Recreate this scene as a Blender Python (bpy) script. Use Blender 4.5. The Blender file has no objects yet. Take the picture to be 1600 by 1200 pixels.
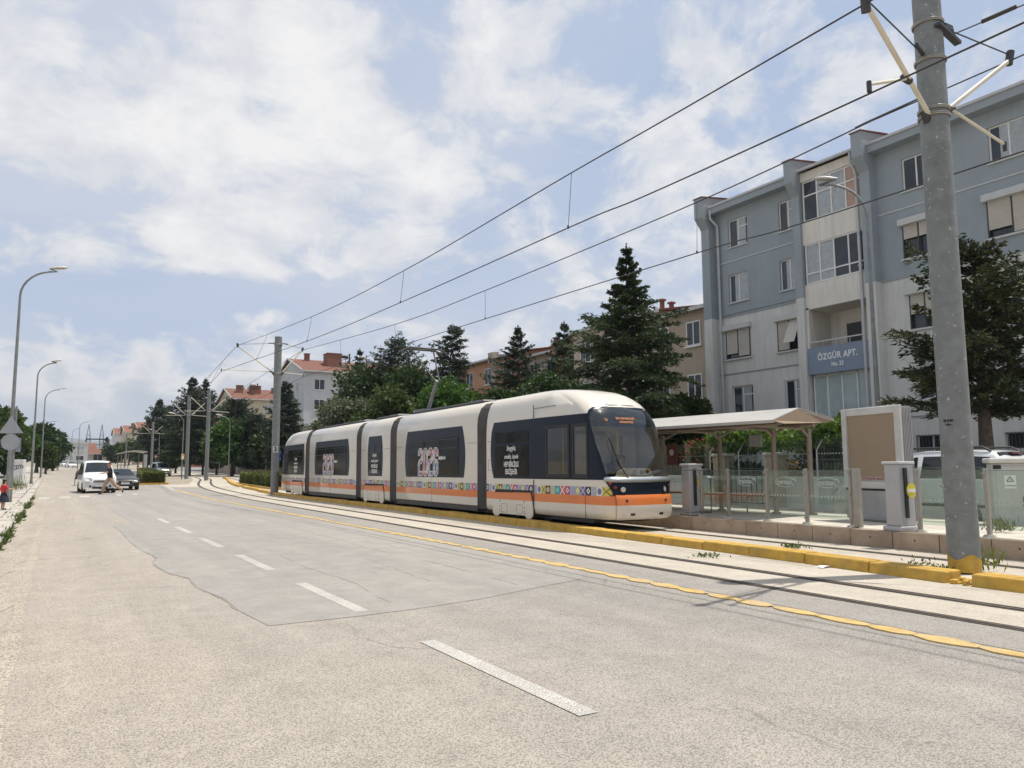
import bpy, bmesh, math, random
import numpy as np
from mathutils import Vector, Matrix
random.seed(7)
RAD = math.radians
scene = bpy.context.scene
COL = scene.collection

# ------------------------------------------------------------------ camera
F, CX, CY, EYE = 1200.0, 800.0, 600.0, 1.5          # focal length in pixels of the 1600 px wide photo
def _axes():
    roll = RAD(0.35)
    yc = np.array([(82 - CX) / F, (735 - CY) / F, 1.0]); p2 = yc + np.array([math.cos(roll), -math.sin(roll), 0])
    yc /= np.linalg.norm(yc)
    up = np.cross(p2, yc); up /= np.linalg.norm(up)
    if up[1] > 0: up = -up
    xc = np.cross(yc, up); xc /= np.linalg.norm(xc)
    return np.stack([xc, yc, up])
RM = _axes()
cam_d = bpy.data.cameras.new('camera'); cam = bpy.data.objects.new('camera', cam_d); COL.objects.link(cam)
cam_d.sensor_width = 36; cam_d.lens = F / 1600 * 36; cam_d.clip_start = 0.1; cam_d.clip_end = 20000
_m = Matrix.Identity(4)
for i in range(3):
    _m[i][0] = RM[i, 0]; _m[i][1] = -RM[i, 1]; _m[i][2] = -RM[i, 2]
_m[2][3] = EYE
cam.matrix_world = _m
scene.camera = cam

# ------------------------------------------------------------------ light
SUN_EL, SUN_AZ = RAD(71), math.atan2(0.953, -0.303)
sv = Vector((math.cos(SUN_EL) * 0.953, math.cos(SUN_EL) * -0.303, math.sin(SUN_EL)))
sun_d = bpy.data.lights.new('sun', 'SUN'); sun_d.energy = 4.9; sun_d.angle = RAD(0.6); sun_d.color = (1.0, 0.94, 0.85)
sun = bpy.data.objects.new('sun', sun_d); COL.objects.link(sun)
sun.rotation_euler = sv.to_track_quat('Z', 'Y').to_euler()
scene.view_settings.view_transform = 'Standard'; scene.view_settings.look = 'None'
scene.view_settings.exposure = 0.0; scene.view_settings.gamma = 1.0

def N(nt, typ, **kw):
    n = nt.nodes.new(typ)
    for k, v in kw.items():
        if k in n.inputs.keys(): n.inputs[k].default_value = v
        else: setattr(n, k, v)
    return n
def math_node(nt, op, a, b=None, c=None, clamp=False):
    n = nt.nodes.new('ShaderNodeMath'); n.operation = op; n.use_clamp = clamp
    for i, v in enumerate((a, b, c)):
        if v is None: continue
        if isinstance(v, (int, float)): n.inputs[i].default_value = v
        else: nt.links.new(v, n.inputs[i])
    return n.outputs[0]
def mixc(nt, fac, a, b, blend='MIX'):
    n = nt.nodes.new('ShaderNodeMix'); n.data_type = 'RGBA'; n.blend_type = blend
    for sock, v in ((n.inputs[0], fac), (n.inputs[6], a), (n.inputs[7], b)):
        if isinstance(v, (int, float)): sock.default_value = v
        elif isinstance(v, (tuple, list)): sock.default_value = (v[0], v[1], v[2], 1)
        else: nt.links.new(v, sock)
    return n.outputs[2]
def ramp(nt, fac, stops, interp='LINEAR'):
    n = nt.nodes.new('ShaderNodeValToRGB'); r = n.color_ramp; r.interpolation = interp
    while len(r.elements) < len(stops): r.elements.new(0.5)
    for e, (p, c) in zip(r.elements, stops):
        e.position = p
        e.color = (c, c, c, 1) if isinstance(c, (int, float)) else (c[0], c[1], c[2], 1)
    nt.links.new(fac, n.inputs[0])
    return n.outputs[0]

def make_world():
    w = bpy.data.worlds.new('World'); scene.world = w; w.use_nodes = True
    nt = w.node_tree; nt.nodes.clear(); L = nt.links.new
    out = nt.nodes.new('ShaderNodeOutputWorld'); bg = nt.nodes.new('ShaderNodeBackground'); bg.inputs[1].default_value = 0.1
    L(bg.outputs[0], out.inputs[0])
    sky = nt.nodes.new('ShaderNodeTexSky'); sky.sky_type = 'NISHITA'; sky.sun_disc = False
    sky.sun_elevation = SUN_EL; sky.sun_rotation = SUN_AZ; sky.altitude = 800; sky.air_density = 1.0; sky.dust_density = 1.2
    tc = nt.nodes.new('ShaderNodeTexCoord'); sep = nt.nodes.new('ShaderNodeSeparateXYZ'); L(tc.outputs['Generated'], sep.inputs[0])
    X, Y, Z = sep.outputs
    zz = math_node(nt, 'ADD', math_node(nt, 'MAXIMUM', Z, 0.0), 0.42)
    comb = nt.nodes.new('ShaderNodeCombineXYZ')
    L(math_node(nt, 'DIVIDE', X, zz), comb.inputs[0]); L(math_node(nt, 'DIVIDE', Y, zz), comb.inputs[1])
    def noise(vec, scale, detail, rough, dist=0.0, off=(0, 0, 0)):
        mp = nt.nodes.new('ShaderNodeMapping'); mp.inputs['Location'].default_value = off; L(vec, mp.inputs[0])
        n = N(nt, 'ShaderNodeTexNoise', Scale=scale, Detail=detail, Roughness=rough, Distortion=dist); L(mp.outputs[0], n.inputs['Vector'])
        return n.outputs['Fac']
    # a soft blob of the sky around the direction of one point of the photo
    def blob(px, py, rx, ry):
        d = RM @ np.array([(px - CX) / F, (py - CY) / F, 1.0]); d /= np.linalg.norm(d)
        right = np.array([RM[0, 0], RM[1, 0], 0.0]); right /= np.linalg.norm(right)
        upv = np.cross(right, d)
        a = nt.nodes.new('ShaderNodeVectorMath'); a.operation = 'DOT_PRODUCT'; a.inputs[1].default_value = tuple(right * (F / rx))
        b = nt.nodes.new('ShaderNodeVectorMath'); b.operation = 'DOT_PRODUCT'; b.inputs[1].default_value = tuple(upv * (F / ry))
        sub = nt.nodes.new('ShaderNodeVectorMath'); sub.operation = 'SUBTRACT'; sub.inputs[1].default_value = tuple(d)
        L(tc.outputs['Generated'], sub.inputs[0]); L(sub.outputs[0], a.inputs[0]); L(sub.outputs[0], b.inputs[0])
        r2 = math_node(nt, 'ADD', math_node(nt, 'MULTIPLY', a.outputs['Value'], a.outputs['Value']), math_node(nt, 'MULTIPLY', b.outputs['Value'], b.outputs['Value']))
        return math_node(nt, 'POWER', 2.718, math_node(nt, 'MULTIPLY', r2, -1.0))
    n1 = noise(comb.outputs[0], 4.4, 10, 0.61, 0.45, (3.1, 1.7, 0))
    n2 = noise(comb.outputs[0], 1.3, 4, 0.5, 0.3, (0.4, 5.2, 0))
    n4 = noise(comb.outputs[0], 12.0, 8, 0.62, 0.6, (7.7, 2.2, 0))
    base = math_node(nt, 'ADD', math_node(nt, 'MULTIPLY', n1, 0.85), math_node(nt, 'MULTIPLY', n2, 0.35))
    base = math_node(nt, 'ADD', base, math_node(nt, 'MULTIPLY', math_node(nt, 'SUBTRACT', n4, 0.5), 0.36))
    for (px, py, rx, ry, k) in ((400, 60, 100, 55, .17), (515, 110, 70, 55, .18), (590, 200, 60, 60, .14), (250, 190, 170, 50, .12), (480, 215, 140, 40, .12), (60, 170, 80, 45, .12), (660, 280, 40, 22, .16),
                                (850, 110, 110, 80, .12), (960, 200, 160, 80, .08), (250, 380, 400, 50, .10), (1150, 150, 200, 130, .06), (445, 430, 40, 20, .14), (425, 495, 45, 18, .16),
                                (110, 140, 90, 35, -.16), (900, 90, 70, 60, -.14), (330, 450, 210, 26, -.22), (160, 318, 80, 22, -.16), (640, 130, 50, 60, -.14), (700, 460, 200, 30, -.10), (190, 60, 90, 50, -.08), (420, 165, 60, 20, -.08)):
        base = math_node(nt, 'ADD', base, math_node(nt, 'MULTIPLY', blob(px, py, rx, ry), k))
    veil = ramp(nt, n2, [(0.32, 0.30), (0.64, 0.74)])                       # thin high cloud
    blue = mixc(nt, 0.8, sky.outputs[0], (3.7, 5.1, 7.6))
    col = mixc(nt, veil, blue, (6.7, 7.0, 7.75))
    cover = ramp(nt, base, [(0.545, 0.0), (0.60, 0.42), (0.645, 0.82), (0.74, 1.0)])
    # each cloud: bright crown, lilac grey belly
    sh = noise(comb.outputs[0], 8.0, 8, 0.56, 0.3, (3.16, 1.62, 0.0))
    body = ramp(nt, math_node(nt, 'ADD', math_node(nt, 'MULTIPLY', base, 0.8), math_node(nt, 'MULTIPLY', sh, 0.5)), [(0.60, (6.4, 6.7, 7.4)), (0.76, (7.5, 7.6, 7.95)), (0.93, (9.1, 9.05, 9.0))])
    col = mixc(nt, cover, col, body)
    # low bank of cumulus over the horizon
    az = math_node(nt, 'ARCTAN2', X, Y)
    c2 = nt.nodes.new('ShaderNodeCombineXYZ'); L(az, c2.inputs[0]); L(math_node(nt, 'MULTIPLY', Z, 1.3), c2.inputs[1])
    nb = noise(c2.outputs[0], 12.0, 9, 0.52, 0.35, (0.3, 0.13, 0))
    nl = noise(c2.outputs[0], 3.2, 2, 0.5, 0.0, (0.25, 0, 0))
    top = math_node(nt, 'ADD', 0.136, math_node(nt, 'MULTIPLY', math_node(nt, 'SUBTRACT', math_node(nt, 'ADD', math_node(nt, 'MULTIPLY', nb, 0.62), math_node(nt, 'MULTIPLY', nl, 0.38)), 0.5), 0.34))
    edge = math_node(nt, 'MULTIPLY', math_node(nt, 'SUBTRACT', top, Z), 45.0, clamp=True)
    deep = math_node(nt, 'MULTIPLY', math_node(nt, 'SUBTRACT', top, Z), 14.0, clamp=True)
    bank = ramp(nt, deep, [(0.0, (9.2, 9.05, 8.85)), (0.35, (8.2, 8.1, 8.1)), (0.6, (6.4, 6.65, 7.1)), (1.0, (5.4, 5.85, 6.6))])
    col = mixc(nt, math_node(nt, 'MULTIPLY', math_node(nt, 'MULTIPLY', edge, 0.92), ramp(nt, math_node(nt, 'ADD', math_node(nt, 'MULTIPLY', az, 0.5), 0.5), [(0.61, 1.0), (0.70, 0.12)])), col, bank)
    L(col, bg.inputs[0])
make_world()
# ------------------------------------------------------------------ where things stand
def T(y):                                            # the road climbs gently in the distance
    y = min(y, 420.0)
    if y <= 40: return 0.0
    if y <= 150: return 0.009 * (y - 40)
    return 0.99 + 0.017 * (y - 150)
def ray(px, py): return RM @ np.array([(px - CX) / F, (py - CY) / F, 1.0])
def on_ground(px, py, dz=0.0):
    d = ray(px, py); lo, hi = 0.5, 900.0
    for _ in range(60):
        mid = (lo + hi) / 2; p = d * mid
        if p[2] + EYE > T(p[1]) + dz: lo = mid
        else: hi = mid
    p = d * lo
    return Vector((p[0], p[1], p[2] + EYE))
def on_x(px, py, X):
    d = ray(px, py); t = X / d[0]; return Vector((X, d[1] * t, EYE + d[2] * t))
def on_y(px, py, Yv):
    d = ray(px, py); t = Yv / d[1]; return Vector((d[0] * t, Yv, EYE + d[2] * t))
def at_depth(px, py, D):
    d = ray(px, py) * D; return Vector((d[0], d[1], EYE + d[2]))

# ------------------------------------------------------------------ mesh builder and object helpers
class MB:
    def __init__(s): s.v = []; s.f = []; s.m = []; s.s = []
    def add(s, verts, faces, mat=0, smooth=False):
        o = len(s.v); s.v += [tuple(p) for p in verts]
        for k in faces: s.f.append(tuple(i + o for i in k)); s.m.append(mat); s.s.append(smooth)
    def box(s, x0, x1, y0, y1, z0, z1, mat=0):
        s.add([(x0, y0, z0), (x1, y0, z0), (x1, y1, z0), (x0, y1, z0), (x0, y0, z1), (x1, y0, z1), (x1, y1, z1), (x0, y1, z1)],
              [(3, 2, 1, 0), (4, 5, 6, 7), (0, 1, 5, 4), (1, 2, 6, 5), (2, 3, 7, 6), (3, 0, 4, 7)], mat)
    def beam(s, a, b, w, h, mat=0, up=(0, 0, 1)):
        a = Vector(a); b = Vector(b); d = (b - a).normalized(); u = Vector(up)
        if abs(d.dot(u)) > 0.98: u = Vector((0, 1, 0))
        r = d.cross(u).normalized() * (w / 2); u = r.cross(d).normalized() * (h / 2)
        p = [a - r - u, a + r - u, a + r + u, a - r + u, b - r - u, b + r - u, b + r + u, b - r + u]
        s.add(p, [(3, 2, 1, 0), (4, 5, 6, 7), (0, 1, 5, 4), (1, 2, 6, 5), (2, 3, 7, 6), (3, 0, 4, 7)], mat)
    def quad(s, a, b, c, d, mat=0): s.add([a, b, c, d], [(0, 1, 2, 3)], mat)
    def tube(s, pts, r, n=8, mat=0, cap=True, smooth=True):
        P = [Vector(p) for p in pts]; R = r if isinstance(r, (list, tuple)) else [r] * len(P)
        vs = []; fs = []; pu = None
        for i, p in enumerate(P):
            d = (P[min(i + 1, len(P) - 1)] - P[max(i - 1, 0)]).normalized()
            if pu is None:
                u = Vector((0, 0, 1)) if abs(d.z) < 0.9 else Vector((1, 0, 0))
            else: u = pu
            u = (u - d * u.dot(d)).normalized(); pu = u; w = d.cross(u)
            for k in range(n):
                a = 2 * math.pi * k / n; vs.append(p + (u * math.cos(a) + w * math.sin(a)) * R[i])
        for i in range(len(P) - 1):
            for k in range(n):
                fs.append((i * n + k, i * n + (k + 1) % n, (i + 1) * n + (k + 1) % n, (i + 1) * n + k))
        s.add(vs, fs, mat, smooth)
        if cap:
            s.add(vs[:n], [tuple(range(n - 1, -1, -1))], mat); s.add(vs[-n:], [tuple(range(n))], mat)
    def prism(s, poly, axis, a, b, mat=0):
        def P(u, v, t): return {'x': (t, u, v), 'y': (u, t, v), 'z': (u, v, t)}[axis]
        n = len(poly)
        vs = [P(u, v, a) for u, v in poly] + [P(u, v, b) for u, v in poly]
        fs = [tuple(range(n - 1, -1, -1)), tuple(range(n, 2 * n))] + [(i, (i + 1) % n, n + (i + 1) % n, n + i) for i in range(n)]
        s.add(vs, fs, mat)
    def disc(s, c, nrm, r, n=16, mat=0, t=0.0):
        c = Vector(c); d = Vector(nrm).normalized()
        s.tube([c, c + d * max(t, 0.002)], r, n, mat, True, False)
    def grid(s, rows, mat=0, smooth=True, close=False, matf=None, skip=None):
        nr, nc = len(rows), len(rows[0]); vs = [p for r in rows for p in r]
        o = len(s.v); s.v += [tuple(p) for p in vs]
        for i in range(nr - 1):
            for j in range(nc if close else nc - 1):
                if skip and skip(i, j): continue
                j2 = (j + 1) % nc
                s.f.append((o + i * nc + j, o + i * nc + j2, o + (i + 1) * nc + j2, o + (i + 1) * nc + j))
                s.m.append(matf(i, j) if matf else mat); s.s.append(smooth)
    def build(s, name, mats, parent=None, bevel=0.0, seg=1, weld=False):
        me = bpy.data.meshes.new(name); me.from_pydata(s.v, [], s.f)
        if not isinstance(mats, (list, tuple)): mats = [mats]
        for m in mats: me.materials.append(m)
        me.polygons.foreach_set('material_index', s.m); me.polygons.foreach_set('use_smooth', s.s)
        if weld or bevel:
            bm = bmesh.new(); bm.from_mesh(me); bmesh.ops.remove_doubles(bm, verts=bm.verts, dist=1e-5)
            if weld: bmesh.ops.recalc_face_normals(bm, faces=bm.faces)
            bm.to_mesh(me); bm.free()
        me.update()
        o = bpy.data.objects.new(name, me); COL.objects.link(o)
        if parent is not None: o.parent = parent
        if bevel:
            b = o.modifiers.new('bevel', 'BEVEL'); b.width = bevel; b.segments = seg; b.limit_method = 'ANGLE'; b.angle_limit = RAD(40)
        return o
def thing(name, label, cat, loc=(0, 0, 0), rz=0.0, group=None):
    o = bpy.data.objects.new(name, None); COL.objects.link(o); o.empty_display_size = 0.2
    o.location = loc; o.rotation_euler = (0, 0, rz); o['label'] = label; o['category'] = cat
    if group: o['group'] = group
    return o
def tag(o, label, cat, group=None):
    o['label'] = label; o['category'] = cat
    if group: o['group'] = group
    return o
def struct(name, mb, mats, **k):
    o = mb.build(name, mats, **k); o['kind'] = 'structure'; return o
def dup(o, parent=None):
    c = o.copy(); COL.objects.link(c)
    if parent is not None: c.parent = parent
    for ch in list(o.children): dup(ch, c)
    return c
def text_mesh(name, body, size, mat, parent, loc, rot, sx=1.0, shear=0.0, offset=0.0, ext=0.002, align='CENTER', spacing=1.0):
    cu = bpy.data.curves.new(name, 'FONT'); cu.body = body; cu.size = size; cu.extrude = ext; cu.shear = shear; cu.offset = offset
    cu.align_x = align; cu.align_y = 'CENTER'; cu.space_character = spacing; cu.resolution_u = 4
    t = bpy.data.objects.new(name, cu); COL.objects.link(t)
    dg = bpy.context.evaluated_depsgraph_get(); dg.update()
    me = bpy.data.meshes.new_from_object(t.evaluated_get(dg)); me.name = name
    bpy.data.objects.remove(t); bpy.data.curves.remove(cu)
    me.materials.clear(); me.materials.append(mat)
    o = bpy.data.objects.new(name, me); COL.objects.link(o); o.parent = parent
    o.location = loc; o.rotation_euler = rot; o.scale = (sx, 1, 1)
    return o

# ------------------------------------------------------------------ materials
MATS = {}
def mat(name, col, rough=0.6, metal=0.0, var=0.12, scale=3.0, bump=0.0, bscale=40.0, coat=0.0, dirt=0.0, dirtcol=(0.25, 0.2, 0.15), streak=False, spec=0.5):
    if name in MATS: return MATS[name]
    m = bpy.data.materials.new(name); m.use_nodes = True; nt = m.node_tree; b = nt.nodes['Principled BSDF']; L = nt.links.new
    tc = nt.nodes.new('ShaderNodeTexCoord')
    n = N(nt, 'ShaderNodeTexNoise', Scale=scale, Detail=5.0, Roughness=0.6); L(tc.outputs['Object'], n.inputs['Vector'])
    lo = tuple(c * (1 - var) for c in col); hi = tuple(min(1, c * (1 + var)) for c in col)
    c = ramp(nt, n.outputs['Fac'], [(0.3, lo), (0.7, hi)])
    if dirt:
        mp = nt.nodes.new('ShaderNodeMapping'); L(tc.outputs['Object'], mp.inputs[0])
        if streak: mp.inputs['Scale'].default_value = (3.0, 3.0, 0.25)
        n2 = N(nt, 'ShaderNodeTexNoise', Scale=1.7, Detail=7.0, Roughness=0.65); L(mp.outputs[0], n2.inputs['Vector'])
        c = mixc(nt, ramp(nt, n2.outputs['Fac'], [(0.45, 0.0), (0.75, dirt)]), c, dirtcol)
    L(c, b.inputs['Base Color'])
    b.inputs['Roughness'].default_value = rough; b.inputs['Metallic'].default_value = metal
    b.inputs['Specular IOR Level'].default_value = spec
    if coat: b.inputs['Coat Weight'].default_value = coat; b.inputs['Coat Roughness'].default_value = 0.05
    if bump:
        n3 = N(nt, 'ShaderNodeTexNoise', Scale=bscale, Detail=4.0); L(tc.outputs['Object'], n3.inputs['Vector'])
        bp = N(nt, 'ShaderNodeBump', Strength=bump, Distance=0.02); L(n3.outputs['Fac'], bp.inputs['Height']); L(bp.outputs[0], b.inputs['Normal'])
    MATS[name] = m; return m
def emit(name, col, strength):
    if name in MATS: return MATS[name]
    m = bpy.data.materials.new(name); m.use_nodes = True; b = m.node_tree.nodes['Principled BSDF']
    b.inputs['Base Color'].default_value = (*col, 1); b.inputs['Emission Color'].default_value = (*col, 1); b.inputs['Emission Strength'].default_value = strength
    MATS[name] = m; return m
def glass(name, tint, refl=0.1, rough=0.02, haze=0.0, hazecol=(0.6, 0.7, 0.65)):
    if name in MATS: return MATS[name]
    m = bpy.data.materials.new(name); m.use_nodes = True; nt = m.node_tree; nt.nodes.clear(); L = nt.links.new
    out = nt.nodes.new('ShaderNodeOutputMaterial'); tr = nt.nodes.new('ShaderNodeBsdfTransparent'); tr.inputs[0].default_value = (*tint, 1)
    gl = nt.nodes.new('ShaderNodeBsdfGlossy'); gl.inputs['Roughness'].default_value = rough; gl.inputs[0].default_value = (0.9, 0.93, 0.95, 1)
    lw = nt.nodes.new('ShaderNodeLayerWeight'); lw.inputs[0].default_value = 0.5
    f = math_node(nt, 'ADD', math_node(nt, 'MULTIPLY', math_node(nt, 'POWER', lw.outputs['Facing'], 3.0), 0.6), refl, clamp=True)
    mx = nt.nodes.new('ShaderNodeMixShader'); L(f, mx.inputs[0]); L(tr.outputs[0], mx.inputs[1]); L(gl.outputs[0], mx.inputs[2])
    last = mx.outputs[0]
    if haze:
        df = nt.nodes.new('ShaderNodeBsdfDiffuse'); df.inputs[0].default_value = (*hazecol, 1)
        m2 = nt.nodes.new('ShaderNodeMixShader'); m2.inputs[0].default_value = haze; L(last, m2.inputs[1]); L(df.outputs[0], m2.inputs[2]); last = m2.outputs[0]
    L(last, out.inputs[0]); MATS[name] = m; return m
def leafmat(name, cols, trans=0.25):
    if name in MATS: return MATS[name]
    m = bpy.data.materials.new(name); m.use_nodes = True; nt = m.node_tree; nt.nodes.clear(); L = nt.links.new
    out = nt.nodes.new('ShaderNodeOutputMaterial'); geo = nt.nodes.new('ShaderNodeNewGeometry'); tc = nt.nodes.new('ShaderNodeTexCoord')
    n = N(nt, 'ShaderNodeTexNoise', Scale=0.9, Detail=3.0); L(tc.outputs['Object'], n.inputs['Vector'])
    f = math_node(nt, 'ADD', math_node(nt, 'MULTIPLY', geo.outputs['Random Per Island'], 0.55), math_node(nt, 'MULTIPLY', math_node(nt, 'SUBTRACT', n.outputs['Fac'], 0.3), 1.1))
    c = ramp(nt, f, [(0.05, cols[0]), (0.5, cols[1]), (0.95, cols[2])])
    d = nt.nodes.new('ShaderNodeBsdfPrincipled'); d.inputs['Roughness'].default_value = 0.55; d.inputs['Specular IOR Level'].default_value = 0.3; L(c, d.inputs['Base Color'])
    t = nt.nodes.new('ShaderNodeBsdfTranslucent'); L(mixc(nt, 1.0, c, (1.3, 1.5, 0.7), 'MULTIPLY'), t.inputs[0])
    mx = nt.nodes.new('ShaderNodeMixShader'); mx.inputs[0].default_value = trans; L(d.outputs[0], mx.inputs[1]); L(t.outputs[0], mx.inputs[2]); L(mx.outputs[0], out.inputs[0])
    MATS[name] = m; return m

def ground_mat(name, a, b, speck, dark=0.0, scale=55.0, bump=0.25, patch=None, cracks=0.0, grad=None):
    """asphalt or concrete in world coordinates: two tones in large patches, stone speckle, stains"""
    m = bpy.data.materials.new(name); m.use_nodes = True; nt = m.node_tree; p = nt.nodes['Principled BSDF']; L = nt.links.new
    geo = nt.nodes.new('ShaderNodeNewGeometry'); P = geo.outputs['Position']
    def noise(s, d=4.0, r=0.6, vec=P):
        n = N(nt, 'ShaderNodeTexNoise', Scale=s, Detail=d, Roughness=r); L(vec, n.inputs['Vector']); return n.outputs['Fac']
    big = noise(0.22, 6.0)
    f = ramp(nt, big, [(0.35, 0.0), (0.65, 1.0)])
    if grad:                                            # dust gathers towards the near kerb
        sp = nt.nodes.new('ShaderNodeSeparateXYZ'); L(P, sp.inputs[0])
        g = nt.nodes.new('ShaderNodeMapRange'); g.inputs[1].default_value = grad[0]; g.inputs[2].default_value = grad[1]; L(sp.outputs[0], g.inputs[0])
        f = math_node(nt, 'ADD', math_node(nt, 'MULTIPLY', f, 0.3), math_node(nt, 'MULTIPLY', g.outputs[0], 0.8), clamp=True)
    c = mixc(nt, f, a, b)
    mid = noise(2.2, 6.0, 0.7)
    c = mixc(nt, 1.0, c, ramp(nt, mid, [(0.3, 0.88), (0.7, 1.1)]), 'MULTIPLY')
    mp = nt.nodes.new('ShaderNodeMapping'); mp.inputs['Scale'].default_value = (1.6, 0.09, 1.0); L(P, mp.inputs[0])
    lane = noise(1.0, 4.0, 0.6, mp.outputs[0])          # tyre-polished bands along the lane
    c = mixc(nt, 1.0, c, ramp(nt, lane, [(0.3, 0.90), (0.7, 1.06)]), 'MULTIPLY')
    vo = N(nt, 'ShaderNodeTexVoronoi', Scale=scale); L(P, vo.inputs['Vector'])
    sn = noise(scale * 1.7, 3.0, 0.7)
    st = math_node(nt, 'MULTIPLY', math_node(nt, 'SUBTRACT', math_node(nt, 'ADD', math_node(nt, 'MULTIPLY', sn, 0.75), math_node(nt, 'MULTIPLY', vo.outputs['Distance'], 0.45)), 0.58), 1.0)
    c = mixc(nt, 1.0, c, ramp(nt, math_node(nt, 'ADD', st, 0.5), [(0.36, 1 + speck), (0.5, 1.0), (0.62, 1 - speck * 1.4)]), 'MULTIPLY')
    if dark:
        n4 = noise(0.9, 3.0, 0.5)
        n5 = noise(5.0, 2.0)
        spots = ramp(nt, math_node(nt, 'ADD', math_node(nt, 'MULTIPLY', n4, 0.5), math_node(nt, 'MULTIPLY', n5, 0.5)), [(0.655, 0.0), (0.69, dark)])
        c = mixc(nt, spots, c, tuple(x * 0.55 for x in a))
    if cracks:
        vc = nt.nodes.new('ShaderNodeTexVoronoi'); vc.feature = 'DISTANCE_TO_EDGE'; vc.inputs['Scale'].default_value = 0.25
        wn = N(nt, 'ShaderNodeTexNoise', Scale=1.2, Detail=6.0); L(P, wn.inputs['Vector'])
        va = nt.nodes.new('ShaderNodeVectorMath'); va.operation = 'ADD'; L(P, va.inputs[0]); L(wn.outputs['Color'], va.inputs[1]); L(va.outputs[0], vc.inputs['Vector'])
        gate = ramp(nt, noise(0.5, 2.0), [(0.5, 0.0), (0.6, cracks)])
        c = mixc(nt, math_node(nt, 'MULTIPLY', ramp(nt, vc.outputs['Distance'], [(0.0, 1.0), (0.006, 0.0)]), gate), c, tuple(x * 0.4 for x in a))
    L(c, p.inputs['Base Color']); p.inputs['Roughness'].default_value = 0.85; p.inputs['Specular IOR Level'].default_value = 0.25
    if bump:
        bp = N(nt, 'ShaderNodeBump', Strength=bump, Distance=0.006); L(st, bp.inputs['Height']); L(bp.outputs[0], p.inputs['Normal'])
    return m

M_ASPH = ground_mat('worn_asphalt', (0.314, 0.294, 0.267), (0.400, 0.354, 0.297), 0.27, dark=0.6, scale=85, bump=0.4, cracks=0.5, grad=(5.5, -0.6))
M_PATCH = ground_mat('smooth_asphalt', (0.301, 0.286, 0.262), (0.331, 0.310, 0.280), 0.13, dark=0.5, scale=80, bump=0.25, cracks=0.3)
M_BED = ground_mat('track_concrete', (0.447, 0.400, 0.331), (0.516, 0.469, 0.391), 0.13, dark=0.35, scale=60, bump=0.2, cracks=0.5)
M_EARTH = ground_mat('dusty_ground', (0.310, 0.267, 0.206), (0.396, 0.353, 0.284), 0.2, dark=0.3, scale=20, bump=0.4)
M_PAVE = ground_mat('paving', (0.404, 0.370, 0.314), (0.482, 0.447, 0.387), 0.12, dark=0.3, scale=40, bump=0.2)
M_STREET = ground_mat('street_asphalt', (0.22, 0.22, 0.215), (0.28, 0.275, 0.26), 0.2, dark=0.3, scale=40, bump=0.2)
M_KERB = mat('kerb_concrete', (0.45, 0.42, 0.37), 0.85, var=0.2, scale=4, bump=0.3, bscale=40, dirt=0.5)
M_WPAINT = ground_mat('road_paint_white', (0.447, 0.430, 0.396), (0.516, 0.494, 0.456), 0.26, scale=75, bump=0.3)
M_YPAINT = mat('kerb_paint_yellow', (0.50, 0.30, 0.045), 0.75, var=0.22, scale=5, bump=0.25, bscale=30, dirt=0.6, dirtcol=(0.36, 0.24, 0.08))
M_YLINE = mat('road_paint_yellow', (0.52, 0.36, 0.13), 0.8, var=0.25, scale=6, dirt=0.9, dirtcol=(0.42, 0.34, 0.22))
M_RAIL = mat('rail_steel', (0.13, 0.105, 0.085), 0.5, metal=0.4, var=0.4, scale=9)
M_GROOVE = mat('rail_groove', (0.035, 0.03, 0.026), 0.9, var=0.3)
M_GALV = mat('galvanised_steel', (0.195, 0.207, 0.204), 0.55, metal=0.25, var=0.16, scale=2.5, bump=0.1, bscale=25, dirt=0.35, dirtcol=(0.5, 0.5, 0.48))
M_STEEL = mat('brushed_steel', (0.33, 0.315, 0.285), 0.35, metal=0.75, var=0.12, scale=6)
def add_spots(m, scale, lo, hi, col):
    nt = m.node_tree; b = nt.nodes['Principled BSDF']; src = b.inputs['Base Color'].links[0].from_socket
    tc = nt.nodes.new('ShaderNodeTexCoord'); n = N(nt, 'ShaderNodeTexNoise', Scale=scale, Detail=2.0, Roughness=0.5); nt.links.new(tc.outputs['Object'], n.inputs['Vector'])
    nt.links.new(mixc(nt, ramp(nt, n.outputs['Fac'], [(lo, 0.0), (hi, 1.0)]), src, col), b.inputs['Base Color'])
M_POLE = mat('weathered_pole', (0.185, 0.198, 0.195), 0.6, metal=0.2, var=0.2, scale=5, bump=0.15, bscale=30, dirt=0.4, dirtcol=(0.27, 0.275, 0.265))
add_spots(M_POLE, 16, .665, .70, (.40, .40, .37)); add_spots(M_POLE, 70, .70, .74, (.36, .36, .34))
M_DKMETAL = mat('dark_metal', (0.06, 0.06, 0.062), 0.5, metal=0.5, var=0.3)
M_BLACK = mat('black_rubber', (0.02, 0.02, 0.022), 0.7, var=0.3)
M_CREAM = mat('cream_tube', (0.62, 0.57, 0.46), 0.5, var=0.1)
M_WHITE = mat('white_paint', (0.75, 0.75, 0.73), 0.45, var=0.05)
M_PVC = mat('window_plastic', (0.68, 0.68, 0.66), 0.45, var=0.06)
M_BARK = mat('bark', (0.085, 0.065, 0.05), 0.9, var=0.4, scale=8, bump=0.6, bscale=20)
M_WIRE = mat('copper_wire', (0.035, 0.032, 0.03), 0.6, var=0.2)

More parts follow.
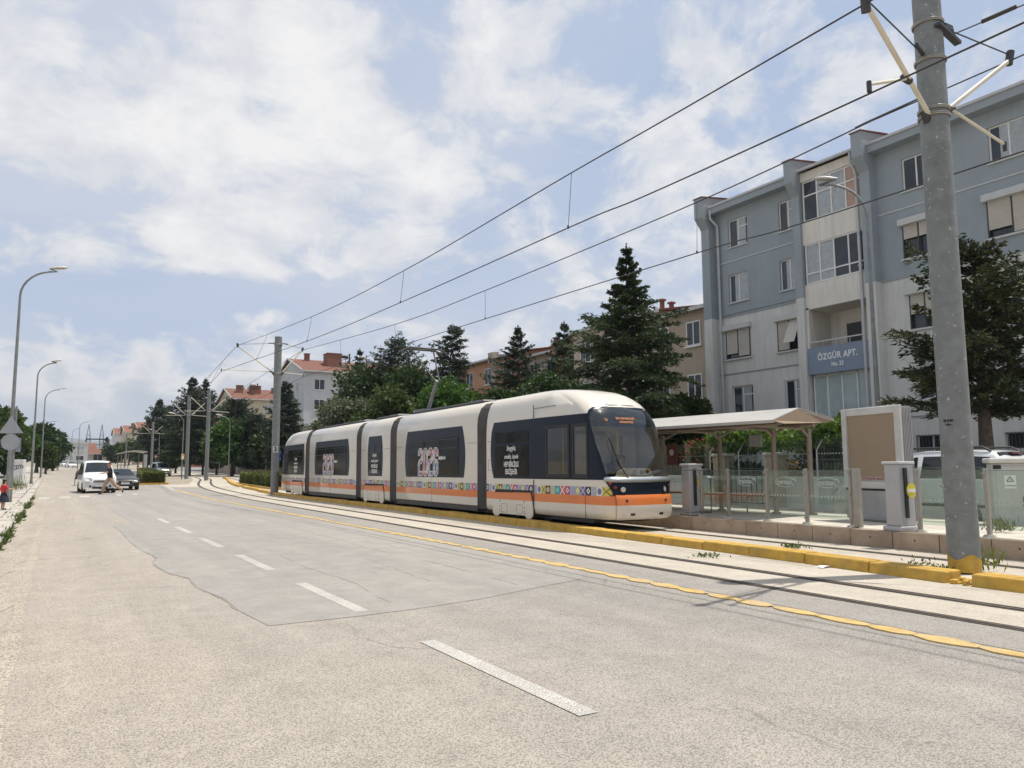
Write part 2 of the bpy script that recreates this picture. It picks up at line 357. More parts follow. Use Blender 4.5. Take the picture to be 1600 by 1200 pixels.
# ------------------------------------------------------------------ ground, road, track bed
def strip(name, xl, xr, y0, y1, m, dz, step=6.0, fine=None):
    """a sheet between two lines x(y), following the slope of the road"""
    ys = []; y = y0
    while y < y1: ys.append(y); y += step if not fine else fine
    ys.append(y1); mb = MB()
    fl = xl if callable(xl) else (lambda y: xl); fr = xr if callable(xr) else (lambda y: xr)
    mb.grid([[(fl(y), y, T(y) + dz), (fr(y), y, T(y) + dz)] for y in ys], smooth=False)
    for i, f in enumerate(mb.f): mb.f[i] = f
    return struct(name, mb, m)
def interp(pts):
    ys = [p[0] for p in pts]; xs = [p[1] for p in pts]
    return lambda y: float(np.interp(y, ys, xs))
def smooth_interp(pts):
    g = interp(pts)
    return lambda y: sum(g(y + k) * w for k, w in ((-4, .15), (-2, .2), (0, .3), (2, .2), (4, .15)))
mb = MB()
gy = [-400, -60] + list(range(-20, 430, 10)) + [600, 1500, 4500]
mb.grid([[(x, y, T(y) - 0.03) for x in (-3000, -300, -60, -20, 0, 20, 60, 300, 3000)] for y in gy], smooth=False)
struct('ground', mb, M_EARTH)
TR1 = smooth_interp([(-40, 8.1), (0, 8.15), (10, 8.28), (30, 8.75), (44, 9.1), (55, 9.5), (64, 10.3), (74, 11.8), (88, 14.2), (105, 16.0), (400, 22)])
TR2 = smooth_interp([(-40, 11.3), (0, 11.55), (8, 11.75), (14, 11.95), (45, 12.3), (55, 12.8), (66, 14.0), (80, 16.6), (95, 18.5), (110, 19.6), (400, 25.5)])
YL = smooth_interp([(-40, 6.45), (0, 6.55), (6, 6.68), (12, 6.85), (40, 6.95), (52, 6.95), (60, 7.2), (80, 7.6), (400, 9)])
strip('road', -0.85, lambda y: YL(y) + 0.12, -40, 420, M_ASPH, 0.0)
strip('track_bed', lambda y: YL(y) + 0.12, lambda y: TR2(y) + 1.4, -40, 70, M_BED, 0.0, step=3)
strip('track_bed', lambda y: TR1(y) - 1.25, lambda y: TR2(y) + 1.3, 70, 420, M_BED, 0.0, step=3)
strip('road_shoulder', lambda y: YL(y) + 0.14, lambda y: TR1(y) - 0.62, -40, 62, M_ASPH, 0.004, step=3)
# newer grey surfacing with a ragged edge
mb = MB()
edge = [(2.8, 7.72), (1.86, 7.72), (1.78, 8.7), (1.8, 9.6), (1.66, 10.6), (1.7, 11.6), (1.52, 12.4), (1.46, 13.8), (1.62, 14.6), (1.5, 16.2), (1.47, 18.5), (1.52, 21.0), (1.48, 23.6), (2.05, 24.0), (2.0, 30), (2.1, 40), (2.2, 62)]
nb = len(edge)
right = [(6.9, y) for y in (7.2, 7.4, 8.0, 8.8, 9.6, 10.6, 11.6, 12.4, 13.8, 14.6, 16.2, 18.5, 21, 23.6, 24, 30, 40, 62)]
right = [(4.3, 7.95), (5.4, 8.35), (6.2, 8.6), (6.72, 9.4)] + [(YL(y) - 0.1, y) for y in (12.4, 16.2, 21, 24, 30, 40, 62)]
poly = [(x, y) for x, y in edge][::-1] + [(3.4, 7.78)] + right
mb.add([(x, y, T(y) + 0.004) for x, y in poly], [tuple(range(len(poly)))])
struct('road_patch', mb, M_PATCH)
M_CRACK = mat('crack_dark', (.27, .255, .23), .95, var=.3, scale=20)
mb = MB(); rr = random.Random(12)
def crack(pts, w):
    P = []
    for (a, b), (c, d) in zip(pts, pts[1:]):
        n = max(2, int(math.hypot(c - a, d - b) / .12))
        for k in range(n): t = k / n; P.append((a + (c - a) * t + rr.uniform(-.022, .022), b + (d - b) * t + rr.uniform(-.02, .02)))
    i = 0
    while i < len(P) - 2:
        j = min(len(P) - 1, i + rr.randint(4, 16)); mb.grid([[(x - w * rr.uniform(.3, 1), y, T(y) + .007), (x + w * rr.uniform(.3, 1), y, T(y) + .007)] for x, y in P[i:j + 1]], smooth=False); i = j + rr.choice((1, 3, 6, 10))
crack([(x - .01, y - .01) for x, y in edge[2:13]], .007); crack([(3.4, 7.76), (4.3, 7.94), (5.0, 8.2)], .005)
crack([(3.3, 8.2), (3.5, 10), (3.4, 12), (3.55, 15)], .009); crack([(5.2, 8.6), (5.3, 11), (5.2, 14), (5.4, 20)], .008); crack([(4.4, 9.5), (4.6, 13), (4.5, 17)], .006); crack([(6.3, 9.4), (6.35, 14), (6.3, 22)], .008)
struct('road_crack', mb, M_CRACK)
# lane dashes, crossing, edge line
mb = MB()
dy = 3.95
while dy < 42:
    for k in range(4):
        y0, y1 = dy + 0.59 * k, dy + 0.59 * (k + 1)
        mb.quad((2.81, y0, T(y0) + .0055), (2.955, y0, T(y0) + .0055), (2.955, y1, T(y1) + .0055), (2.81, y1, T(y1) + .0055))
    dy += 3.95 if dy > 5 else 4.0
struct('lane_line', mb, M_WPAINT)
mb = MB()
for i in range(9):
    x0 = -0.55 + i * 0.93; y0 = 45.6 + i * 0.62
    if i in (3,): continue
    mb.quad((x0, y0, T(y0) + .0055), (x0 + .5, y0 + .3, T(y0) + .0055), (x0 + .5, y0 + 2.6, T(y0 + 2.3) + .0055), (x0, y0 + 2.3, T(y0 + 2.3) + .0055))
struct('crossing_stripes', mb, M_WPAINT)
mb = MB()
for (x0, y0), (x1, y1) in (((6.9, 54), (7.6, 66)), ((7.6, 66), (8.6, 88)), ((8.6, 88), (10.5, 130))):
    mb.quad((x0 - .08, y0, T(y0) + .0055), (x0 + .12, y0, T(y0) + .0055), (x1 + .12, y1, T(y1) + .0055), (x1 - .08, y1, T(y1) + .0055))
mb.quad((3.2, 52.6, T(52) + .0055), (3.2, 52.9, T(52) + .0055), (6.9, 55.1, T(55) + .0055), (6.9, 54.8, T(55) + .0055))
struct('stop_line', mb, M_WPAINT)
M_FAINT = ground_mat('dusty_edge', (0.387, 0.344, 0.284), (0.439, 0.387, 0.318), 0.3, scale=50, bump=0.4)
strip('gutter_dust', lambda y: -0.84, lambda y: -0.42 + 0.1 * math.sin(y * 1.3) + 0.06 * math.sin(y * 3.7), -20, 120, M_FAINT, 0.004, fine=0.4)
strip('edge_line', lambda y: -0.30 + 0.02 * math.sin(y * 2.1), lambda y: -0.17 + 0.02 * math.sin(y * 1.7), 2, 44, M_FAINT, 0.005, fine=0.5)
# yellow line: thick hand-rolled lozenges
mb = MB(); rr = random.Random(3); y = -30.0
while y < 56:
    ln = 0.52 * rr.uniform(0.85, 1.15); w = 0.098 * rr.uniform(0.8, 1.25); n = 7; L_ = []; R_ = []
    for k in range(n):
        t = k / (n - 1); ww = w * (0.35 + 0.65 * math.sin(math.pi * min(1, max(0, t))) ** 0.7) * rr.uniform(.92, 1.08); yy = y + ln * t; xc = YL(yy)
        L_.append((xc - ww, yy, T(yy) + 0.013)); R_.append((xc + ww, yy, T(yy) + 0.013))
    mb.grid([[a, b] for a, b in zip(L_, R_)], smooth=False)
    mb.grid([[(a[0], a[1], a[2] - .012), a] for a in L_], smooth=False)
    y += ln + (0.05 if rr.random() < 0.15 else -0.005)
struct('yellow_line', mb, M_YLINE)
# grooved rails
for tr in (TR1, TR2):
    for sgn in (-1, 1):
        mb = MB(); ys = list(np.arange(-30, 110, 1.5)) + list(range(110, 240, 10)); prof = ((-.085, .004, 1), (-.03, .0045, 1), (-.028, .009, 0), (.028, .009, 0), (.03, .0045, 1), (.075, .004, 1), (.077, .008, 0), (.105, .008, 0))
        mb.grid([[(tr(y) + sgn * 0.5 + (px if sgn > 0 else -px), y, T(y) + pz) for px, pz, _ in prof] for y in ys], smooth=False, matf=lambda i, j: 0 if j in (2, 6) else 1)
        struct('tram_rail', mb, [M_RAIL, M_GROOVE])
# yellow kerb between the two tracks
KX = lambda y: TR1(y) + 2.0 if y > 50 else float(np.interp(y, [-40, 4, 6, 8, 13, 19, 30, 45, 50], [9.75, 9.82, 9.85, 10.05, 10.3, 10.45, 10.62, 10.8, 11.1]))
mb = MB(); rr = random.Random(5); cuts = []; y = 5.48
while y > -25: cuts.append((y - 1.16, y - .02)); y -= 1.16
y = 5.78
while y < 92:
    ln = 1.16 if y < 60 else 1.8
    if not (57.5 < y < 59.5): cuts.append((y, y + ln - .02))
    y += ln
for y, y1 in cuts:
    h = 0.15 + rr.uniform(-.012, .012); dx = rr.uniform(-.012, .012)
    q = [(KX(y) + dx, y), (KX(y) + .38 + dx, y), (KX(y1) + .38 + dx, y1), (KX(y1) + dx, y1)]
    b = [(a, c, T(c) - .01) for a, c in q]; t_ = [(a + (.025 if i in (0, 3) else -.01), c, T(c) + h) for i, (a, c) in enumerate(q)]
    mb.add(b + t_, [(4, 5, 6, 7), (0, 1, 5, 4), (1, 2, 6, 5), (2, 3, 7, 6), (3, 0, 4, 7)])
for k in range(9):
    cx, cy, w = 9.88 + rr.random() * .3, 5.5 + rr.random() * .24, rr.uniform(.03, .07)
    mb.box(cx - w, cx + w, cy - w * .6, cy + w * .6, -.01, rr.uniform(.03, .09))
struct('median_kerb', mb, M_YPAINT, bevel=0.018, seg=2)
# kerb stones and pavement on the near left
mb = MB(); y = -15.0; rr = random.Random(8)
while y < 190:
    for c_, (xa, w) in enumerate(((-0.86, .42), (-1.32, .55))):
        y1 = y + 1.0 - rr.uniform(.02, .07); h = (0.085 if c_ == 0 else 0.10) + rr.uniform(-.02, .02); j = rr.uniform(-.04, .04)
        mb.box(xa - w + j, xa + j, y + rr.uniform(-.03, .03), y1, T(y) - .02, T(y) + h)
    y += 1.0
struct('kerb_stones', mb, M_KERB, bevel=0.02)
strip('pavement', -9.0, -1.9, -20, 230, M_PAVE, 0.075)
# ------------------------------------------------------------------ platform and street behind it
M_STONE = mat('platform_stone', (0.33, 0.25, 0.18), 0.85, var=0.3, scale=2.0, bump=0.3, bscale=25, dirt=0.45, dirtcol=(0.42, 0.36, 0.29))
def paver_mat(name, a, b, sx, sy):
    m = bpy.data.materials.new(name); m.use_nodes = True; nt = m.node_tree; p = nt.nodes['Principled BSDF']; L = nt.links.new
    g = nt.nodes.new('ShaderNodeNewGeometry'); br = nt.nodes.new('ShaderNodeTexBrick'); L(g.outputs['Position'], br.inputs['Vector'])
    br.inputs['Color1'].default_value = (*a, 1); br.inputs['Color2'].default_value = (*b, 1); br.inputs['Mortar'].default_value = (*[x * .6 for x in a], 1)
    br.inputs['Scale'].default_value = 1.0; br.inputs['Brick Width'].default_value = sx; br.inputs['Row Height'].default_value = sy; br.inputs['Mortar Size'].default_value = 0.012
    n = N(nt, 'ShaderNodeTexNoise', Scale=1.5, Detail=6.0); L(g.outputs['Position'], n.inputs['Vector'])
    L(mixc(nt, 1.0, br.outputs['Color'], ramp(nt, n.outputs['Fac'], [(0.3, 0.85), (0.7, 1.1)]), 'MULTIPLY'), p.inputs['Base Color']); p.inputs['Roughness'].default_value = 0.85
    return m
M_PLAT = paver_mat('platform_paving', (0.50, 0.46, 0.39), (0.56, 0.52, 0.45), 0.4, 0.4)
PX0 = lambda y: 13.1 + 0.0105 * max(0, y - 8)
PZ = 0.30
strip('platform', lambda y: PX0(y) + .02, lambda y: 16.9, -6, 50, M_PLAT, PZ, step=4)
mb = MB(); y = -6.0; rr = random.Random(2)
while y < 50:
    ln = 0.86; j = rr.uniform(-.01, .01)
    mb.box(PX0(y) + j, PX0(y) + .3 + j, y, y + ln - .018, -.01, PZ + .006)
    mb.disc((PX0(y) + j + .001, y + ln * .5, .18), (-1, 0, 0), 0.018, 8, 1, 0.002)
    y += ln
mb.box(16.86, 17.0, -6, 50, -.01, PZ + .004)
struct('platform_edge', mb, [M_STONE, M_BLACK], bevel=0.012)
strip('side_street', 17.0, 21.0, -20, 60, M_STREET, 0.0)
strip('side_street', lambda y: TR2(y) + 1.6, lambda y: 36, 60, 330, M_STREET, -0.006)
mb = MB(); mb.box(21.0, 28.2, -20, 60, -.01, .12); struct('garden_ground', mb, M_PAVE)
mb = MB(); mb.box(20.85, 21.0, -20, 60, -.01, .13); struct('street_kerb', mb, M_KERB)

# far hills
mb = MB(); rr = random.Random(4); rows = []
M_HILL = mat('hill_scrub', (0.12, 0.135, 0.12), 0.95, var=0.35, scale=0.004)
xs = np.linspace(-4000, 4200, 90)
def hz(x): return 150 + 40 * math.sin(x * .0011 + 1) + 22 * math.sin(x * .0031) + 10 * math.sin(x * .009 + 2) + 5 * math.sin(x * .021)
prof = [(0.0, -30), (0.15, .25), (0.35, .55), (0.6, .85), (0.8, 1.0), (1.0, .9)]
rows = [[(x, 4000 + 1800 * t + 150 * math.sin(x * .002), (hz(x) * k if k > 0 else k) + (8 * math.sin(x * .017 + t * 9) if k > .2 else 0)) for x in xs] for t, k in prof]
mb.grid(rows); struct('far_hills', mb, M_HILL)
# ------------------------------------------------------------------ tram
M_TCREAM = mat('tram_cream', (0.64, 0.595, 0.515), 0.34, var=0.025, scale=1.2, coat=0.5, dirt=0.12, dirtcol=(0.5, 0.43, 0.33), streak=True)
M_TORANGE = mat('tram_orange', (0.66, 0.175, 0.03), 0.4, var=0.05, coat=0.5, dirt=0.1, dirtcol=(0.5, 0.3, 0.2))
M_TNAVY = mat('tram_navy_glazing', (0.012, 0.018, 0.030), 0.25, var=0.1, spec=.14)
M_TPANE = mat('tram_dark_pane', (0.012, 0.012, 0.011), 0.10, var=0.8, scale=2.6, spec=.10)  # strong mottling in the base colour stands in for dim tree reflections
M_TGREY = mat('tram_dark_grey', (0.04, 0.042, 0.046), 0.5, var=0.15)
M_BELLOW = mat('bellows_rubber', (0.085, 0.082, 0.078), 0.75, var=0.2)
M_SILVER = mat('silver_paint', (0.36, 0.38, 0.40), 0.3, metal=0.7, var=0.05)
M_LAMP = mat('lamp_glass', (0.55, 0.53, 0.48), 0.12, var=0.1, metal=0.3)
M_REDLENS = mat('red_lens', (0.16, 0.015, 0.012), 0.15, var=0.1)
M_DKRED = mat('marker_lens', (0.05, 0.008, 0.008), 0.2)
M_LETTER = mat('white_lettering', (0.78, 0.78, 0.76), 0.6, var=0.03)
M_LED = emit('orange_leds', (0.62, 0.26, 0.10), 0.22)
M_WSCREEN = glass('windscreen_glass', (0.55, 0.55, 0.52), 0.08, 0.01)
M_DOORGLASS = glass('door_glass', (0.55, 0.55, 0.54), 0.05, 0.01)
M_INTER = mat('tram_interior_beige', (0.58, 0.53, 0.45), 0.6, var=0.06)
M_YPOLE = mat('yellow_grab_pole', (0.62, 0.42, 0.05), 0.4)
M_SEAT = mat('seat_blue', (0.06, 0.09, 0.17), 0.7)

def pattern_mat():
    m = bpy.data.materials.new('folk_pattern'); m.use_nodes = True; nt = m.node_tree; p = nt.nodes['Principled BSDF']; L = nt.links.new
    tc = nt.nodes.new('ShaderNodeTexCoord'); sp = nt.nodes.new('ShaderNodeSeparateXYZ'); L(tc.outputs['Object'], sp.inputs[0])
    S = 0.205
    u = math_node(nt, 'DIVIDE', math_node(nt, 'ADD', sp.outputs[1], 0.03), S); iu = math_node(nt, 'FLOOR', u); fu = math_node(nt, 'SUBTRACT', math_node(nt, 'SUBTRACT', u, iu), 0.5)
    fv = math_node(nt, 'DIVIDE', math_node(nt, 'SUBTRACT', sp.outputs[2], 0.935), 0.21)
    k = math_node(nt, 'FRACT', math_node(nt, 'DIVIDE', math_node(nt, 'ADD', iu, 0.5), 12.0))
    pal = [(.12, .035, .02), (.60, .50, .09), (.62, .60, .58), (.16, .17, .24), (.02, .02, .025), (.14, .09, .30), (.34, .36, .22), (.13, .14, .34), (.42, .05, .10), (.5, .12, .1), (.06, .22, .26), (.30, .30, .34)]
    ink = [(.7, .68, .62), (.16, .15, .03), (.12, .14, .3), (.65, .65, .66), (.75, .74, .72), (.6, .5, .62), (.62, .6, .3), (.6, .6, .66), (.72, .6, .62), (.75, .73, .7), (.1, .55, .5), (.66, .64, .2)]
    ca = ramp(nt, k, [(i / 12, c) for i, c in enumerate(pal)], 'CONSTANT'); cb = ramp(nt, k, [(i / 12, c) for i, c in enumerate(ink)], 'CONSTANT')
    au = math_node(nt, 'ABSOLUTE', fu); av = math_node(nt, 'ABSOLUTE', fv)
    dia = math_node(nt, 'LESS_THAN', math_node(nt, 'ADD', au, av), 0.36)
    dia2 = math_node(nt, 'GREATER_THAN', math_node(nt, 'ADD', au, av), 0.16)
    ring = math_node(nt, 'MULTIPLY', dia, dia2)
    cross = math_node(nt, 'LESS_THAN', math_node(nt, 'ABSOLUTE', math_node(nt, 'SUBTRACT', au, av)), 0.09)
    circ = math_node(nt, 'LESS_THAN', math_node(nt, 'ADD', math_node(nt, 'MULTIPLY', fu, fu), math_node(nt, 'MULTIPLY', fv, fv)), 0.12)
    bars = math_node(nt, 'GREATER_THAN', math_node(nt, 'SINE', math_node(nt, 'MULTIPLY', math_node(nt, 'ADD', fu, math_node(nt, 'MULTIPLY', fv, 2.0)), 21.0)), 0.25)
    k3 = math_node(nt, 'MODULO', math_node(nt, 'ADD', iu, 480.0), 4.0)
    sel = lambda v: math_node(nt, 'COMPARE', k3, v, 0.3)
    motif = math_node(nt, 'ADD', math_node(nt, 'ADD', math_node(nt, 'MULTIPLY', ring, sel(0.0)), math_node(nt, 'MULTIPLY', cross, sel(1.0))), math_node(nt, 'ADD', math_node(nt, 'MULTIPLY', circ, sel(2.0)), math_node(nt, 'MULTIPLY', bars, sel(3.0))), clamp=True)
    L(mixc(nt, motif, ca, cb), p.inputs['Base Color']); p.inputs['Roughness'].default_value = 0.4
    return m
M_PATTERN = pattern_mat()
def patch_mat():
    m = bpy.data.materials.new('patchwork_print'); m.use_nodes = True; nt = m.node_tree; p = nt.nodes['Principled BSDF']; L = nt.links.new
    tc = nt.nodes.new('ShaderNodeTexCoord'); mp = nt.nodes.new('ShaderNodeMapping'); mp.inputs['Scale'].default_value = (9, 9, 9); L(tc.outputs['Object'], mp.inputs[0])
    fl = nt.nodes.new('ShaderNodeVectorMath'); fl.operation = 'FLOOR'; L(mp.outputs[0], fl.inputs[0])
    wn = nt.nodes.new('ShaderNodeTexWhiteNoise'); L(fl.outputs[0], wn.inputs['Vector'])
    pal = [(.5, .06, .1), (.09, .2, .42), (.6, .45, .1), (.45, .4, .5), (.1, .3, .26), (.55, .2, .12), (.5, .52, .55), (.22, .12, .4), (.6, .3, .35), (.12, .14, .2)]
    c = ramp(nt, wn.outputs['Value'], [(i / 10, q) for i, q in enumerate(pal)], 'CONSTANT')
    mp2 = nt.nodes.new('ShaderNodeMapping'); mp2.inputs['Scale'].default_value = (36, 36, 36); L(tc.outputs['Object'], mp2.inputs[0])
    ck = nt.nodes.new('ShaderNodeTexChecker'); ck.inputs['Scale'].default_value = 1.0; L(mp2.outputs[0], ck.inputs['Vector'])
    L(mixc(nt, math_node(nt, 'MULTIPLY', ck.outputs['Fac'], 0.16), c, (.7, .68, .65)), p.inputs['Base Color']); p.inputs['Roughness'].default_value = 0.5
    return m
M_PATCHWORK = patch_mat()

W = 1.1                                                     # half width
tram = thing('tram', 'white five-section tram with orange stripe and patterned band stopped beside the platform', 'tram', (11.93, 13.95, 0.0), RAD(-0.72))
SIDE = [(-W + .06, .27), (-W, .32), (-W, .40), (-W, .62), (-W, .83), (-W, 1.04), (-W, 1.2), (-W, 2.0), (-W, 2.75), (-W + .015, 2.95), (-W + .05, 3.12), (-W + .14, 3.32), (-W + .3, 3.45), (-W + .55, 3.52), (0, 3.55)]
def section_ring(inset=0.0, zmin=None):
    pts = [(x + inset if x < 0 else x, z) for x, z in SIDE]
    if zmin is not None: pts = [(x, max(z, zmin)) for x, z in pts]
    return pts + [(-x, z) for x, z in pts[-2::-1]]
def zone(z):                                               # paint by height: cream, orange, pattern
    return 1 if .62 <= z < .83 else 2 if .83 <= z < 1.04 else 0
def body_module(y0, y1, zmin=None):
    mb = MB(); ring = section_ring(0, zmin); ys = [y0, y0 + .05, y1 - .05, y1]
    rows = []
    for i, y in enumerate(ys):
        k = 0.05 if i in (0, 3) else 0.0
        rows.append([(x * (1 - k * .5), y, z if z < 3 else z - k * .6) for x, z in ring])
    def mf(i, j):
        return zone((ring[j][1] + ring[j + 1][1]) / 2)
    mb.grid(rows, matf=mf)
    for r in (rows[0], rows[-1]): mb.add(r, [tuple(range(len(r)))], 3)
    return mb
def bulged(y0, y1, z0, z1, b0=0.10, b1=0.10, n=10, round_=False):
    """window panel outline on the side: upright with barrel-shaped ends"""
    L_ = []; R_ = []
    for k in range(n + 1):
        t = k / n; z = z0 + (z1 - z0) * t; s = 1 - (2 * (t - .42)) ** 2 * .75
        L_.append((y0 - b0 * max(s, 0) + b0, z)); R_.append((y1 + b1 * max(s, 0) - b1, z))
    return L_ + R_[::-1]
def side_panel(name, poly, m, x, parent, thick=0.012):
    mb = MB()
    mb.prism([(a, z) for a, z in poly], 'x', -W - x, -W - x + thick)
    return mb.build(name, m, parent)
def rect(y0, y1, z0, z1): return [(y0, z0), (y1, z0), (y1, z1), (y0, z1)]
MODS = [('B', 6.46, 12.98, .38), ('C', 13.65, 16.95, None), ('D', 17.6, 24.85, .38)]
BEL = [(5.83, 6.46), (12.98, 13.65), (16.95, 17.6), (24.85, 25.55)]
LEN = 31.38
ROT_SIDE = (RAD(90), 0, RAD(-90))
def slogan(yc, parent, s=1.0):
    g = [('Sevgiyle,', 2.03, .20, .75, .35), ('emekle, özenle', 1.80, .175, .72, .35), ('HEP BİRLİKLE', 1.585, .20, .66, 0), ('ESKİŞEHİR', 1.38, .20, .66, 0)]
    for body, z, sz, sx, sh in g:
        text_mesh('slogan_lettering', body, sz * s, M_LETTER, parent, (-W - .024, yc, z), ROT_SIDE, sx=sx, shear=sh, offset=.001 if sh else .003)
def year_print(yc, parent):
    yy = yc
    G = {'2': [(0, .66), (0, .72), (.06, .78), (.19, .78), (.25, .72), (.25, .50), (.19, .43), (.06, .40), (0, .33), (0, 0), (.27, 0)],
         '0': [(.125, .78), (.06, .78), (0, .72), (0, .06), (.06, 0), (.19, 0), (.25, .06), (.25, .72), (.19, .78), (.125, .78)],
         '6': [(.25, .62), (.25, .72), (.19, .78), (.06, .78), (0, .72), (0, .06), (.06, 0), (.19, 0), (.25, .06), (.25, .34), (.19, .40), (.07, .40)]}
    for k, ch in enumerate('2026'):
        y = yc + .78 - k * .425; pts = [Vector((a, b)) for a, b in G[ch]]
        for nm, w, off, m, ext in (('year_outline', .088, .0215, M_LETTER, .02), ('year_numeral', .066, .0245, M_PATCHWORK, 0)):
            P = list(pts); d0 = (P[1] - P[0]).normalized(); d1 = (P[-1] - P[-2]).normalized()
            if ch != '0': P[0] = P[0] - d0 * (.03 + ext); P[-1] = P[-1] + d1 * (.03 + ext)
            rows = []
            for i, p in enumerate(P):
                a = (p - P[i - 1]).normalized() if i else d0; b = (P[i + 1] - p).normalized() if i < len(P) - 1 else d1
                if ch == '0' and i in (0, len(P) - 1): a = b = d0 if i == 0 else d1
                t = (a + b).normalized(); n = Vector((-t.y, t.x)) * (w / max(.55, t.dot(a)))
                rows.append([(-W - off, y - (p + n).x, 1.215 + .10 + (p + n).y), (-W - off, y - (p - n).x, 1.215 + .10 + (p - n).y)])
            q = MB(); q.grid(rows, smooth=False); q.build(nm, m, parent)
    text_mesh('year_lettering', 'ESKİŞEHİR YILI', .12, M_LETTER, parent, (-W - .024, yc - 1.12, 1.82), ROT_SIDE, sx=.66, offset=.005)
def vent_row(y0, y1, n, parent):
    """three top-hung panes over the fixed glass"""
    w = (y1 - y0) / n
    mb = MB()
    for k in range(n):
        a, b = y0 + w * k + .04, y0 + w * (k + 1) - .04
        for (p, q, r, s) in ((a, b, 2.13, 2.145), (a, b, 2.42, 2.435), (a, a + .02, 2.145, 2.42), (b - .02, b, 2.145, 2.42)):
            mb.box(-W - .027, -W - .02, p, q, r, s)
    mb.build('window_frame', M_TGREY, parent)
def bogie_cover(yc, half, parent):
    out = []; n = 8
    z0, z1 = .15, .86
    prof = [(-half + .14, z1), (half - .14, z1), (half - .05, .62), (half, .36), (half - .02, .24), (half - .12, .16), (half - .30, .15), (half - .42, .23), (-half + .42, .23), (-half + .30, .15), (-half + .12, .16), (-half + .02, .24), (-half, .36), (-half + .05, .62)]
    mb = MB(); mb.prism([(yc + a * 1.03, .5 + (z - .5) * 1.07 + (.012 if z > .5 else 0)) for a, z in prof], 'x', -W - .006, -W + .01)
    rec = mb.build('bogie_recess', M_BLACK, parent)
    mb = MB(); pz = []
    # three bands of the cover: orange above, cream below
    top = [(yc + a, z) for a, z in prof if z >= .62]; low = [(yc + a, z) for a, z in prof if z <= .62]
    mb.prism([(yc - half + .14, z1 - .02), (yc + half - .14, z1 - .05), (yc + half - .05, .62), (yc - half + .05, .62)][::-1], 'x', -W - .035, -W, 1)
    mb.prism(low, 'x', -W - .035, -W, 0)
    cv = mb.build('bogie_cover', [M_TCREAM, M_TORANGE], parent)
    mb = MB()
    for s in (-1, 1):
        a = yc + s * .42
        for (p, q, r, t) in ((a - .16, a + .16, .5, .507), (a - .16, a + .16, .27, .277), (a - .16, a - .153, .27, .507), (a + .153, a + .16, .27, .507)):
            mb.box(-W - .038, -W - .034, p, q, r, t)
        for dz in (.26, .31, .42): mb.disc((-W - .035, yc + s * .68, dz + .02), (-1, 0, 0), .016, 8, 0, .006)
        mb.box(-W - .04, -W - .034, yc + s * .66 - .01, yc + s * .66 + .01, .55, .62)
    mb.build('cover_hatch', M_TGREY, cv)
for nm, y0, y1, zm in MODS:
    o = body_module(y0, y1, zm).build('body_section', [M_TCREAM, M_TORANGE, M_PATTERN, M_TGREY], tram)
    if nm == 'C':
        p = side_panel('window', bulged(14.38, 16.1, 1.2, 2.78, .13, .13), M_TNAVY, .008, tram)
        side_panel('pane', rect(14.6, 15.95, 1.28, 2.12), M_TPANE, .016, p); slogan(15.25, p, .95); vent_row(14.52, 16.0, 2, p); bogie_cover(15.3, 1.15, tram)
    else:
        a, b = (y0 + .85, y1 - 1.0) if nm == 'B' else (y0 + .95, y1 - 1.1)
        p = side_panel('window', bulged(a - .1, b + .1, 1.2, 2.80, .22, .22), M_TNAVY, .008, tram)
        side_panel('pane', rect(a + .35, b - .25, 1.27, 2.5), M_TPANE, .016, p); vent_row(a + .4, b - .3, 3, p); year_print((a + b) / 2 + .35, p)
        mb = MB(); mb.box(-W + .04, W - .04, y0 + .02, y1 - .02, .22, .385); mb.build('underskirt', M_TGREY, tram)
    ym = (y0 + y1) / 2
    mb = MB(); mb.box(-W - .003, -W + .01, ym - .006, ym + .006, .40 if nm != 'C' else .9, 1.19)
    for a, b in ((y0 + .05, y0 + .62), (y1 - .62, y1 - .05)): mb.box(-W - .003, -W + .01, a, b, 2.245, 2.257)
    mb.build('panel_seam', M_TGREY, tram)
    mb = MB(); mb.box(-.62, .62, y0 + .5, y1 - .5, 3.5, 3.60); mb.box(-.4, .4, y0 + .9, y0 + 2.0, 3.60, 3.66); mb.build('roof_unit', M_TGREY, tram, bevel=.03)
for y0, y1 in BEL:
    mb = MB(); rows = []; n = 14
    for k in range(n + 1):
        y = y0 + (y1 - y0) * k / n; d = .02 if k % 2 else .075
        rows.append([(x * (1 - d / W) if abs(x) > .01 else 0, y, min(z, 3.5) - (d if z > 3 else 0) + (.0 if z > .3 else 0)) for x, z in section_ring()])
    mb.grid(rows, smooth=False); mb.build('bellows', M_BELLOW, tram)
# chassis shadow-side and wheels
mb = MB(); mb.box(-.85, .85, .9, LEN - .9, .18, .34); ch = mb.build('chassis', M_TGREY, tram)
for yb in (4.3, 15.3, 26.9):
    for dy_ in (-.85, .85):
        for sx_ in (-1, 1):
            mb = MB(); mb.disc((sx_ * .52, yb + dy_, .31), (1, 0, 0), .30, 20, 0, .10); mb.build('wheel', M_DKMETAL, tram)

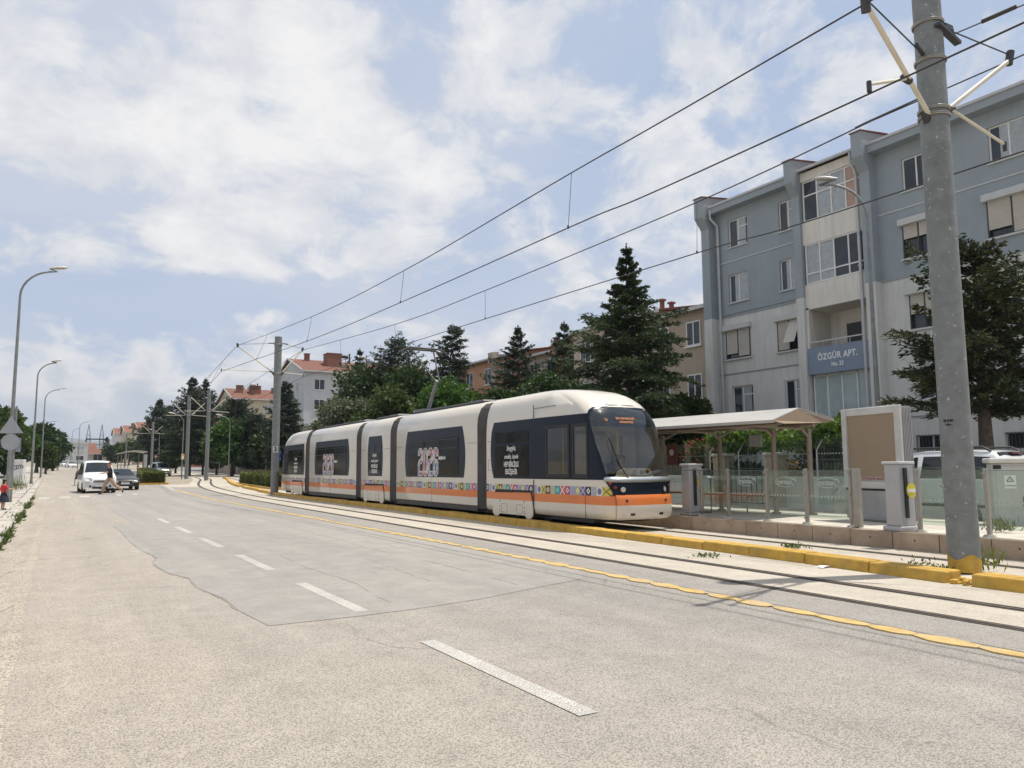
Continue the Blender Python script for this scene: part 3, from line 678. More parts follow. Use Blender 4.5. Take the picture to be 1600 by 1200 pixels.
# the two cabs: rings by height with a rounded plan, walls and screen laid on the same surface
ZL = [.29, .34, .45, .62, .83, .86, 1.04, 1.2, 1.3, 1.5, 1.75, 2.0, 2.25, 2.5, 2.65, 2.8, 2.95, 3.08, 3.2, 3.32, 3.42, 3.5, 3.56, 3.6]
SB = [.10, .03, .0, .0, .02, .06, .08, .10, .13, .18, .25, .34, .43, .54, .62, .72, .86, 1.0, 1.2, 1.45, 1.75, 2.2, 2.9, 4.0]
HW = [.93, .985, 1.0, 1.0, 1.0, 1.0, 1.0, 1.0, 1.0, 1.0, 1.0, 1.0, 1.0, .997, .99, .98, .965, .94, .905, .86, .78, .66, .46, .06]
def zi(arr, z): return float(np.interp(z, ZL, arr))
def tap(p):                                                 # the cab narrows towards the front
    k = min(1, max(0, (2.9 - p[1]) / 2.9)); return (p[0] * (1 - .13 * k ** 1.3), p[1], p[2])
def nose(u, z, off=0.0):
    """u in -1..1 across the front, measured as an angle; returns a point of the cab surface"""
    a = u * math.pi / 2; hw = zi(HW, z) * W; sb = zi(SB, z); n = 3.2
    d = .40 + .45 * max(0, z - 2.6)
    c, s = max(math.cos(a), 0), math.sin(a)
    x = math.copysign(abs(s) ** (2 / n), s) * hw; y = sb + d * (1 - c ** (2 / n))
    nx, ny = (s * .9, -max(c, .02)); l = math.hypot(nx, ny)
    return tap((x + nx / l * off, y + ny / l * off, z))
def uwin(z):                                                # half width of the windscreen opening at height z
    if z < 1.27 or z > 2.96: return 0
    t = (z - 1.27) / 1.69
    return (.70 + .16 * min(1, t * 2.2)) * math.sqrt(max(0.0, 1 - max(0, (t - .62) / .385) ** 3.0))
def cab(parent, front):
    mb = MB(); y_end = 5.83
    us = [-1 + k / 20 for k in range(41)]
    zz = [.29, .34, .45, .62, .83, .86, 1.04, 1.2, 1.27] + [1.27 + 1.69 * k / 16 for k in range(1, 17)] + [3.02, 3.08, 3.14, 3.2, 3.26, 3.32, 3.38, 3.42, 3.46, 3.5, 3.53, 3.56, 3.585, 3.6]
    yside = [5.83, 5.4, 3.3, 2.58, 1.62, 1.45, .85]
    rows = []
    for z in zz:
        e0 = nose(-1, z); e1 = nose(1, z)
        zr = min(z, 3.55) if z > 3.3 else z
        back = [tap((-zi(HW, z) * W, y, z - max(0, (z - 3.5)) * min(1, max(0, (y - 3) / 3)) * .5)) if y > e0[1] + .05 else None for y in yside]
        L_ = [b if b else e0 for b in back]; L_ = [(p[0], max(p[1], e0[1]), p[2]) for p in L_]
        rows.append(L_ + [nose(u, z) for u in us] + [(-p[0], p[1], p[2]) for p in L_[::-1]])
    ns = len(yside)
    def mf(i, j): return zone((zz[i] + zz[i + 1]) / 2)
    def skip(i, j):
        zm = (zz[i] + zz[i + 1]) / 2
        if ns <= j < ns + 40:
            um = -1 + (j - ns + .5) / 20
            return abs(um) < uwin(zm) - .02
        if front and j < ns - 1:                              # openings of the doors on the street side
            ya, yb = rows[i][j][1], rows[i][j + 1][1]
            lo, hi = min(ya, yb), max(ya, yb)
            if 1.3 < zm < 2.5 and ((lo >= 1.6 and hi <= 2.6) or (hi <= 1.46)): return True
        return False
    mb.grid(rows, matf=mf, skip=skip)
    body = mb.build('cab_body', [M_TCREAM, M_TORANGE, M_PATTERN], parent)
    def patch(name, m, zs, ulim, off, par, nu=24, matf=None):
        q = MB(); rws = []
        for z in zs:
            ul, ur = ulim(z); rws.append([nose(ul + (ur - ul) * k / nu, z, off) for k in range(nu + 1)])
        q.grid(rws, matf=matf); return q.build(name, m, par)
    # dark border round the screen, then the glass
    zs = [1.215 + (3.02 - 1.215) * k / 26 for k in range(27)]
    def wide(z):
        t = min(max((z - 1.215) / 1.80, 0), 1); w = (.77 + .16 * min(1, t * 2.2)) * math.sqrt(max(0.0, 1 - max(0, (t - .62) / .385) ** 3.0)); return w
    q = MB()
    for sg in (-1, 1):
        q.grid([[nose(sg * (max(uwin(z) - .015, 0) + (max(wide(z), uwin(z)) - max(uwin(z) - .015, 0)) * k / 4), z, .006) for k in range(5)] for z in zs])
    q.build('screen_border', M_TNAVY, parent)
    ws = patch('windscreen', M_WSCREEN, [1.265 + (2.965 - 1.265) * k / 20 for k in range(21)], lambda z: (-uwin(z) - .004, uwin(z) + .004), .009, parent)
    patch('sign_panel', M_TNAVY, [2.46 + .5 * k / 8 for k in range(9)], lambda z: (-uwin(z), uwin(z)), .004, parent)
    # headlight panel, silver ledge, bumper
    hp = patch('headlight_panel', M_TNAVY, [.862, .95, 1.04, 1.12, 1.2], lambda z: (-.54 - .26 * (z - .86) / .34, .54 + .26 * (z - .86) / .34), .03, parent)
    q = MB(); rws = []
    for k in range(25):
        u = -.8 + 1.6 * k / 24; s = 1 - abs(u) ** 3 * .75
        a = nose(u, 1.2, .032); b = nose(u, 1.2, .032 + .05 * s); c = nose(u, 1.235, .03 + .05 * s); d = nose(u, 1.27, .0)
        rws.append([a, (b[0], b[1], 1.2 - .06 * s), (c[0], c[1], 1.235 - .02 * s), d])
    q.grid(rws); q.build('silver_ledge', M_SILVER, parent)
    bz = [.285, .31, .34, .45, .6199, .62, .74, .80, .845]
    bp = patch('bumper', [M_TCREAM, M_TORANGE], bz, lambda z: (-.52, .52), .045, parent, matf=lambda i, j: 1 if bz[i] >= .62 else 0)
    q = MB(); q.grid([[nose(-.52 + 1.04 * k / 24, .845, .045) for k in range(25)], [nose(-.52 + 1.04 * k / 24, .862, .0) for k in range(25)]], mat=1)
    q.grid([[nose(-.52 + 1.04 * k / 24, .285, .045) for k in range(25)], [nose(-.52 + 1.04 * k / 24, .285, -.2) for k in range(25)]])
    for sg in (-.52, .52): q.grid([[nose(sg, z, .045), nose(sg, z, -.02)] for z in bz], mat=2)
    q.build('bumper_edge', [M_TCREAM, M_TORANGE, M_TGREY], bp)
    def on_nose(name, m, u, z, r, par, off=.034, rim=None, squash=1.0):
        p = Vector(nose(u, z, off)); p2 = Vector(nose(u, z, off + .1)); d = (p2 - p).normalized()
        q = MB(); q.disc(p, d, r, 18, 0, .02)
        if rim: q.tube([p + d * .001, p + d * .028], r * 1.25, 18, 1, False, False)
        return q.build(name, [m, rim] if rim else m, par)
    for sg in (-1, 1):
        on_nose('headlight', M_LAMP, sg * .315, .98, .062, parent, .034, M_BLACK)
        on_nose('tail_light', M_REDLENS, sg * .50, 1.03, .045, parent, .034, M_BLACK)
        on_nose('indicator', mat('indicator_lens', (.35, .06, .03), .2), sg * .63, 1.13, .035, parent, .034)
        on_nose('towing_cap', M_TGREY, sg * .28, .725, .032, bp, .047)
        q = MB(); c_ = [nose(sg * .17 + dx, z, .05) for z in (.38, .44) for dx in (-.04, .04)]
        q.add(c_, [(0, 1, 3, 2)]); q.build('reflector', M_DKRED, bp)
    # dash, sign, wiper, seat and partition behind the screen
    q = MB(); q.box(-.78, .78, .30, .85, 1.0, 1.26); q.build('dashboard', M_TGREY, parent)
    q = MB(); pl = [(-.62, 1.26), (.50, 1.26), (.42, 1.42), (.36, 1.47), (-.36, 1.47), (-.55, 1.40)]
    q.prism(pl, 'y', .30, .36); ds = q.build('dash_sign', mat('sign_cream', (.72, .66, .47), .6), parent)
    if front:
        q = MB(); q.box(-.14, .34, .293, .301, 1.30, 1.44); q.build('notice', M_LETTER, ds)
        text_mesh('notice_lettering', '31', .12, M_TNAVY, ds, (.12, .291, 1.37), (RAD(90), 0, 0), sx=.8, offset=.003)
        q = MB(); q.disc((.30, .293, 1.385), (0, -1, 0), .05, 16, 0, .004); q.build('badge', mat('badge_brown', (.22, .1, .04), .5), ds)
        q = MB()
        for r_ in range(4):
            q.box(-.13, -.03, .290, .293, 1.32 + r_ * .03, 1.335 + r_ * .03)
        q.build('notice_lettering', mat('faded_red_ink', (.5, .25, .22), .7), ds)
    q = MB(); q.tube([nose(-.18, 1.24, .03), nose(-.30, 1.55, .03), nose(-.40, 2.2, .03)], .012, 6); q.build('wiper', M_BLACK, parent)
    q = MB(); q.box(-.95, .15, 1.5, 1.54, .35, 2.4); q.box(.55, .95, 1.5, 1.54, .35, 2.4); q.box(-.95, .95, 1.5, 1.54, 2.3, 2.75); q.box(-.5, -.2, 1.46, 1.5, 1.2, 2.3)
    q.build('cab_partition', M_INTER, parent)
    q = MB(); q.box(-.1, .4, .95, 1.35, .75, .9); q.box(-.1, .4, 1.3, 1.42, .85, 1.6); q.build('driver_seat', M_SEAT, parent, bevel=.05, seg=2)
    if front:
        q = MB(); q.tube([(-.42, 1.9, .4), (-.42, 1.9, 2.8)], .02, 8); q.tube([(.28, 1.4, .4), (.28, 1.4, 2.4)], .045, 8); q.tube([(-.7, 2.4, .4), (-.7, 2.4, 3.0)], .02, 8); q.build('grab_pole', M_YPOLE, parent)
        q = MB(); q.box(-.9, .9, .7, 5.8, .3, .36); q.box(.9, .96, 1.6, 5.8, .36, 2.9); q.box(-1.02, 1.02, 3.2, 3.24, .35, 2.9); q.build('cab_floor', M_INTER, parent)
    else:
        q = MB(); q.box(-.9, .9, .7, 5.8, .3, .36); q.build('cab_floor', M_INTER, parent)
    # side glazing
    zt = 2.79
    out = bulged(2.0, 6.45, 1.2, zt, 0, .30)
    fr = [nose(-.97, z)[1] for z in (1.2,)]
    q = MB()
    rws = []
    for k in range(13):
        z = 1.2 + (zt - 1.2) * k / 12
        if front: pass
        rr_ = np.interp(z, [1.2, 1.55, 2.0, 2.5, zt], [5.40, 5.53, 5.57, 5.52, 5.40])
        u0 = wide(z); row = [nose(-(u0 + (1 - u0) * t / 5), z, .006) for t in range(6)]
        e = row[-1]
        for yv in (.85, 1.45, 1.62, 2.58, 3.3, rr_): row.append(tap((-zi(HW, z) * W - .006, max(yv, e[1] + .001), z)))
        rws.append(row)
    def sk(i, j):
        zm = 1.2 + (zt - 1.2) * (i + .5) / 12
        return front and 1.3 < zm < 2.5 and j in (6, 8)
    q.grid(rws, skip=sk); sg_ = q.build('side_glazing', M_TNAVY, parent)
    q = MB(); q.grid([[(-p[0], p[1], p[2]) for p in r] for r in rws]); q.build('side_glazing', M_TNAVY, parent)
    if front:
        for (a, b) in ((1.62, 2.58), (.90, 1.45)):
            q = MB()
            for (p_, q_, r_, s_) in ((a - .03, a + .03, 1.24, 2.56), (b - .03, b + .03, 1.24, 2.56), (a + .03, b - .03, 1.24, 1.32), (a + .03, b - .03, 2.48, 2.56)):
                q.box(-W - .02, -W + .02, p_, q_, r_, s_)
            q.v = [tap(p_) for p_ in q.v]; d_ = q.build('door', M_BLACK, parent)
            q = MB(); q.quad((-W - .008, b, 1.28), (-W - .008, a, 1.28), (-W - .008, a, 2.52), (-W - .008, b, 2.52)); q.v = [tap(p_) for p_ in q.v]; q.build('door_glass', M_DOORGLASS, d_)
    pn = side_panel('pane', rect(3.45, 5.3, 1.27, 2.12) if front else rect(2.3, 5.3, 1.27, 2.12), M_TPANE, .014, sg_)
    side_panel('pane', rect(3.45, 5.3, 2.18, 2.48) if front else rect(2.3, 5.3, 2.18, 2.48), M_TPANE, .014, sg_)
    q = MB(); q.box(-W - .016, -W + .01, 3.19, 3.21, .24, 1.18); q.box(-W - .004, -W + .01, 3.19, 3.21, 2.8, 3.15)
    q.box(-W - .004, -W + .01, 5.3, 5.8, 2.245, 2.257); q.box(-W - .004, -W + .01, 1.0, 1.012, .24, .83)
    q.tube([(-W + .028, 3.2, 3.05), (-W + .03, 2.2, 3.07)], .008, 5)
    for zz_, sx_ in ((1.42, .0), (1.72, .0)): q.box(-W - .004, -W + .01, 5.46, 5.72, zz_, zz_ + .008)
    q.box(-W - .004, -W + .01, 5.712, 5.72, 1.42, 1.72)
    q.v = [tap(p_) for p_ in q.v]; q.build('panel_seam', M_TGREY, parent)
    return sg_
sg = cab(tram, True)
slogan(4.35, sg)
LEDROT = (RAD(90), 0, 0)
for body, x_, z_, s_ in (('SSK-OSMANGAZİ', -.10, 2.66, .085), ('ÜNİVERSİTESİ', -.10, 2.57, .075), ('10', -.66, 2.62, .11)):
    p_ = nose(x_ * .8, z_, .02)
    text_mesh('destination_lettering', body, s_, M_LED, tram, (x_, nose(math.asin(min(1, (abs(x_) / .95) ** 1.6)) * 2 / math.pi, z_)[1] - .03, z_), (RAD(62), 0, 0), sx=.85)
# rear cab: the same cab turned round
rear = bpy.data.objects.new('rear_cab', None); COL.objects.link(rear)
COL.objects.unlink(rear); bpy.data.objects.remove(rear)
n0 = set(o.name for o in bpy.data.objects)
sg2 = cab(tram, False)
RT = Matrix.Translation((0, LEN, 0)) @ Matrix.Rotation(math.pi, 4, 'Z')
for o in [o for o in bpy.data.objects if o.name not in n0]:
    if o.parent == tram: o.data.transform(RT)
    elif o.type == 'MESH': o.data.transform(RT)
# street side of the rear cab
p = side_panel('window', bulged(25.75, 30.0, 1.2, 2.79, .25, 0.0), M_TNAVY, .012, tram)
side_panel('pane', rect(26.1, 29.4, 1.27, 2.5), M_TPANE, .02, p); slogan(27.4, p, .95); vent_row(26.1, 28.0, 2, p)
bogie_cover(4.3, 1.1, tram); bogie_cover(27.1, 1.1, tram)
# pantograph
pb = (0.0, 13.1, 3.66)
mb = MB(); mb.box(-.55, .55, 12.6, 13.6, 3.56, 3.66); mb.tube([(0, 13.45, 3.66), (0.02, 12.7, 4.72)], .075, 8)
pan = mb.build('pantograph', M_GALV, tram); pan.location = (0, -.9, 0)
mb = MB()
for s in (-1, 1): mb.tube([(.10 * s, 12.66, 4.72), (.45 * s, 14.0, 6.02)], .03, 6)
mb.build('upper_arm', M_DKMETAL, pan)
mb = MB()
for dy_ in (-.2, .2):
    mb.tube([(-.95, 14.0 + dy_, 5.86), (-.80, 14.0 + dy_, 6.0), (-.6, 14.0 + dy_, 6.08), (.6, 14.0 + dy_, 6.08), (.8, 14.0 + dy_, 6.0), (.95, 14.0 + dy_, 5.86)], .04, 6)
mb.tube([(-.45, 13.8, 6.03), (-.45, 14.2, 6.03)], .02, 6); mb.tube([(.45, 13.8, 6.03), (.45, 14.2, 6.03)], .02, 6)
mb.build('contact_shoe', M_DKMETAL, pan)
# driver
# ------------------------------------------------------------------ poles, overhead line, lamps
def traction_pole(label, x, y, h, r, group, arms, painted=False):
    """arms: list of (side, reach of messenger, messenger z, foot z, contact offset, contact z, registration z, skew in y)"""
    z0 = T(y); t = thing('traction_pole', label, 'pole', (x, y, z0 + .02), 0, group)
    mb = MB(); mb.tube([(0, 0, 0), (0, 0, h * .5), (0, 0, h)], [r, r * .97, r * .93], 24, 0, True)
    mb.build('shaft', M_POLE, t)
    if painted:
        mb = MB(); n = 24
        mb.grid([[(math.cos(2 * math.pi * k / n) * (r + .004), math.sin(2 * math.pi * k / n) * (r + .004), .0 if q == 0 else .21 + .04 * math.sin(k * .9)) for k in range(n)] for q in (0, 1)], close=True)
        mb.build('painted_foot', M_YPAINT, t)
    for a in arms:
        s, reach, mz, fz, cx, cz, rz, sk = a; ex = s * reach
        fx = s * r * .9; tube_r = .036
        mb = MB(); mb.tube([(fx, sk * .05, fz - z0), (ex, sk, mz - z0)], tube_r, 8)
        br = mb.build('bracket_arm', M_CREAM, t)
        f = (rz - fz) / (mz - fz); jx = fx + (ex - fx) * f; jy = sk * f; cy = sk * 1.1
        mb = MB(); mb.tube([(jx, jy, rz - z0), (s * cx, cy, cz - z0 + .10)], .022, 6); mb.build('registration_arm', M_CREAM, t)
        mb = MB()
        mb.tube([(jx - s * .07, jy, rz - z0 - .02), (jx + s * .10, jy, rz - z0 + .0)], .05, 8)
        mb.tube([(s * cx, cy, cz - z0 + .14), (s * cx, cy, cz - z0)], .03, 6)
        mb.tube([(ex, sk, mz - z0 + .12), (ex - s * .06, sk * .95, mz - z0 - .10)], .06, 8)
        mb.tube([(fx - s * .02, 0, fz - z0 - .10), (fx + s * .08, 0, fz - z0 + .05)], .06, 8)
        mb.build('clamp', M_DKMETAL, t)
        mb = MB(); tz = mz + .18
        mb.tube([(s * r * .9, 0, tz - z0 + .1), (ex, sk, mz - z0 + .06)], .011, 5); mb.tube([(s * r * .9, 0, tz - z0 + .1), (s * (r + .35), sk * .2, tz - z0 + .08)], .03, 6)
        mb.build('stay_rod', M_DKMETAL, t)
    n = 24
    for zb in sorted(set([a[3] for a in arms] + [a[2] + .2 for a in arms])):
        mb = MB()
        for dz in (-.012, .012):
            mb.tube([(math.cos(2 * math.pi * k / n) * (r + .006), math.sin(2 * math.pi * k / n) * (r + .006), zb - z0 + dz) for k in range(n + 1)], .014, 5, 0, False)
        mb.build('band', M_STEEL, t)
    return t
gp = 'traction poles between the tram tracks'
P1 = (11.03, 6.18)
m1p = on_x(1352, 6, 8.52); c1p = on_x(1366, 143, 8.4)
m2p = on_x(1580, 94, 12.75); c2p = on_x(1640, 236, 12.05)
tp = traction_pole('thick grey tram line pole with a yellow painted foot on the median, nearest', P1[0], P1[1], 10.4, .205, gp,
    [(-1, P1[0] - m1p.x, m1p.z, 6.62, P1[0] - c1p.x, c1p.z, 6.86, m1p.y - P1[1]), (1, m2p.x - P1[0], m2p.z, 6.72, 1.25, 6.25, 6.85, m2p.y - P1[1])], True)
mb = MB(); mb.beam((-.12, -.21, 7.96), (.5, -.16, 7.86), .10, .05); mb.beam((.05, -.2, 7.98), (.30, -.17, 8.02), .08, .08); mb.build('feeder_bracket', M_DKMETAL, tp)
# stencil on the shaft, two short lines of digits
for body, z_, s_ in (('30 /1-30', 2.10, .042), ('8.50 m', 2.045, .03)):
    a = math.atan2(-6.18, -11.03) - .42
    text_mesh('stencil', body, s_, M_BLACK, tp, (math.cos(a) * .2045, math.sin(a) * .2045, z_), (RAD(90), 0, a + math.pi / 2), sx=.9, offset=.003)
P3 = (10.95, 45.0)
t3 = traction_pole('grey tram line pole with number 3 plate standing at the rear of the tram', P3[0], P3[1], 9.1, .22, gp,
    [(-1, 2.3, 8.47, 6.98, 3.1, 6.95, 7.08, 0.), (1, 1.45, 8.5, 7.0, 1.5, 6.9, 7.08, 0.)])
mb = MB(); a = math.atan2(-45, -10.95); d = Vector((math.cos(a), math.sin(a), 0)); q = Vector((-d.y, d.x, 0))
c = d * .232 + Vector((0, 0, 2.55)); mb.beam(c - q * .14, c + q * .14, .012, .36); pl = mb.build('number_plate', mat('plate_white', (.6, .6, .56), .6), t3)
text_mesh('number', '3', .34, M_BLACK, pl, tuple(c + d * .009), (RAD(90), 0, a + math.pi / 2), offset=.012)
mb = MB()
mb.grid([[tuple(d * (.25 + .05 * j) + q * (.17 + .06 * j + .04 * math.sin(k * 1.9)) + Vector((0, 0, 2.5 - k * .12))) for j in range(3)] for k in range(6)]); mb.build('blue_cloth', mat('blue_cloth', (.05, .09, .25), .8), t3)
FAR = []
for (px, py, D, h, lab) in ((322, 751, 77, 9.1, 'slim grey tram line pole at the bend of the yellow median kerb'), (291, 744, 84, 9.2, 'grey tram line pole beside the small orange sign box'),
                            (236, 737, 137, 9, 'grey tram line pole beside the small red sign near the far shelter'), (196, 727, 216, 9, 'grey tram line pole seen over the far tram shelter'), (169, 724, 290, 9, 'distant thin tram line pole in front of the green trees'), (132, 724, 300, 9, 'farthest tram line pole standing before the red roofed house')):
    p = at_depth(px, py, D); zz = T(p.y)
    FAR.append((p.x, p.y))
    traction_pole(lab, p.x, p.y, h, .2 if D < 100 else .22, gp, [(-1, 1.8, zz + 8.4, zz + 6.9, 2.3, zz + 6.8, zz + 6.98, 0.), (1, 1.7, zz + 8.4, zz + 6.9, 2.0, zz + 6.8, zz + 6.98, 0.)])

def catmull(pts, n=10):
    out = []; P = [Vector(p) for p in pts]
    for i in range(len(P) - 1):
        a, b, c, d = P[max(i - 1, 0)], P[i], P[i + 1], P[min(i + 2, len(P) - 1)]
        for k in range(n):
            t = k / n; out.append(.5 * ((2 * b) + (c - a) * t + (2 * a - 5 * b + 4 * c - d) * t * t + (3 * b - a - 3 * c + d) * t ** 3))
    out.append(P[-1]); return out
def at_y(line, y):
    for a, b in zip(line, line[1:]):
        if a.y <= y <= b.y: return a.lerp(b, (y - a.y) / (b.y - a.y))
def overhead(label, mess, cont, drops, r):
    t = thing('overhead_line', label, 'overhead wire', mess[0], 0, 'overhead lines above the tram tracks'); o = Vector(mess[0])
    ml = catmull(mess[:-2]) + [Vector(p) for p in mess[-2:]]; cl = catmull(cont[:-2]) + [Vector(p) for p in cont[-2:]]
    mb = MB(); mb.tube([p - o for p in ml], r, 6); mb.build('messenger_wire', M_WIRE, t)
    mb = MB(); mb.tube([p - o for p in cl], r, 6); mb.build('contact_wire', M_WIRE, t)
    for y in drops:
        a, b = at_y(ml, y), at_y(cl, y)
        mb = MB(); mb.tube([a - o, a.lerp(b, .5) - o + Vector((.01, .01, 0)), b - o], .0065, 4); mb.tube([b - o + Vector((0, 0, .05)), b - o - Vector((0, 0, .015))], .02, 5); mb.build('dropper', M_WIRE, t)
    return t
f0 = Vector((FAR[0][0], FAR[0][1], 0)); z4 = T(f0.y)
overhead('pair of overhead wires above the nearer empty track', [(8.6, -28, m1p.z + .25), tuple(m1p), tuple(on_x(893, 270, 8.5)), tuple(on_x(631, 423, 8.5)), tuple(on_x(487, 495, 8.55)), (8.65, 45, 8.47), (f0.x - 1.8, f0.y, z4 + 8.4), (FAR[1][0] - 1.8, FAR[1][1] + 30, z4 + 8.6)],
         [(8.4, -28, c1p.z + .05), tuple(c1p), tuple(on_x(897, 352, 8.4)), tuple(on_x(632, 470, 8.4)), tuple(on_x(488, 530, 8.4)), (7.85, 45, 6.95), (f0.x - 2.3, f0.y, z4 + 6.8), (FAR[1][0] - 2.2, FAR[1][1] + 30, z4 + 6.8)], [on_x(893, 270, 8.5).y, on_x(631, 423, 8.5).y, on_x(487, 495, 8.55).y, 37.5, 52, 60], .013)
overhead('pair of overhead wires above the tram', [(13.0, -28, 8.4), tuple(m2p), tuple(on_x(1440, 152, 12.3)), tuple(on_x(1089, 316, 12.0)), tuple(on_x(758, 454, 12.0)), tuple(on_x(617, 507, 12.05)), (12.4, 45, 8.5), (f0.x + 1.7, f0.y, z4 + 8.4), (FAR[2][0] + 1.7, FAR[2][1], T(FAR[2][1]) + 8.4)],
         [(12.2, -28, 6.3), tuple(on_x(1600, 236, 11.95)), tuple(on_x(1093, 394, 11.95)), tuple(on_x(759, 498, 12.0)), tuple(on_x(618, 543, 12.1)), (12.45, 45, 6.9), (f0.x + 2.0, f0.y, z4 + 6.8), (FAR[2][0] + 2, FAR[2][1], T(FAR[2][1]) + 6.8)], [on_x(1089, 316, 12.0).y, on_x(758, 454, 12.0).y, on_x(617, 507, 12.05).y, 37.5, 54, 66], .013)
mb = MB(); a = Vector((11.33, 6.05, 7.95)); b = on_x(1600, 5, 11.9); e = a + (b - a) * 9
mb.tube([a, a.lerp(e, .5) - Vector((0, 0, .1)), e], .011, 6); mb.tube([a + (b - a) * .45, a + (b - a) * .9], .035, 6)
tag(mb.build('feeder_cable', M_WIRE), 'thin cable tied back from the bracket on the nearest pole', 'cable')

M_LHEAD = mat('lamp_head', (.50, .49, .45), .4, var=.08); M_LGLASS = mat('lamp_cover', (.55, .50, .40), .15)
def street_lamp(label, x, y, h, reach, az, group, z0=None, rp=.095):
    t = thing('street_lamp', label, 'street lamp', (x, y, T(y) if z0 is None else z0), az, group)
    mb = MB(); bend = h * .13
    pts = [(0, 0, 0), (0, 0, h * .35), (0, 0, h - bend)] ; rad = [rp, rp * .85, rp * .55]
    for k in range(1, 9):
        a = math.pi / 2 * k / 8; pts.append((bend * 1.0 * (1 - math.cos(a)), 0, h - bend + bend * math.sin(a) * .93)); rad.append(rp * .5)
    pts.append((reach - .6, 0, h + .02)); rad.append(rp * .45)
    mb.tube(pts, rad, 10); mb.tube([(0, 0, 0), (0, 0, .35)], rp * 1.25, 10); mb.build('post', M_GALV, t)
    mb = MB(); rows = []
    for k, (u, w_, hh) in enumerate(((0, .05, .06), (.12, .085, .09), (.3, .14, .13), (.55, .15, .14), (.72, .10, .09), (.78, .03, .03))):
        zc = h + .03 + u * .16
        rows.append([(reach - .65 + u, w_ * math.cos(a), zc + hh * (.75 * max(math.sin(a), -.35))) for a in [2 * math.pi * q / 12 for q in range(12)]])
    mb.grid(rows, close=True); hd = mb.build('lamp_head', M_LHEAD, t)
    mb = MB(); mb.add([(reach - .4, -.1, h + .015), (reach + .0, -.1, h + .08), (reach + .0, .1, h + .08), (reach - .4, .1, h + .015)], [(0, 1, 2, 3)]); mb.build('lamp_cover', M_LGLASS, hd)
    return t
gl = 'street lamps along the left pavement'
street_lamp('tall curved street lamp on the left pavement in front of the sign backs', -1.72, 42.3, 11.1, 1.75, 0.05, gl)
pl2 = on_y(52, 700, 74); street_lamp('curved street lamp on the left pavement, the second tallest', pl2.x, 74, 10.2, 1.55, 0.05, gl)
pl3 = on_y(66, 700, 104); street_lamp('curved street lamp on the left pavement before the dense green trees', pl3.x, 104, 10.4, 2.0, 0.05, gl)
pl4 = on_y(70, 690, 152); street_lamp('lower curved street lamp behind the third one on the left', pl4.x - .3, 152, 8.8, 2.4, 0.05, gl)
for px, y_, lab in ((122, 190, 'small distant street lamp left of the white van roof'), (111, 240, 'more distant street lamp before the pale far buildings')):
    p_ = on_y(px, 715, y_); street_lamp(lab, p_.x, y_, 10.3, 2.2, 0.05, gl)
g2 = on_x(1372, 640, 24.6)
street_lamp('grey street lamp in front of the blue apartment building', 24.6, g2.y, 11.75, 1.55, RAD(125), 'street lamps on the far side street', z0=.12)
for px, D, lab in ((714 / 2, 96, 'thin street lamp between the trees behind the bend'), (247, 140, 'thin street lamp carrying the small red sign'), (284, 92, 'thin street lamp carrying the orange sign box'), (648, 80, 'thin street lamp behind the pantograph')):
    p_ = at_depth(px, 735, D); street_lamp(lab, p_.x, p_.y, 7.6, 1.6, RAD(180), 'street lamps on the far side street', rp=.08)
# ------------------------------------------------------------------ buildings
M_BLUEW = mat('blue_render', (.285, .325, .350), .85, var=.06, scale=.9, bump=.08, bscale=60, dirt=.32, dirtcol=(.22, .25, .27), streak=True)
M_GREYW = mat('grey_render', (.57, .57, .545), .85, var=.07, scale=.9, bump=.08, bscale=60, dirt=.45, dirtcol=(.36, .355, .335), streak=True)
M_BALW = mat('pale_render', (.67, .64, .58), .85, var=.06, scale=.9, dirt=.35, dirtcol=(.33, .31, .28), streak=True)
M_SIGNB = mat('blue_grey_panel', (.20, .25, .33), .7, var=.06, dirt=.2)
M_TRIM = mat('white_trim', (.50, .51, .50), .7, var=.05)
M_PIPE = mat('drain_pipe', (.45, .46, .47), .5, var=.08)
M_TILE = mat('roof_tile', (.165, .068, .045), .85, var=.3, scale=3, bump=.6, bscale=9, dirt=.4, dirtcol=(.2, .1, .07))
M_PANE = mat('window_pane', (.035, .042, .05), .05, var=.5, scale=.7)
M_CURT = mat('curtain_behind_glass', (.34, .37, .38), .3, var=.15, scale=6, coat=.3)
M_SHUT = mat('roller_shutter', (.50, .47, .42), .6, var=.06)
M_DARKIN = mat('dark_room', (.02, .02, .022), .9)
M_FRAMEB = mat('dark_window_frame', (.05, .05, .052), .5)
M_SHOPC = mat('shop_curtain', (.36, .43, .43), .25, var=.12, scale=2, coat=.5, streak=True, dirt=.2, dirtcol=(.25, .32, .33))
BX = 28.0
def px_rect(TL, BR, X=BX):
    a, b = on_x(*TL, X), on_x(*BR, X); return b.y, a.y, b.z, a.z      # y0 (right), y1 (left), z0, z1
apt = thing('apartment_building', 'blue and grey four-storey apartment block with glazed balconies and name board', 'building', (BX, 18, 0.1))
AO = Vector((BX, 18, 0.1))
def AB(mb, x0, x1, y0, y1, z0, z1, m=0): mb.box(x0 - AO.x, x1 - AO.x, y0 - AO.y, y1 - AO.y, z0 - AO.z, z1 - AO.z, m)
ZS = 8.74                                                               # blue above, grey below
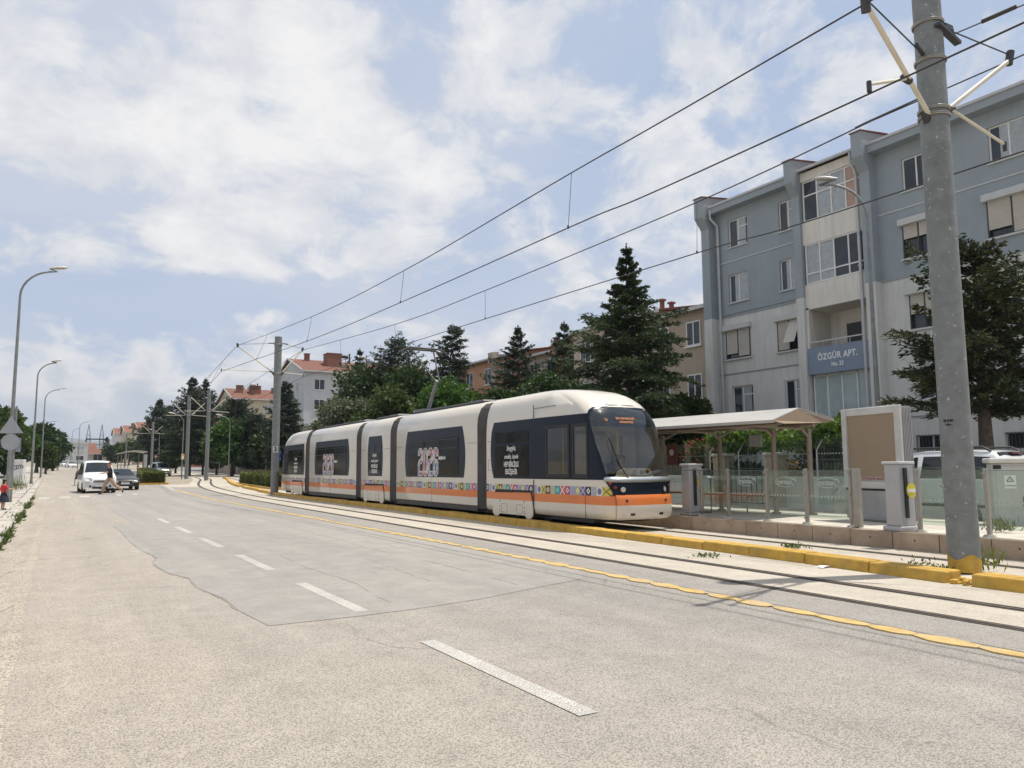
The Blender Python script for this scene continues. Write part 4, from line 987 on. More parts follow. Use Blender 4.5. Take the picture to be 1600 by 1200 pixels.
WINS = [('A1', 24.94, 26.14, 12.13, 13.5), ('A2', 22.07, 23.08, 12.1, 13.48), ('A3', 25.0, 26.22, 9.39, 10.78), ('A4', 22.08, 23.13, 9.37, 10.78), ('A5', 25.0, 26.5, 6.65, 8.05), ('A6', 22.07, 23.4, 6.62, 8.0), ('A7', 24.97, 26.25, 3.95, 5.32), ('A8', 22.05, 23.14, 3.95, 5.3),
        ('R1', 16.0, 17.1, 12.09, 13.41), ('R2', 12.5, 13.85, 12.09, 13.41), ('R3', 15.95, 17.2, 9.43, 10.75), ('R4', 12.4, 14.05, 9.41, 10.75), ('R5', 15.9, 17.1, 6.65, 8.0), ('R6', 12.4, 13.9, 6.65, 8.0), ('R7', 15.8, 17.0, 3.95, 5.25), ('R8', 12.4, 13.9, 3.95, 5.25), ('Rb', 16.0, 17.15, 2.0, 2.62), ('Rc', 12.4, 14.0, 2.0, 2.6), ('Ab', 24.9, 26.1, 1.95, 2.55), ('S1', 8.6, 10.0, 12.09, 13.41), ('S2', 8.6, 10, 9.41, 10.75), ('S3', 8.6, 10, 6.65, 8.0)]
def wall_with_holes(mb, y0, y1, z0, z1, x, holes, depth, mf):
    ys = sorted(set([y0, y1] + [h[k] for h in holes for k in (0, 1) if y0 < h[k] < y1])); zs = sorted(set([z0, z1, ZS] + [h[k] for h in holes for k in (2, 3) if z0 < h[k] < z1]))
    for a, b in zip(ys, ys[1:]):
        for c, d in zip(zs, zs[1:]):
            my, mz = (a + b) / 2, (c + d) / 2
            if any(h[0] < my < h[1] and h[2] < mz < h[3] for h in holes): continue
            mb.quad((x - AO.x, b - AO.y, c - AO.z), (x - AO.x, a - AO.y, c - AO.z), (x - AO.x, a - AO.y, d - AO.z), (x - AO.x, b - AO.y, d - AO.z), mf(mz))
    for h in holes:                                                     # reveals
        a, b, c, d = h[:4]; m = mf((c + d) / 2); X0, X1 = x - AO.x, x + depth - AO.x
        for p, q in (((a, c), (b, c)), ((b, c), (b, d)), ((b, d), (a, d)), ((a, d), (a, c))):
            mb.quad((X0, p[0] - AO.y, p[1] - AO.z), (X0, q[0] - AO.y, q[1] - AO.z), (X1, q[0] - AO.y, q[1] - AO.z), (X1, p[0] - AO.y, p[1] - AO.z), m)
zone_w = lambda z: 0 if z > ZS else 1
mb = MB()
wall_with_holes(mb, 21.62, 27.05, 0.1, 14.3, BX, [w[1:] for w in WINS if 21.62 < w[1] < 27], .16, zone_w)
wall_with_holes(mb, 5.5, 18.45, 0.1, 14.3, BX, [w[1:] for w in WINS if w[1] < 18], .16, zone_w)
# far end wall, near end wall and back
for y in (27.05, 5.5):
    for z0, z1, m in ((.1, ZS, 1), (ZS, 14.3, 0)):
        mb.quad((0, y - AO.y, z0 - .1), (12, y - AO.y, z0 - .1), (12, y - AO.y, z1 - .1), (0, y - AO.y, z1 - .1), m)
mb.quad((12, 5.5 - 18, 0), (12, 27.05 - 18, 0), (12, 27.05 - 18, 14.2), (12, 5.5 - 18, 14.2), 1)
mb.quad((.2, 18.45 - 18, 0), (.2, 21.62 - 18, 0), (.2, 21.62 - 18, 3.6), (.2, 18.45 - 18, 3.6), 1)
mb.build('wall', [M_BLUEW, M_GREYW], apt)
def shade(c): return c
def awindow(w, kind, parent, wx=BX + .10, O=AO):
    _, y0, y1, z0, z1 = w[0], w[1] - O.y, w[2] - O.y, w[3] - O.z, w[4] - O.z; x = wx - O.x
    f = MB(); t = .055
    for a, b, c, d in ((y0, y1, z0, z0 + t), (y0, y1, z1 - t, z1), (y0, y0 + t, z0 + t, z1 - t), (y1 - t, y1, z0 + t, z1 - t), ((y0 + y1) / 2 - t / 2, (y0 + y1) / 2 + t / 2, z0 + t, z1 - t)):
        f.box(x - .03, x + .03, a, b, c, d)
    if kind == 'transom': f.box(x - .025, x + .025, y0 + t, (y0 + y1) / 2 - t / 2, z1 - .45, z1 - .40)
    fr = f.build('window', M_PVC, parent)
    g = MB(); g.quad((x + .01, y1 - t, z0 + t), (x + .01, y0 + t, z0 + t), (x + .01, y0 + t, z1 - t), (x + .01, y1 - t, z1 - t))
    g.build('pane', M_PANE, fr)
    if kind in ('curtain', 'transom'):
        g = MB(); ya, yb = (y0 + t, y1 - t * 2 - (y1 - y0) * .18) if kind == 'curtain' else (y0 + (y1 - y0) * .12, y1 - (y1 - y0) * .4); nf = 40
        g.grid([[(x - .012 + .006 * math.sin(k * 1.9), ya + (yb - ya) * k / nf, zz) for k in range(nf + 1)] for zz in (z0 + t, z1 - t)]); g.build('curtain', M_CURT, fr)
    s = MB(); s.box(x - .17, x + .02, y0 - .06, y1 + .06, z0 - .05, z0); s.build('sill', M_TRIM, fr)
    return fr
def shutter(y0, y1, z0, z1, drop, parent, box=True, open_=False):
    O = AO; y0 -= O.y; y1 -= O.y; z0 -= O.z; z1 -= O.z; x = .02
    m = MB()
    m.box(-.22, 0.0, y0 - .10, y1 + .10, z1 - .02, z1 + .24); b = m.build('shutter_box', M_TRIM, parent, bevel=.02)
    ym = (y0 + y1) / 2
    for a, c, dp in ((y0 + .04, ym - .03, drop[0]), (ym + .03, y1 - .04, drop[1])):
        s = MB(); n = int((z1 - z0) * dp / .055); out = 0.0
        for k in range(n):
            za = z1 - k * .055; o = -.02
            if open_ and a < ym: o = -.02 - .5 * (k / n)
            o2 = -.02 - .5 * ((k + 1) / n) if (open_ and a < ym) else -.02
            zb = za - .055; 
            s.add([(o, c, za), (o, a, za), (o - .018, a, (za + zb) / 2), (o - .018, c, (za + zb) / 2), (o2, a, zb), (o2, c, zb)], [(0, 1, 2, 3), (3, 2, 4, 5)])
        s.build('roller_shutter', M_SHUT, parent)
    f = MB()
    for a in (y0, ym - .02, y1 - .04): f.box(-.045, .05, a, a + .04, z0, z1)
    f.box(-.045, .05, y0, y1, z0, z0 + .04); fr = f.build('window', M_FRAMEB, parent)
    g = MB(); g.quad((.10, y1, z0), (.10, y0, z0), (.10, y0, z1), (.10, y1, z1)); g.build('pane', M_PANE, fr)
    s = MB(); s.box(-.10, .1, y0 - .08, y1 + .08, z0 - .07, z0); s.build('sill', M_TRIM, fr)
W_ = {w[0]: w for w in WINS}
for k, kind in (('A1', 'transom'), ('A2', 'transom'), ('A3', 'curtain'), ('A4', 'curtain'), ('A7', 'transom'), ('A8', 'transom'), ('R1', 'plain'), ('R2', 'curtain'), ('R7', 'plain'), ('R8', 'curtain'), ('R6', 'plain'), ('S1', 'plain'), ('S2', 'curtain'), ('S3', 'plain')): awindow(W_[k], kind, apt)
for k, dr, op in (('A5', (.97, .86), False), ('A6', (.8, .98), True), ('R3', (.45, .45), False), ('R4', (1.0, .8), False), ('R5', (.7, .6), False)): shutter(*W_[k][1:], dr, apt, open_=op)
for k in ('Rb', 'Rc', 'Ab'):
    fr = awindow(W_[k], 'plain', apt); w = W_[k]
    g = MB(); y = w[1] + .05
    while y < w[2]: g.box(-.05, -.03, y - AO.y, y + .02 - AO.y, w[3] - .1, w[4] - .1); y += .12
    g.box(-.055, -.03, w[1] - AO.y, w[2] - AO.y, w[4] - .16, w[4] - .13); g.build('window_bars', M_FRAMEB, fr)
# string courses
mb = MB(); AB(mb, BX - .03, BX, 21.9, 27.05, 11.42, 11.47); AB(mb, BX - .03, BX, 5.5, 18.2, 11.42, 11.47); mb.build('moulding', M_TRIM, apt)
mb = MB(); AB(mb, BX - .04, BX, 21.9, 27.05, ZS - .03, ZS + .03); AB(mb, BX - .04, BX, 21.9, 27.05, ZS + .1, ZS + .14); AB(mb, BX - .04, BX, 5.5, 18.2, ZS - .03, ZS + .03); mb.build('moulding', M_BLUEW, apt)
mb = MB(); AB(mb, BX - .025, BX, 21.9, 27.05, 5.9, 5.96); AB(mb, BX - .025, BX, 5.5, 18.2, 3.3, 3.36); mb.build('moulding', mat('grey_trim', (.25, .26, .27), .8), apt)
# eaves and tiled roof
mb = MB(); AB(mb, BX - .5, BX + .02, 21.75, 27.0, 13.98, 14.28); AB(mb, BX - .5, BX + .02, 5.5, 18.3, 13.98, 14.28); mb.build('eaves', M_BLUEW, apt)
mb = MB(); AB(mb, BX - .56, BX - .44, 21.8, 26.95, 14.28, 14.38); AB(mb, BX - .56, BX - .44, 5.5, 18.25, 14.28, 14.38); AB(mb, BX - .62, BX - .5, 18.8, 21.5, 14.3, 14.4); mb.build('gutter', M_PIPE, apt)
mb = MB()
mb.quad((-.45, 5.5 - 18, 14.27), (-.45, 27.0 - 18, 14.27), (6, 27.0 - 18, 16.2), (6, 5.5 - 18, 16.2)); mb.quad((6, 5.5 - 18, 16.2), (6, 27.0 - 18, 16.2), (12.4, 27.0 - 18, 14.27), (12.4, 5.5 - 18, 14.27)); mb.build('roof', M_TILE, apt)
# projecting fins with stepped heads
def fin(y0, y1, m0=M_BLUEW):
    a, b = y0 - AO.y, y1 - AO.y; mb = MB()
    mb.prism([(0.02, ZS - .1), (-.42, ZS - .1), (-.42, 13.2), (-.85, 13.75), (-.85, 14.75), (.9, 14.95), (.9, 14.2), (.02, 14.0)], 'y', a, b, 0)
    mb.prism([(0.02, 0), (-.42, 0), (-.42, ZS - .1), (0.02, ZS - .1)], 'y', a + .004, b - .004, 1)
    mb.prism([(-.9, 14.75), (.95, 14.97), (.95, 15.03), (-.9, 14.79)], 'y', a - .04, b + .04, 2)
    mb.build('fin', [M_BLUEW, M_GREYW, M_TILE], apt)
fin(27.02, 27.55); fin(21.6, 22.0); fin(18.2, 18.65)
# balcony bay
bay = [(13.9, 14.3), (11.05, 12.06), (8.28, 9.28)]
mb = MB()
for z0, z1 in bay[:2]:
    m2_ = MB(); AB(m2_, BX - .28, BX + .1, 18.65, 21.6, z0, z1); m2_.build('parapet', M_BALW, apt)
AB(mb, BX - .28, BX + .1, 18.65, 21.6, *bay[2])
AB(mb, BX - .28, BX + 1.4, 18.65, 21.6, 8.2, 8.28); AB(mb, BX - .1, BX + 1.4, 18.65, 21.6, 5.42, 5.50)
mb.quad((1.3, 3.6, 5.4), (1.3, .65, 5.4), (1.3, .65, 8.2), (1.3, 3.6, 8.2)); mb.quad((0, 3.58, 5.4), (1.3, 3.58, 5.4), (1.3, 3.58, 8.2), (0, 3.58, 8.2)); mb.quad((0, .67, 5.4), (1.3, .67, 5.4), (1.3, .67, 8.2), (0, .67, 8.2))
AB(mb, BX - .28, BX - .02, 21.48, 21.6, 5.4, 8.28)
mb.build('balcony', M_BALW, apt)
mb = MB(); AB(mb, BX - .34, BX - .2, 18.7, 21.55, 5.36, 6.5); sgn = mb.build('name_board', M_SIGNB, apt)
text_mesh('name_lettering', 'ÖZGÜR APT.', .37, M_LETTER, sgn, (-.345, 20.15 - 18, 6.05 - .1), ROT_SIDE, sx=.82, offset=.008, spacing=1.1)
text_mesh('name_lettering', 'No. 23', .24, M_LETTER, sgn, (-.345, 20.15 - 18, 5.70 - .1), ROT_SIDE, sx=.85, offset=.006)
mb = MB(); AB(mb, BX - .30, BX - .26, 18.7, 21.55, 6.72, 6.77)
for y in np.arange(18.9, 21.5, .65): AB(mb, BX - .29, BX - .27, float(y), float(y) + .02, 6.5, 6.73)
mb.build('balcony_rail', M_TRIM, apt)
mb = MB(); AB(mb, BX + 1.24, BX + 1.29, 20.1, 20.75, 5.5, 7.6); mb.build('balcony_door', M_FRAMEB, apt)
mb = MB(); AB(mb, BX + 1.24, BX + 1.29, 18.8, 19.5, 5.5, 7.8); mb.build('balcony_door', M_FRAMEB, apt)
def glazing(z0, z1, cols, zt, parent, mats):
    x = BX - .22; f = MB(); t = .06; y0, y1 = 18.72, 21.5
    for k in range(cols + 1):
        y = y0 + (y1 - y0) * k / cols; AB(f, x - .03, x + .03, y - t / 2, y + t / 2, z0, z1)
    for z in (z0, z1 - t, zt): AB(f, x - .028, x + .028, y0, y1, z, z + t)
    fr = f.build('balcony_glazing', M_PVC, parent)
    for k in range(cols):
        a, b = y0 + (y1 - y0) * k / cols + t / 2, y0 + (y1 - y0) * (k + 1) / cols - t / 2
        g = MB(); g.quad((x - AO.x + .01, b - AO.y, z0 - .1), (x - AO.x + .01, a - AO.y, z0 - .1), (x - AO.x + .01, a - AO.y, z1 - .1), (x - AO.x + .01, b - AO.y, z1 - .1)); g.build('pane', mats[k % len(mats)], fr)
    return fr
g1 = glazing(12.08, 13.88, 4, 13.2, apt, [mat('orange_wall_behind_glass', (.42, .26, .18), .15, coat=.5), M_CURT, M_CURT, M_PANE])
g3 = glazing(9.3, 11.05, 4, 9.72, apt, [M_PANE, M_PANE, M_CURT, M_CURT])
mb = MB(); mb.grid([[(-.17 + .03 * math.sin(k * 2.3), 19.62 - 18 + .05 * k + (.15 * math.sin(j * .5) if k < 3 else 0), 9.85 - .1 + j * .2) for k in range(8)] for j in range(6)]); mb.build('curtain', mat('lilac_curtain', (.36, .34, .42), .8), g3)
mb = MB(); AB(mb, BX - .05, BX + .0, 18.7, 21.55, 3.0, 5.36); sh = mb.build('shop_front', M_SHOPC, apt)
mb = MB()
for y in (18.75, 19.45, 20.15, 20.85, 21.5): AB(mb, BX - .10, BX - .05, y - .03, y + .03, 3.0, 5.36)
AB(mb, BX - .10, BX - .05, 18.7, 21.55, 5.28, 5.36); mb.build('window_frame', M_PVC, sh)
# downpipes
for y, zt in ((26.72, 14.1), (18.86, 14.2)):
    mb = MB(); xx = -.35 if y < 20 else -.12
    mb.tube([(-.5, y - 18 + .1, zt), (-.5, y - 18 + .1, zt - .45), (xx - .02, y - 18, zt - .8), (xx, y - 18, zt - 1.0), (xx, y - 18, 0.2)], .06, 8)
    for z in np.arange(1, 12, 1.4): mb.tube([(xx, y - 18, float(z)), (xx, y - 18, float(z) + .08)], .08, 8)
    mb.build('drain_pipe', M_PIPE, apt)
mb = MB(); AB(mb, BX + 3, BX + 4, 24, 25, 15, 16.4); mb.build('chimney', M_GREYW, apt)

# ---- houses farther along, all with walls, tiled roofs, windows
def house(label, x0, x1, y0, y1, zb, h, wallm, roofm=M_TILE, ridge='x', rise=2.2, wx=(), wy=(), chim=(), heaters=0, over=.5, fins=(), split=None, cat='building', group=None, dishes=0, pale=()):
    """wx: (y0,y1,z0,z1) windows on the street face x0; wy: (x0,x1,z0,z1) windows on the near end face y0; heights above zb"""
    t = thing('apartment_house', label, cat, (x0, y0, zb), 0, group); A, B = x1 - x0, y1 - y0
    m = MB(); m.quad((0, B, 0), (0, 0, 0), (0, 0, h), (0, B, h)); m.quad((0, 0, 0), (A, 0, 0), (A, 0, h), (0, 0, h)); m.quad((A, 0, 0), (A, B, 0), (A, B, h), (A, 0, h)); m.quad((A, B, 0), (0, B, 0), (0, B, h), (A, B, h))
    if roofm and ridge == 'x':
        m.add([(0, 0, h), (0, B, h), (0, B / 2, h + rise)], [(0, 2, 1)]); m.add([(A, 0, h), (A, B, h), (A, B / 2, h + rise)], [(0, 1, 2)])
    elif roofm:
        m.add([(0, 0, h), (A, 0, h), (A / 2, 0, h + rise)], [(0, 1, 2)]); m.add([(0, B, h), (A, B, h), (A / 2, B, h + rise)], [(0, 2, 1)])
    if split: 
        for i in range(2): m.m[i] = 0
    m.build('wall', [wallm], t)
    if roofm:
        r = MB(); th = .16; o = over
        if ridge == 'x':
            k = rise / (B / 2)
            for s in (0, 1):
                e = [(-o, -o, h - o * k), (A + o, -o, h - o * k), (A + o, B / 2, h + rise), (-o, B / 2, h + rise)]
                if s: e = [(p[0], B - p[1], p[2]) for p in e]
                r.add([(p[0], p[1], p[2] + .03) for p in e] + [(p[0], p[1], p[2] + th) for p in e], [(3, 2, 1, 0), (4, 5, 6, 7), (0, 1, 5, 4), (1, 2, 6, 5), (2, 3, 7, 6), (3, 0, 4, 7)])
        else:
            k = rise / (A / 2)
            for s in (0, 1):
                e = [(-o, -o, h - o * k), (-o, B + o, h - o * k), (A / 2, B + o, h + rise), (A / 2, -o, h + rise)]
                if s: e = [(A - p[0], p[1], p[2]) for p in e]
                r.add([(p[0], p[1], p[2] + .03) for p in e] + [(p[0], p[1], p[2] + th) for p in e], [(3, 2, 1, 0), (4, 5, 6, 7), (0, 1, 5, 4), (1, 2, 6, 5), (2, 3, 7, 6), (3, 0, 4, 7)])
        rf = r.build('roof', roofm, t)
        e = MB()
        if ridge == 'x': e.box(-over, A + over, -over - .1, -over, h - over * k - .05, h - over * k + .14); e.beam((-over, -over, h - over * k + .1), (-over, B / 2, h + rise + .1), .1, .28); e.beam((-over, B + over, h - over * k + .1), (-over, B / 2, h + rise + .1), .1, .28)
        else: e.box(-over - .1, -over, -over, B + over, h - over * k - .05, h - over * k + .14)
        e.build('eaves', M_TRIM, t)
    else:
        rf = t
        r = MB(); r.quad((0, 0, h), (A, 0, h), (A, B, h), (0, B, h)); r.box(-.12, A + .1, -.12, 0, h - .3, h + .25); r.box(-.12, 0, 0, B + .1, h - .3, h + .25); r.build('roof', M_TRIM, t)
    def win(face, a, b, c, d):
        f = MB(); q = .07
        def bx(u0, u1, v0, v1, w0, w1):
            if face == 'x': f.box(w0, w1, u0, u1, v0, v1)
            else: f.box(u0, u1, w0, w1, v0, v1)
        for u0, u1, v0, v1 in ((a, b, c, c + q), (a, b, d - q, d), (a, a + q, c + q, d - q), (b - q, b, c + q, d - q), ((a + b) / 2 - q / 2, (a + b) / 2 + q / 2, c + q, d - q)): bx(u0, u1, v0, v1, -.05, .03)
        bx(a - .08, b + .08, c - .08, c, -.12, .02)
        fr = f.build('window', M_PVC, t); g = MB()
        if face == 'x': g.quad((-.012, b, c), (-.012, a, c), (-.012, a, d), (-.012, b, d))
        else: g.quad((a, -.012, c), (b, -.012, c), (b, -.012, d), (a, -.012, d))
        g.build('pane', M_PANE if random.random() < .6 else M_CURT, fr)
    for w in wx: win('x', *w)
    for w in wy: win('y', *w)
    for (cx, cy, cz, w_, hh) in chim:
        c = MB(); c.box(cx - w_ / 2, cx + w_ / 2, cy - w_ / 2, cy + w_ / 2, cz, cz + hh); c.box(cx - w_ / 2 - .08, cx + w_ / 2 + .08, cy - w_ / 2 - .08, cy + w_ / 2 + .08, cz + hh, cz + hh + .12)
        c.build('chimney', mat('brick_chimney', (.22, .10, .07), .85, var=.2, scale=5), rf if rf is not t else t)
    for k in range(heaters):
        c = MB(); px_ = A * (.35 + .4 * k / max(1, heaters - 1)); zz = h + rise * .8 + .3
        c.tube([(px_ - .6, B * .28, zz + .75), (px_ + .6, B * .28, zz + .75)], .28, 10); c.beam((px_ - .7, B * .2, zz), (px_ + .7, B * .2, zz + .4), .9, .06)
        for s in (-.4, .4): c.tube([(px_ + s, B * .3, zz - .6), (px_ + s, B * .3, zz + .75)], .04, 5)
        c.tube([(px_ + 1.0, B * .3, zz - .3), (px_ + 1.0, B * .3, zz + 1.3)], .14, 8)
        c.build('water_heater', M_TRIM if k % 2 else M_DKMETAL, rf if rf is not t else t)
    for k in range(dishes):
        c = MB(); q = (A * .2 + k * 1.3, B * .3, h + (rise * .6 if roofm else .2)); c.tube([q, (q[0], q[1], q[2] + .9)], .03, 5)
        c.grid([[(q[0] + rr_ * math.cos(a), q[1] - .1 - .1 * (1 - rr_ / .45), q[2] + 1.1 + rr_ * math.sin(a)) for a in [2 * math.pi * i / 12 for i in range(12)]] for rr_ in (.02, .2, .45)], close=True); c.build('satellite_dish', M_TRIM, rf if rf is not t else t)
    for (fy, m_) in fins:
        c = MB(); c.prism([(0.0, 0), (-.35, 0), (-.35, h - 1.2), (-.8, h - .5), (-.8, h + .5), (0.0, h + .6)], 'y', fy, fy + .9); c.build('fin', m_, t)
    return t
M_HGREY = mat('house_pale_grey', (.52, .53, .54), .85, var=.08, scale=.5, dirt=.3, dirtcol=(.32, .32, .33), streak=True)
M_HBEIGE = mat('house_beige', (.47, .40, .31), .85, var=.08, scale=.5, dirt=.3, streak=True)
M_HPINK = mat('house_pinkish', (.46, .37, .31), .85, var=.07, scale=.5, dirt=.2, streak=True)
M_HTERR = mat('house_terracotta', (.50, .26, .15), .85, var=.1, scale=.6, dirt=.3, streak=True)
M_HBRICK = mat('house_red_brown', (.28, .10, .065), .85, var=.12, scale=.6)
M_HTAN = mat('house_tan', (.40, .33, .26), .85, var=.08, scale=.5, dirt=.3, streak=True)
M_HYEL = mat('house_cream', (.50, .44, .32), .85, var=.08, scale=.5, dirt=.3)
gh = 'apartment houses along the side street'
WXR = lambda ys, zs, w=1.3, hh=1.35: [(y, y + w, z, z + hh) for y in ys for z in zs]
house('beige apartment house with drain pipes right behind the blue block', 28.6, 40, 28.3, 33.2, .1, 9.6, M_HTAN, ridge='y', rise=1.0, wx=WXR((.5, 2.9), (8.0 - .3, 5.2 - .3, 2.4 - .3), 1.05, 1.3), dishes=2, over=.35, group=gh)
house('pinkish beige stepped apartment house behind the tall pointed cedar', 30.6, 42, 34.2, 43.0, .1, 10.6, M_HPINK, ridge='y', rise=1.0, wx=WXR((1.0, 4.5, 6.8), (8.4, 5.6, 2.8), 1.2, 1.4), chim=((2.6, 2.6, 10.9, .22, 1.1), (3.4, 2.6, 10.9, .22, 1.0)), over=.2, group=gh)
house('grey brown apartment house with red brown fins behind the narrow cedars', 37.5, 49, 46.5, 60.5, .1, 11.6, M_HTAN, ridge='y', rise=1.2, wx=WXR((1.0, 4.6, 9.0, 11.8), (9.4, 6.6, 3.8), 1.3, 1.5), wy=[(1.5, 3, z, z + 1.4) for z in (9.4, 6.6)], fins=((3.2, M_HBRICK), (7.6, M_HTERR)), chim=((2.5, 10, 12, .3, 1.4), (2.5, 12.6, 12, .3, 1.4)), group=gh)
house('terracotta apartment house with stepped orange roof line above the tram', 39.0, 51, 63.5, 77.5, .2, 12.6, M_HTERR, ridge='y', rise=1.0, wx=WXR((2.0, 6.0, 10.2), (10.0, 7.2, 4.4), 1.6, 1.7), wy=[(2, 3.4, z, z + 1.5) for z in (10, 7.2)], fins=((4.6, M_HTAN), (12.0, M_HBRICK)), group=gh)
g_c = at_depth(475, 600, 112); g_l = at_depth(412, 600, 125)
house('pale grey four-storey house with red tiled roof and rooftop heaters', g_c.x, g_c.x + 21, g_c.y, g_c.y + 15.5, T(g_c.y), 15.2, M_HGREY, ridge='x', rise=2.5, wy=[(x, x + 1.6, z, z + 1.6) for x in (1.5, 5.2, 12.0, 15.5) for z in (12.4, 9.4, 6.4, 3.4)], wx=[(y, y + .9, z, z + 1.4) for y in (3.0, 10.5) for z in (12.4, 9.4)], chim=((5.5, 4.2, 16.2, 2.2, 2.2), (13.5, 4.0, 16.0, 1.0, 1.5), (2.3, 7, 17.2, .7, 1.4)), heaters=4, group=gh)
b_c = at_depth(365, 634, 150)
house('beige house with red tiled roof left of the pale grey house', b_c.x, b_c.x + 13, b_c.y, b_c.y + 17, T(b_c.y), 14.2, M_HYEL, ridge='x', rise=2.6, wy=[(x, x + 1.6, z, z + 1.6) for x in (1.0, 5.8, 10.5) for z in (11.6, 8.7, 5.8)], wx=[(y, y + 1.2, z, z + 1.4) for y in (3, 11) for z in (11.5, 8.6)], chim=((2.0, 5, 15.2, 1.2, 2.0), (5, 5, 15.2, 2.0, 2.0), (9, 5.6, 15.6, .9, 1.4)), heaters=2, dishes=2, group=gh)
for k, (px, py, D, hh, w_, wm, lab) in enumerate(((318, 668, 205, 15, 11, M_HBRICK, 'dark red house seen between the tall twin cedars'), (238, 668, 245, 15, 13, M_HPINK, 'far pinkish house with orange roof left of the cedars'), (214, 672, 300, 16, 14, M_HYEL, 'far cream house in the middle of the distant row'), (196, 676, 360, 17, 15, M_HGREY, 'farthest grey house at the left end of the row'))):
    p = at_depth(px, 690, D)
    house(lab, p.x - w_ * .3, p.x + w_, p.y, p.y + 22, T(p.y), hh - 4 , wm, mat('roof_tile_orange', (.20, .09, .055), .85, var=.25, scale=1), ridge='x', rise=3.0, wy=[(x, x + 1.7, z, z + 1.7) for x in (1, 5, 9) for z in (8, 5)], chim=((3, 6, hh - 2.5, 1.2, 2.2), (7, 6, hh - 2.2, 1.4, 2)), heaters=2, group=gh)
# far end of the road
p = at_depth(152, 722, 300); house('long low house with red roof and dark openings at the end of the road', p.x - 12, p.x + 12, p.y, p.y + 12, T(p.y), 3.6, M_HTAN, ridge='x', rise=2.0, wy=[(x, x + 3.2, .4, 3.6) for x in (1.5, 6, 10.5, 15, 19)])
p = at_depth(128, 716, 330); house('small white house with red roof beyond the left trees', p.x - 5, p.x + 5, p.y, p.y + 10, T(p.y), 6.0, M_TRIM, ridge='x', rise=2.2, wy=[(x, x + 1.6, z, z + 1.6) for x in (1, 4, 7) for z in (.8, 3.6)])
p = at_depth(106, 722, 270); house('pale two-storey shop house with flat roof at the end of the left trees', p.x - 5, p.x + 6, p.y, p.y + 10, T(p.y), 7.4, M_TRIM, None, wy=[(x, x + 2.4, z, z + 1.6) for x in (1, 4.2, 7.4) for z in (1.2, 4.6)])
# lattice masts
t = thing('lattice_mast', 'dark twin lattice mast rising over the low red roofed house', 'mast', tuple(at_depth(147, 712, 420)))
for s in (-3.2, 3.2):
    mb = MB(); b = 1.0; H_ = 17
    for (a, c) in ((-1, -1), (1, -1), (1, 1), (-1, 1)): mb.tube([(s + a * b, c * b, -4), (s + a * .9, c * .9, H_ * .6), (s, 0, H_)], .13, 4)
    for k in range(7):
        z = -2 + k * 2; mb.tube([(s - b, -b, z), (s + b, -b, z + 2)], .07, 4); mb.tube([(s + b, -b, z), (s - b, -b, z + 2)], .07, 4)
    mb.build('mast_leg', M_DKMETAL, t)
mb = MB(); mb.beam((-4.5, 0, 9), (6, 0, 9), .4, .7); mb.beam((-4, 0, 6), (4, 0, 6), .3, .35); mb.build('cross_beam', M_DKMETAL, t)
# walls along the side street
M_RUBBLE = mat('rubble_wall', (.30, .24, .195), .9, var=.35, scale=4, bump=.5, bscale=8)
for (x0, y0, x1, y1, hh, lab) in ((23.5, 62, 24.0, 92, 2.1, 'brown stone garden wall opposite the right hedge'), (24.5, 96, 25.0, 150, 2.3, 'lighter brown garden wall behind the tram bend')):
    t = thing('garden_wall', lab, 'wall', (x0, y0, T(y0)))
    mb = MB(); n = 8
    for k in range(n):
        a, b = (y1 - y0) * k / n, (y1 - y0) * (k + 1) / n; mb.box(0, x1 - x0, a, b, -.1 + T(y0 + a) - T(y0), hh + T(y0 + a) - T(y0))
    mb.build('wall_body', M_RUBBLE if x0 < 24 else mat('tan_wall', (.33, .26, .2), .9, var=.25, scale=3), t)
    mb = MB()
    for k in range(0, n, 2): mb.box(-.1, .6, (y1 - y0) * k / n - .3, (y1 - y0) * k / n + .3, -.1, hh + .35 + T(y0 + (y1 - y0) * k / n) - T(y0))
    mb.build('wall_pillar', mat('tan_pillar', (.42, .34, .27), .9, var=.2), t)
# ------------------------------------------------------------------ tram stop
M_RGLASS = glass('railing_glass', (0.86, 0.91, 0.885), 0.04, 0.02, haze=.035, hazecol=(.5, .58, .53))
M_DOT = mat('etched_white', (.40, .45, .43), .8)
M_ALU = mat('aluminium_grey', (.40, .40, .405), .45, metal=.25, var=.06, dirt=.2, dirtcol=(.3, .28, .25))
M_BROWNSTEEL = mat('shelter_steel', (.30, .245, .20), .5, metal=.35, var=.15)
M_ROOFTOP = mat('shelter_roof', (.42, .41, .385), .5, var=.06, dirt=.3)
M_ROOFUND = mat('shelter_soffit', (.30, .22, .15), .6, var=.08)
M_BENCH = mat('bench_orange', (.42, .11, .035), .5, var=.1)
gpost = 'posts of the glass railing along the platform edge'
posts = [(13.50, 13.75), (13.46, 12.86), (13.42, 11.69), (13.38, 10.64), (13.35, 9.58), (13.42, 8.26), (13.38, 7.05), (13.35, 4.9), (13.35, 3.0)]
plab = ['steel railing post next to the farther grey ticket pillar', 'steel railing post at the left end of the orange bench', 'steel railing post at the right end of the orange bench', 'steel railing post right of the etched oval logo', 'steel railing post at the left edge of the empty advertising board', 'steel railing post behind the nearer grey ticket pillar', 'steel railing post just right of the thick pole', 'steel railing post beyond the right edge', 'steel railing post farther beyond the right edge']
